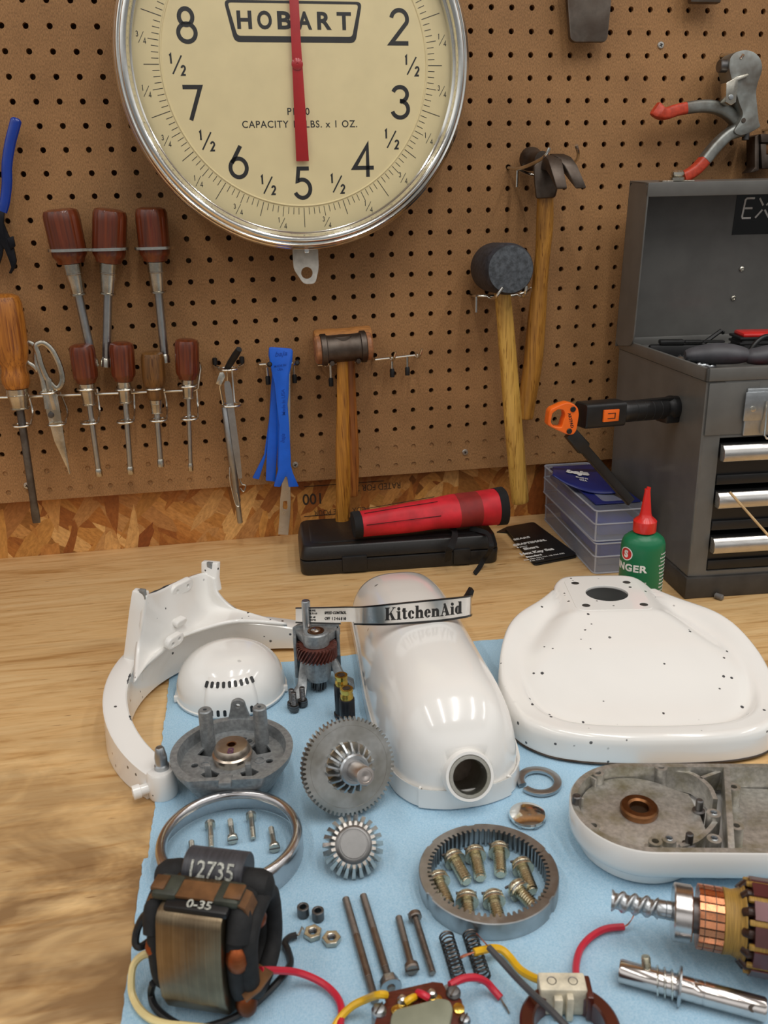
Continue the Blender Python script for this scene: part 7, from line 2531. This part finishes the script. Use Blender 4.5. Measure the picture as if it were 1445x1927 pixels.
# ---- worm gear assembly
def worm():
    P = T(600, 1296, CZ)
    t = thing('worm_gear_assembly', 'cast zinc bracket holding a brown fibre worm gear, with a steel pin on top', 'gear assembly', flat_m((P.x, P.y, CZ), -6))
    rx = .0128
    # brown helical gear
    n = 32
    rings = []
    for k in range(7):
        z = .0345 + .0125 * k / 6
        rings.append([(x, y, z) for x, y in gear2d(n, .0158, .0188, .6, .34, .42 * k / 6)])
    obj('fibre_gear', loft(rings), M['fibre'], t, sharp=25)
    obj('lower_boss', lathe([(0, .0120), (.0112, .0120), (.0122, .016), (.0122, .0330), (0, .0330)], 40), M['zinc'], t)
    obj('upper_boss', lathe([(.0120, .0475), (.0120, .0590), (.0108, .0602), (.0078, .0602), (.0076, .0596), (0, .0596)], 40), M['zinc'], t)
    b = obj('bearing', ringlathe([(.0042, .0590), (.0076, .0590), (.0074, .0608), (.0045, .0608)], 36), M['bronze'], t)
    obj('shaft_end', lathe([(.0044, .0590), (.0044, .0612), (.0030, .0622), (0, .0624)], 30, False), M['steel_bright'], t)
    # pinion below
    rings = [[(x, y, z) for x, y in gear2d(14, .0056, .0074, .6, .3, .3 * z / .012)] for z in (.0015, .006, .012)]
    obj('pinion', loft(rings), M['steel_dark'], t, sharp=25)
    # frame: rear column, top arm, splayed legs
    obj('frame_column', bevel(prism([(-.022, .0135), (-.0165, .021), (.0165, .021), (.022, .0135), (.0155, .0165), (-.0155, .0165)], .008, .0585), .0008), M['zinc'], t)
    obj('top_arm', bevel(prism([(-.0205, .0165), (-.0180, .0215), (.0190, .0215), (.0225, .0140), (.0105, -.002), (-.0115, -.002)], .0478, .0560), .0008), M['zinc'], t)
    obj('side_rib', bevel(prism([(.0185, .006), (.0215, .006), (.0215, .020), (.0185, .020)], .030, .0560), .0008), M['zinc'], t)
    obj('side_rib', bevel(prism([(-.0215, .004), (-.0185, .004), (-.0185, .020), (-.0215, .020)], .010, .0520), .0008), M['zinc'], t)
    for sx, dx, dy in ((-1, -.0185, -.0170), (1, .0265, .0020)):
        g = loft([[(sx * .012 + a, .012 + b, .030) for a, b in ((-.0035, -.004), (.0035, -.004), (.0035, .004), (-.0035, .004))],
                  [(dx * .8 + a, dy * .5 + b, .010) for a, b in ((-.0045, -.004), (.0045, -.004), (.0045, .004), (-.0045, .004))],
                  [(dx + a, dy + b, .0045) for a, b in ((-.0065, -.006), (.0065, -.006), (.0065, .006), (-.0065, .006))],
                  [(dx + a, dy + b, .0) for a, b in ((-.0070, -.0065), (.0070, -.0065), (.0070, .0065), (-.0070, .0065))]])
        f = obj('foot', bevel(g, .001), M['zinc'], t)
        obj('screw_hole', lathe([(0, .0047), (.0024, .0047), (.0026, .0044)], 20, False, False).mv(dx, dy, 0), M['iron'], f)
    obj('pin', lathe([(.0040, .050), (.0040, .0855), (.0034, .0866), (0, .0868)], 28).mv(-.0080, .0095, 0), M['steel'], t)
M['fibre'] = mat('brown_fibre', '#5e3026', .5, var=.2, scale=200, bump=.2)
worm()

# ---- motor stator
def wire(pix, r, m, parent, name, n=8, sub=6):
    pts = [T(u, v, h) for u, v, h in pix]
    return pw(name, tube(pts, r, n, smooth=sub), m, parent)
def stator():
    M['lam'] = metal('laminations', '#85765f', .36, .34, 1.0, .5, brush=(900, 12, 12), col2='#5e5040')
    M['tape'] = mat('black_friction_tape', '#1b1b1c', .78, var=.25, scale=150, bump=.5)
    M['olive'] = mat('olive_tape', '#3a3d33', .55, var=.2, scale=120, bump=.3)
    M['strap'] = mat('brown_fibre_strap', '#6d4a2b', .5, var=.2, scale=90)
    M['grey_tube'] = mat('dark_grey_sleeve', '#3d3d42', .4, var=.15, aniso=(12, 1, 1), scale=80)
    A, B = T(288, 1722, .0722), T(414, 1739, .0722)
    KS = 1.12
    ux = B - A; ux.z = 0; w = ux.length / KS; ux.normalize()
    ang = math.degrees(math.atan2(ux.y, ux.x))
    # origin under the front left top edge
    m = flat_m((A.x, A.y, CZ), ang) @ Matrix.Scale(KS, 4)
    t = thing('motor_stator', 'motor stator with laminated steel core, black taped windings and coloured lead wires', 'motor', m)
    # laminated core: profile in (y, z) extruded along x; y = 0 front top edge
    def prof(o=0.0):
        p = []
        H, D = .0625, .046
        front = [(.004, H - .000), (.0012, H - .002), (.0000, H - .006), (-.0030, .042), (-.0042, .028), (-.0034, .016), (.0010, .0055), (.0075, .0012), (.016, 0)]
        back = [(D - .016, 0), (D - .006, .003), (D, .012), (D + .002, .034), (D, .056), (D - .006, H - .002), (D - .012, H)]
        return front + back
    P = prof()
    rings = [[(x, y, z) for y, z in P] for x in (0, w)]
    core = bevel(loft(rings), .0012, 2, 50)
    obj('laminated_core', core, M['lam'], t)
    # black wrapped coil bundles on both ends of the core
    def coil(x, ry, rz, r, name='taped_winding', mm='tape'):
        pts = []
        cy, cz = .0235, .0315
        for k in range(33):
            a = 2 * PI * k / 32
            pts.append((x, cy + ry * math.copysign(abs(math.cos(a)) ** .7, math.cos(a)), cz + rz * math.copysign(abs(math.sin(a)) ** .7, math.sin(a))))
        return tube(pts[:-1], r, 14, True)
    for x in (w + .0046, -.0036):
        obj('taped_winding', coil(x, .0190, .0240, .0054 if x > 0 else .0042), M['tape'], t)
    obj('taped_winding', coil(w + .0100, .0185, .0215, .0046), M['tape'], t)
    # copper showing between the tapes
    for (x, y, z, r) in ((w + .0055, .0030, .0395, .0078), (w + .0070, .0050, .0100, .0074), (w + .0095, .022, .0470, .0062), (-.0045, .0045, .038, .0058)):
        g = lathe([(0, -r), (r * .5, -r * .85), (r * .85, -r * .5), (r, 0), (r * .85, r * .5), (r * .5, r * .85), (0, r)], 24).sc(.75, .7, 1.05).mv(x, y, z)
        obj('copper_winding', g, M['copper_wire'], t, sharp=60)
    # bobbin top in black, with a number
    top = bevel(loft([[(x, y, z) for x, y in ((.003, .0035), (w + .002, .0035), (w + .002, .018), (.003, .018))] for z in (.0610, .0650)]), .0015)
    obj('insulator', top, M['black'], t)
    obj('insulator_mark', text('0-35', .0042, .0001, 1.2, .0001).rx(12).mv(w * .62, .0068, .0655), M['silver_ink'], t, sharp=None)
    # cross strap and sleeve
    st = sweep([(-.009, .0155, .056), (-.006, .0150, .0630), (.004, .0145, .0660), (w * .6, .0145, .0660), (w + .004, .0145, .0660), (w + .0085, .0145, .0635), (w + .0105, .0145, .058)], [(-.0055, -.0006), (.0055, -.0006), (.0055, .0006), (-.0055, .0006)], up=(0, 0, 1))
    st2 = obj('fibre_strap', st, M['strap'], t)
    for x0 in (.0005, w - .0015):
        obj('olive_tape_patch', bevel(box(x0 - .0055, x0 + .0075, .0080, .0222, .0630, .0677), .002), M['olive'], t)
    obj('strap_pad', box(w - .002, w + .0065, .0100, .0195, .0675, .0686, .0005), M['strap'], t)
    obj('strap_pad', box(-.006, .001, .0105, .0195, .0665, .0686, .0005), M['strap'], t)
    # grey sleeve with stamped number
    sl = loft([[(x, .0365 + .0105 * math.cos(a), .0590 + .0105 * math.sin(a)) for a in [PI * .05 + PI * 1.9 * k / 27 for k in range(28)]] for x in (.002, w + .0005)])
    s = obj('grey_sleeve', bevel(sl, .0006, 1, 60), M['grey_tube'], t)
    tx = subdiv(text('12735', .0080, .0001, .90, .0001), 3)
    r = G(); r.f = tx.f
    for p in tx.v:
        a = math.radians(139) - p.y / .0106
        r.v.append(V((w * .53 + p.x, .0365 + (.0110 + p.z) * math.cos(a), .0590 + (.0110 + p.z) * math.sin(a))))
    obj('sleeve_number', r, M['silver_ink'], s, sharp=None)
    for x, y in ((w + .0045, .033), (-.0040, .033)):
        g = lathe([(0, -.010), (.0058, -.009), (.0082, -.005), (.0085, .003), (.007, .008), (.0035, .010), (0, .0105)], 20).ry(90 if x > 0 else 80).mv(x, y, .0555)
        obj('taped_lump', g, M['tape'], t)
    for (a, b, c, r0) in (((w + .003, .0160, .0620), (w + .0055, .010, .0565), (w + .0060, .0045, .0480), .0062), ((-.004, .0160, .0620), (-.0050, .010, .0550), (-.0045, .0050, .0460), .0052)):
        obj('taped_lead_bundle', tube([a, b, c], [r0 * .8, r0, r0 * .9], 14, smooth=5), M['tape'], t)
    obj('brown_band', sweep([(w + .0072, .0005, .020), (w + .0120, .0050, .0225), (w + .0155, .0130, .025)], [(-.0045, -.0006), (.0045, -.0006), (.0045, .0006), (-.0045, .0006)], up=(0, 0, 1)), M['strap'], t)
    # lead wires
    M['w_red'] = mat('red_wire', '#c8243a', .4, var=.05); M['w_black'] = mat('black_wire', '#18181a', .4, var=.1); M['w_cream'] = mat('cream_wire', '#ecd79a', .45, var=.05); M['w_yellow'] = mat('yellow_wire', '#e4b21c', .4, var=.06)
    M['strand'] = metal('tinned_strands', '#b9b2a6', .3, .2)
    M['strand_cu'] = metal('copper_strands', '#b0705a', .35, .2)
    wire([(490, 1826, .030), (520, 1826, .022), (560, 1830, .012), (600, 1846, .007), (628, 1868, .006), (642, 1895, .006), (640, 1930, .006), (634, 1975, .006)], .0021, M['w_red'], t, 'red_lead')
    wire([(288, 1850, .020), (284, 1870, .008), (292, 1895, .005), (320, 1920, .005), (360, 1936, .005), (405, 1928, .005), (450, 1910, .006), (490, 1880, .008), (525, 1845, .010), (546, 1815, .008), (542, 1790, .005), (536, 1775, .005), (545, 1764, .005), (558, 1760, .005)], .0021, M['w_black'], t, 'black_lead')
    for k in range(5):
        wire([(557, 1760, .005), (562, 1756 + k, .005 + .0006 * k), (565 + k * 1.1, 1750 - k, .004 + .001 * k), (568 + k, 1743 + 2 * k, .003 + .0012 * k)], .00028, M['strand'], t, 'bare_strand', 5)
    wire([(292, 1795, .022), (270, 1797, .022), (252, 1815, .018), (247, 1845, .012), (250, 1875, .006), (268, 1905, .005), (300, 1924, .005), (345, 1930, .005), (400, 1936, .005)], .0022, M['w_cream'], t, 'cream_lead')
    wire([(284, 1715, .055), (270, 1725, .050), (258, 1750, .042), (255, 1775, .036), (264, 1782, .034), (280, 1772, .034)], .0022, M['w_black'], t, 'black_loop')
M['silver_ink'] = mat('silver_stamp', '#b9bab0', .5, var=.3, scale=900)
stator()

# ---- armature
def armature():
    A, Bd = T(1150, 1699, .028), T(1445, 1752, .028)
    d = (Bd - A); d.z = 0; d.normalize()
    A.z = CZ + .0278
    m = frame(A, A + d)
    t = thing('motor_armature', 'motor armature with worm shaft, bearing, copper commutator and wound core', 'armature', m)
    # helical worm
    n = 20; L = .0265
    rings = []
    steps = 90
    for i in range(steps + 1):
        z = L * i / steps
        ph = -2 * PI * z / .0135
        ring = []
        for j in range(n):
            a = 2 * PI * j / n
            rr = .0048 + .0014 * max(-.2, math.sin(2 * (a - ph))) 
            ring.append((rr * math.cos(a), rr * math.sin(a), z))
        rings.append(ring)
    obj('worm', loft(rings), M['steel'], t, sharp=60)
    obj('shaft', lathe([(.0046, L - .001), (.0052, L), (.0052, .0305), (.0049, .0308), (.0053, .0312), (.0053, .0338), (.0049, .0341), (.0055, .0345), (.0055, .0470), (0, .0470)], 32, True, False), M['steel'], t)
    obj('rear_shaft', cyl(.0055, .128, .165, 30, .0006), M['steel'], t)
    b = obj('bearing', ringlathe([(.0058, .0352), (.0070, .0345), (.0152, .0345), (.0160, .0353), (.0160, .0440), (.0152, .0448), (.0070, .0448), (.0058, .044)], 56), M['chrome_dull'], t)
    obj('spacer_collar', cyl(.0098, .0448, .0480, 36), M['steel_dark'], t)
    # commutator with segments
    ns = 24
    seg = gear2d(ns, .0160, .0176, .88, .82)
    obj('commutator', loft([[(x, y, z) for x, y in seg] for z in (.0480, .0486, .0610)]), M['copper'], t, sharp=25)
    for z in (.0505, .0565):
        obj('commutator_groove', ringlathe([(.0170, z), (.01770, z), (.01770, z + .0004), (.0170, z + .0004)], 48), M['iron'], t)
    obj('commutator_core', cyl(.01655, .0482, .0608, 48), M['bore'], t)
    # string band
    obj('string_band', lathe([(.0172, .0610), (.0180, .0615), (.0178, .0630), (.0174, .066), (.0188, .0698), (.0212, .0718), (.0212, .0725), (0, .0725)], 48), M['string'], t)
    # wound core with slots and yellow wedges
    nslot = 12
    core = gear2d(nslot, .0222, .0262, .90, .74)
    obj('core', loft([[(x, y, z) for x, y in core] for z in (.0755, .0765, .118, .119)]), M['maroon_lac'], t, sharp=25)
    for k in range(nslot):
        a = 2 * PI * (k + .5) / nslot
        obj('slot_wedge', box(-.0016, .0016, -.0012, .0012, .0728, .1195, .0006).mv(0, .0240, 0).rz(math.degrees(a) - 90), M['string'], t)
        x, y = .0205 * math.cos(a + .26), .0205 * math.sin(a + .26)
        obj('end_winding', tube([(x * .92, y * .92, .0712), (x * 1.06, y * 1.06, .0735), (x * 1.02, y * 1.02, .0762)], .0027, 10), M['dark_wind'], t)
    obj('rear_winding', lathe([(.012, .119), (.0225, .120), (.0215, .127), (.014, .130), (0, .130)], 36), M['dark_wind'], t)
M['chrome_dull'] = metal('bearing_steel', '#aeaaa8', .22, .08)
M['string'] = mat('yellow_varnished_string', '#a8823a', .5, var=.2, scale=1.0, bump=.4, aniso=(60, 60, 2200))
M['maroon_lac'] = mat('maroon_lacquered_iron', '#5a2a2e', .28, .2, var=.2, scale=60, col2='#4a2220', coat=.3)
M['dark_wind'] = mat('dark_varnished_winding', '#3a2216', .35, var=.3, scale=200, bump=.3)
armature()

# ---- steel drive shaft with spring and pin
def drive_shaft():
    r = .0063
    A, B = T(1165, 1826, CZ + r), T(1447, 1902, CZ + r)
    d = (B - A); d.z = 0; d.normalize(); A.z = CZ + r
    m = frame(A, A + d)
    t = thing('drive_shaft', 'polished steel shaft with cross pin, loose coil and ring, bottom right', 'shaft', m)
    L = (T(1441, 1893, CZ + r) - A).length
    obj('shaft_body', lathe([(0, 0), (r * .90, 0), (r, .0010), (r, .0395), (r * .97, .0398), (r * .97, .0402), (r, .0405), (r, .0445), (r * .96, .0448), (r * .96, .0453), (r, .0456), (r, L - .001), (r * .9, L), (0, L)], 48), M['ground'], t)
    up = m.inverted().to_3x3() @ V((0, .35, .93))
    pin = frame(V((0, 0, .0155)), V((0, 0, .0155)) + up)
    obj('cross_pin', lathe([(.0026, .004), (.0026, .0112), (.0022, .0122), (0, .0123)], 24).x(pin), M['bolt'], t)
    pts = [((r + .0011) * math.cos(a), (r + .0011) * math.sin(a), .0195 + .0140 * i / 110) for i, a in enumerate([2 * PI * 3.6 * i / 110 for i in range(111)])]
    obj('coil', tube(pts, .00055, 6), M['wire'], t)
    obj('ring', ringlathe([(r + .0002, .0318), (r + .0040, .0318), (r + .0044, .0324), (r + .0040, .0334), (r + .0002, .0334)], 48), M['steel'], t)
    hole = frame(V((0, 0, L - .0085)), V((0, 0, L - .0085)) + m.inverted().to_3x3() @ V((-.25, -.75, .55)))
    obj('cross_hole', lathe([(.0019, r + .0001), (0, r + .0001)], 20, False, False).x(hole), M['iron'], t)
M['ground'] = metal('ground_shaft', '#b9b4b1', .18, .08, 200, .04)
drive_shaft()

# ---- brown speed control plate at the bottom edge
def control_plate():
    P = T(795, 1912, .020)
    m = cam_frame(T(790, 1925, .018), .05, -.52, .80)
    t = thing('speed_control_plate', 'brown phenolic speed control plate with brass contacts at the bottom edge', 'control plate', m)
    m0 = m
    inv = m.inverted()
    # plane helper: pixel to local point on the plate plane
    pn = m.to_3x3() @ V((0, 0, 1)); po = m.translation
    def L(u, v, z=0.0):
        d = ray(u, v); k = (po + pn * z - CAM_POS).dot(pn) / d.dot(pn)
        return inv @ (CAM_POS + d * k)
    out = [L(*q) for q in ((722, 1868), (814, 1847), (833, 1849), (842, 1868), (868, 1879), (884, 1940), (884, 2000), (700, 2010), (700, 1945), (712, 1898), (726, 1885))]
    obj('board', prism([(p.x, p.y) for p in out], -.0022, 0, .0004), M['phenolic'], t)
    cond = [L(*q) for q in ((738, 1913), (826, 1890), (846, 1894), (852, 1910), (846, 1940), (836, 1990), (744, 1990), (732, 1940))]
    obj('capacitor', prism(roundpoly([(p.x, p.y) for p in cond], .008, 5), .0002, .0062, .0018), M['grey_green'], t)
    for q, w in (((757, 1900), 14), ((812, 1888), -14)):
        c = L(*q)
        g = prism(rrect(-.0062, .0062, -.0030, .0030, .0026, 4), 0, .0012, .0003).rz(12).mv(c.x, c.y, .0001)
        b = obj('brass_contact', g, M['brass'], t)
        for e in (-.0036, .0036):
            obj('contact_rivet', lathe([(.0012, .0012), (.0010, .0020), (0, .0022)], 14).mv(c.x + e * .97, c.y + e * .2, 0), M['brass'], b)
    for q in ((757, 1887), (812, 1876)):
        c = L(*q)
        obj('solder_blob', lathe([(0, 0), (.0028, .0008), (.0030, .0024), (.0018, .0044), (0, .0050)], 20).mv(c.x, c.y, 0), M['solder'], t)
    for q, mm, r in (((713, 1903), 'steel', .0040), ((853, 1870), 'steel_dark', .0040), ((874, 1922), 'steel', .0032)):
        c = L(*q)
        h = obj('plate_screw', lathe([(r, -.0010), (r, .0012), (r * .7, .0026), (0, .0030)], 26).mv(c.x, c.y, 0), M[mm], t)
        obj('slot', box(-r * .9, r * .9, -.0004, .0004, .0022, .0032).rz(50).mv(c.x, c.y, 0), M['iron'], h)
    c = L(863, 1900)
    obj('brass_rivet', lathe([(.0032, 0), (.0030, .0014), (.0014, .0018), (0, .0016)], 22).mv(c.x, c.y, 0), M['brass'], t)
    # support bracket under the board so that it stands on the towel
    zb = [V((p.x, p.y)) for p in (L(700, 1900), L(880, 1880))]
    feet = []
    for q in ((712, 1900), (846, 1862)):
        a = m @ L(*q, -.0022)
        feet.append(tube([a, V((a.x, a.y, CZ))], .0038, 12))
    for f in feet: pw('standoff', f, M['zinc'], t)
    # wires
    wl = lambda pts: [inv @ T(*q) for q in pts]
    obj('yellow_lead', tube([L(726, 1872, .004), L(712, 1872, .006)] + wl([(690, 1880, .014), (665, 1892, .010), (645, 1910, .007), (630, 1932, .005), (618, 1965, .005)]), .0021, 8, smooth=5), M['w_yellow'], t)
    obj('red_lead', tube([L(846, 1854, .001)] + wl([(870, 1842, .020), (895, 1840, .016), (915, 1848, .010), (928, 1862, .006), (942, 1878, .004)]), .0021, 8, smooth=5), M['w_red'], t)
    for k in range(4):
        obj('bare_strand', tube(wl([(941, 1877, .004), (948, 1888 + k, .003), (954 + k * .5, 1898 + k, .0025 + .0003 * k), (957 + k * .6, 1907, .0025)]), .0003, 5, smooth=3), M['strand'], t)
    obj('red_jumper', tube([L(806, 1878, .0035), L(796, 1872, .0045), L(786, 1868, .002)], .0020, 8, smooth=4), M['w_red'], t)
    obj('yellow_jumper', tube([L(763, 1886, .0035), L(772, 1880, .0045), L(780, 1876, .002)], .0019, 8, smooth=4), M['w_yellow'], t)
M['phenolic'] = mat('brown_phenolic', '#5d2413', .38, var=.2, scale=1.0, aniso=(120, 900, 120), coat=.2)
M['grey_green'] = mat('grey_green_capacitor', '#888a76', .5, var=.08)
M['solder'] = metal('solder', '#c7c5c2', .22, .1)
control_plate()

# ---- brown brush ring at the bottom edge
def brush_ring():
    c = T(1072, 1935, .012)
    m = flat_m((c.x, c.y, CZ), -12)
    t = thing('governor_ring', 'brown phenolic ring with white ceramic block and lead wires, bottom edge', 'ring', m)
    R0, R1 = .0185, .0262
    obj('ring_body', ringlathe([(R0, .0005), (R1 - .001, .0005), (R1, .0015), (R1, .0120), (R1 - .0012, .0132), (R0 + .0010, .0132), (R0, .0122)], 72), M['phenolic2'], t)
    blk = box(-.0135, .0120, .0155, .0275, .0005, .0185, .0012)
    b = obj('ceramic_block', blk, M['ceramic'], t)
    obj('ceramic_rib', box(.0005, .0042, .0115, .0160, .0005, .0165, .0008), M['ceramic'], b)
    obj('ceramic_rib', box(-.0062, -.0015, .0120, .0160, .0005, .0150, .0008), M['ceramic'], b)
    for x in (-.0065, .0050):
        obj('block_screw', lathe([(.0026, .0183), (.0026, .0188), (.0020, .0184), (0, .0184)], 22).mv(x, .0215, 0), M['steel_dark'], b)
    obj('brown_cheek', box(.0112, .0150, .0120, .0270, .0005, .0170, .001), M['phenolic2'], t)
    inv = m.inverted()
    wl = lambda pts: [inv @ T(*q) for q in pts]
    obj('yellow_lead', tube(wl([(1022, 1846, .014), (1000, 1838, .010), (978, 1824, .007), (960, 1802, .006), (945, 1788, .0075), (928, 1784, .0095), (908, 1788, .0115), (892, 1792, .0120)]), .0023, 8, smooth=5), M['w_yellow'], t)
    obj('red_lead', tube(wl([(1084, 1838, .014), (1084, 1815, .010), (1092, 1786, .006), (1112, 1763, .005), (1140, 1748, .005), (1174, 1744, .005)]), .0021, 8, smooth=5), M['w_red'], t)
    obj('grey_lead', tube(wl([(920, 1783, .0165), (940, 1805, .0165), (970, 1838, .017), (1000, 1868, .020), (1035, 1900, .022), (1062, 1928, .022), (1090, 1955, .020)]), .0019, 8, smooth=5), M['w_grey'], t)
    for k in range(4):
        obj('bare_strand', tube(wl([(893, 1792, .012), (882, 1794 + k, .011), (872, 1797 + k * 1.5, .010), (865 + k, 1801 + k, .009)]), .0003, 5, smooth=3), M['strand_cu'], t)
        obj('bare_strand', tube(wl([(1173, 1744, .005), (1181, 1739 + k * .6, .006), (1188, 1731, .008 + .0004 * k), (1192 + k * .5, 1722, .010)]), .0003, 5, smooth=3), M['strand_cu'], t)
        obj('bare_strand', tube(wl([(921, 1784, .0165), (914, 1775 + k * .5, .0155), (905, 1766, .0150 + .0003 * k), (896 + k * .6, 1757, .0150)]), .0003, 5, smooth=3), M['strand_cu'], t)
M['phenolic2'] = mat('dark_brown_phenolic', '#4f2014', .3, var=.15, scale=40, coat=.3)
M['ceramic'] = mat('dirty_white_ceramic', '#d8cfb8', .5, var=.15, scale=120, bump=.15)
M['w_grey'] = mat('dark_grey_wire', '#4b4b4d', .45, var=.1)
brush_ring()
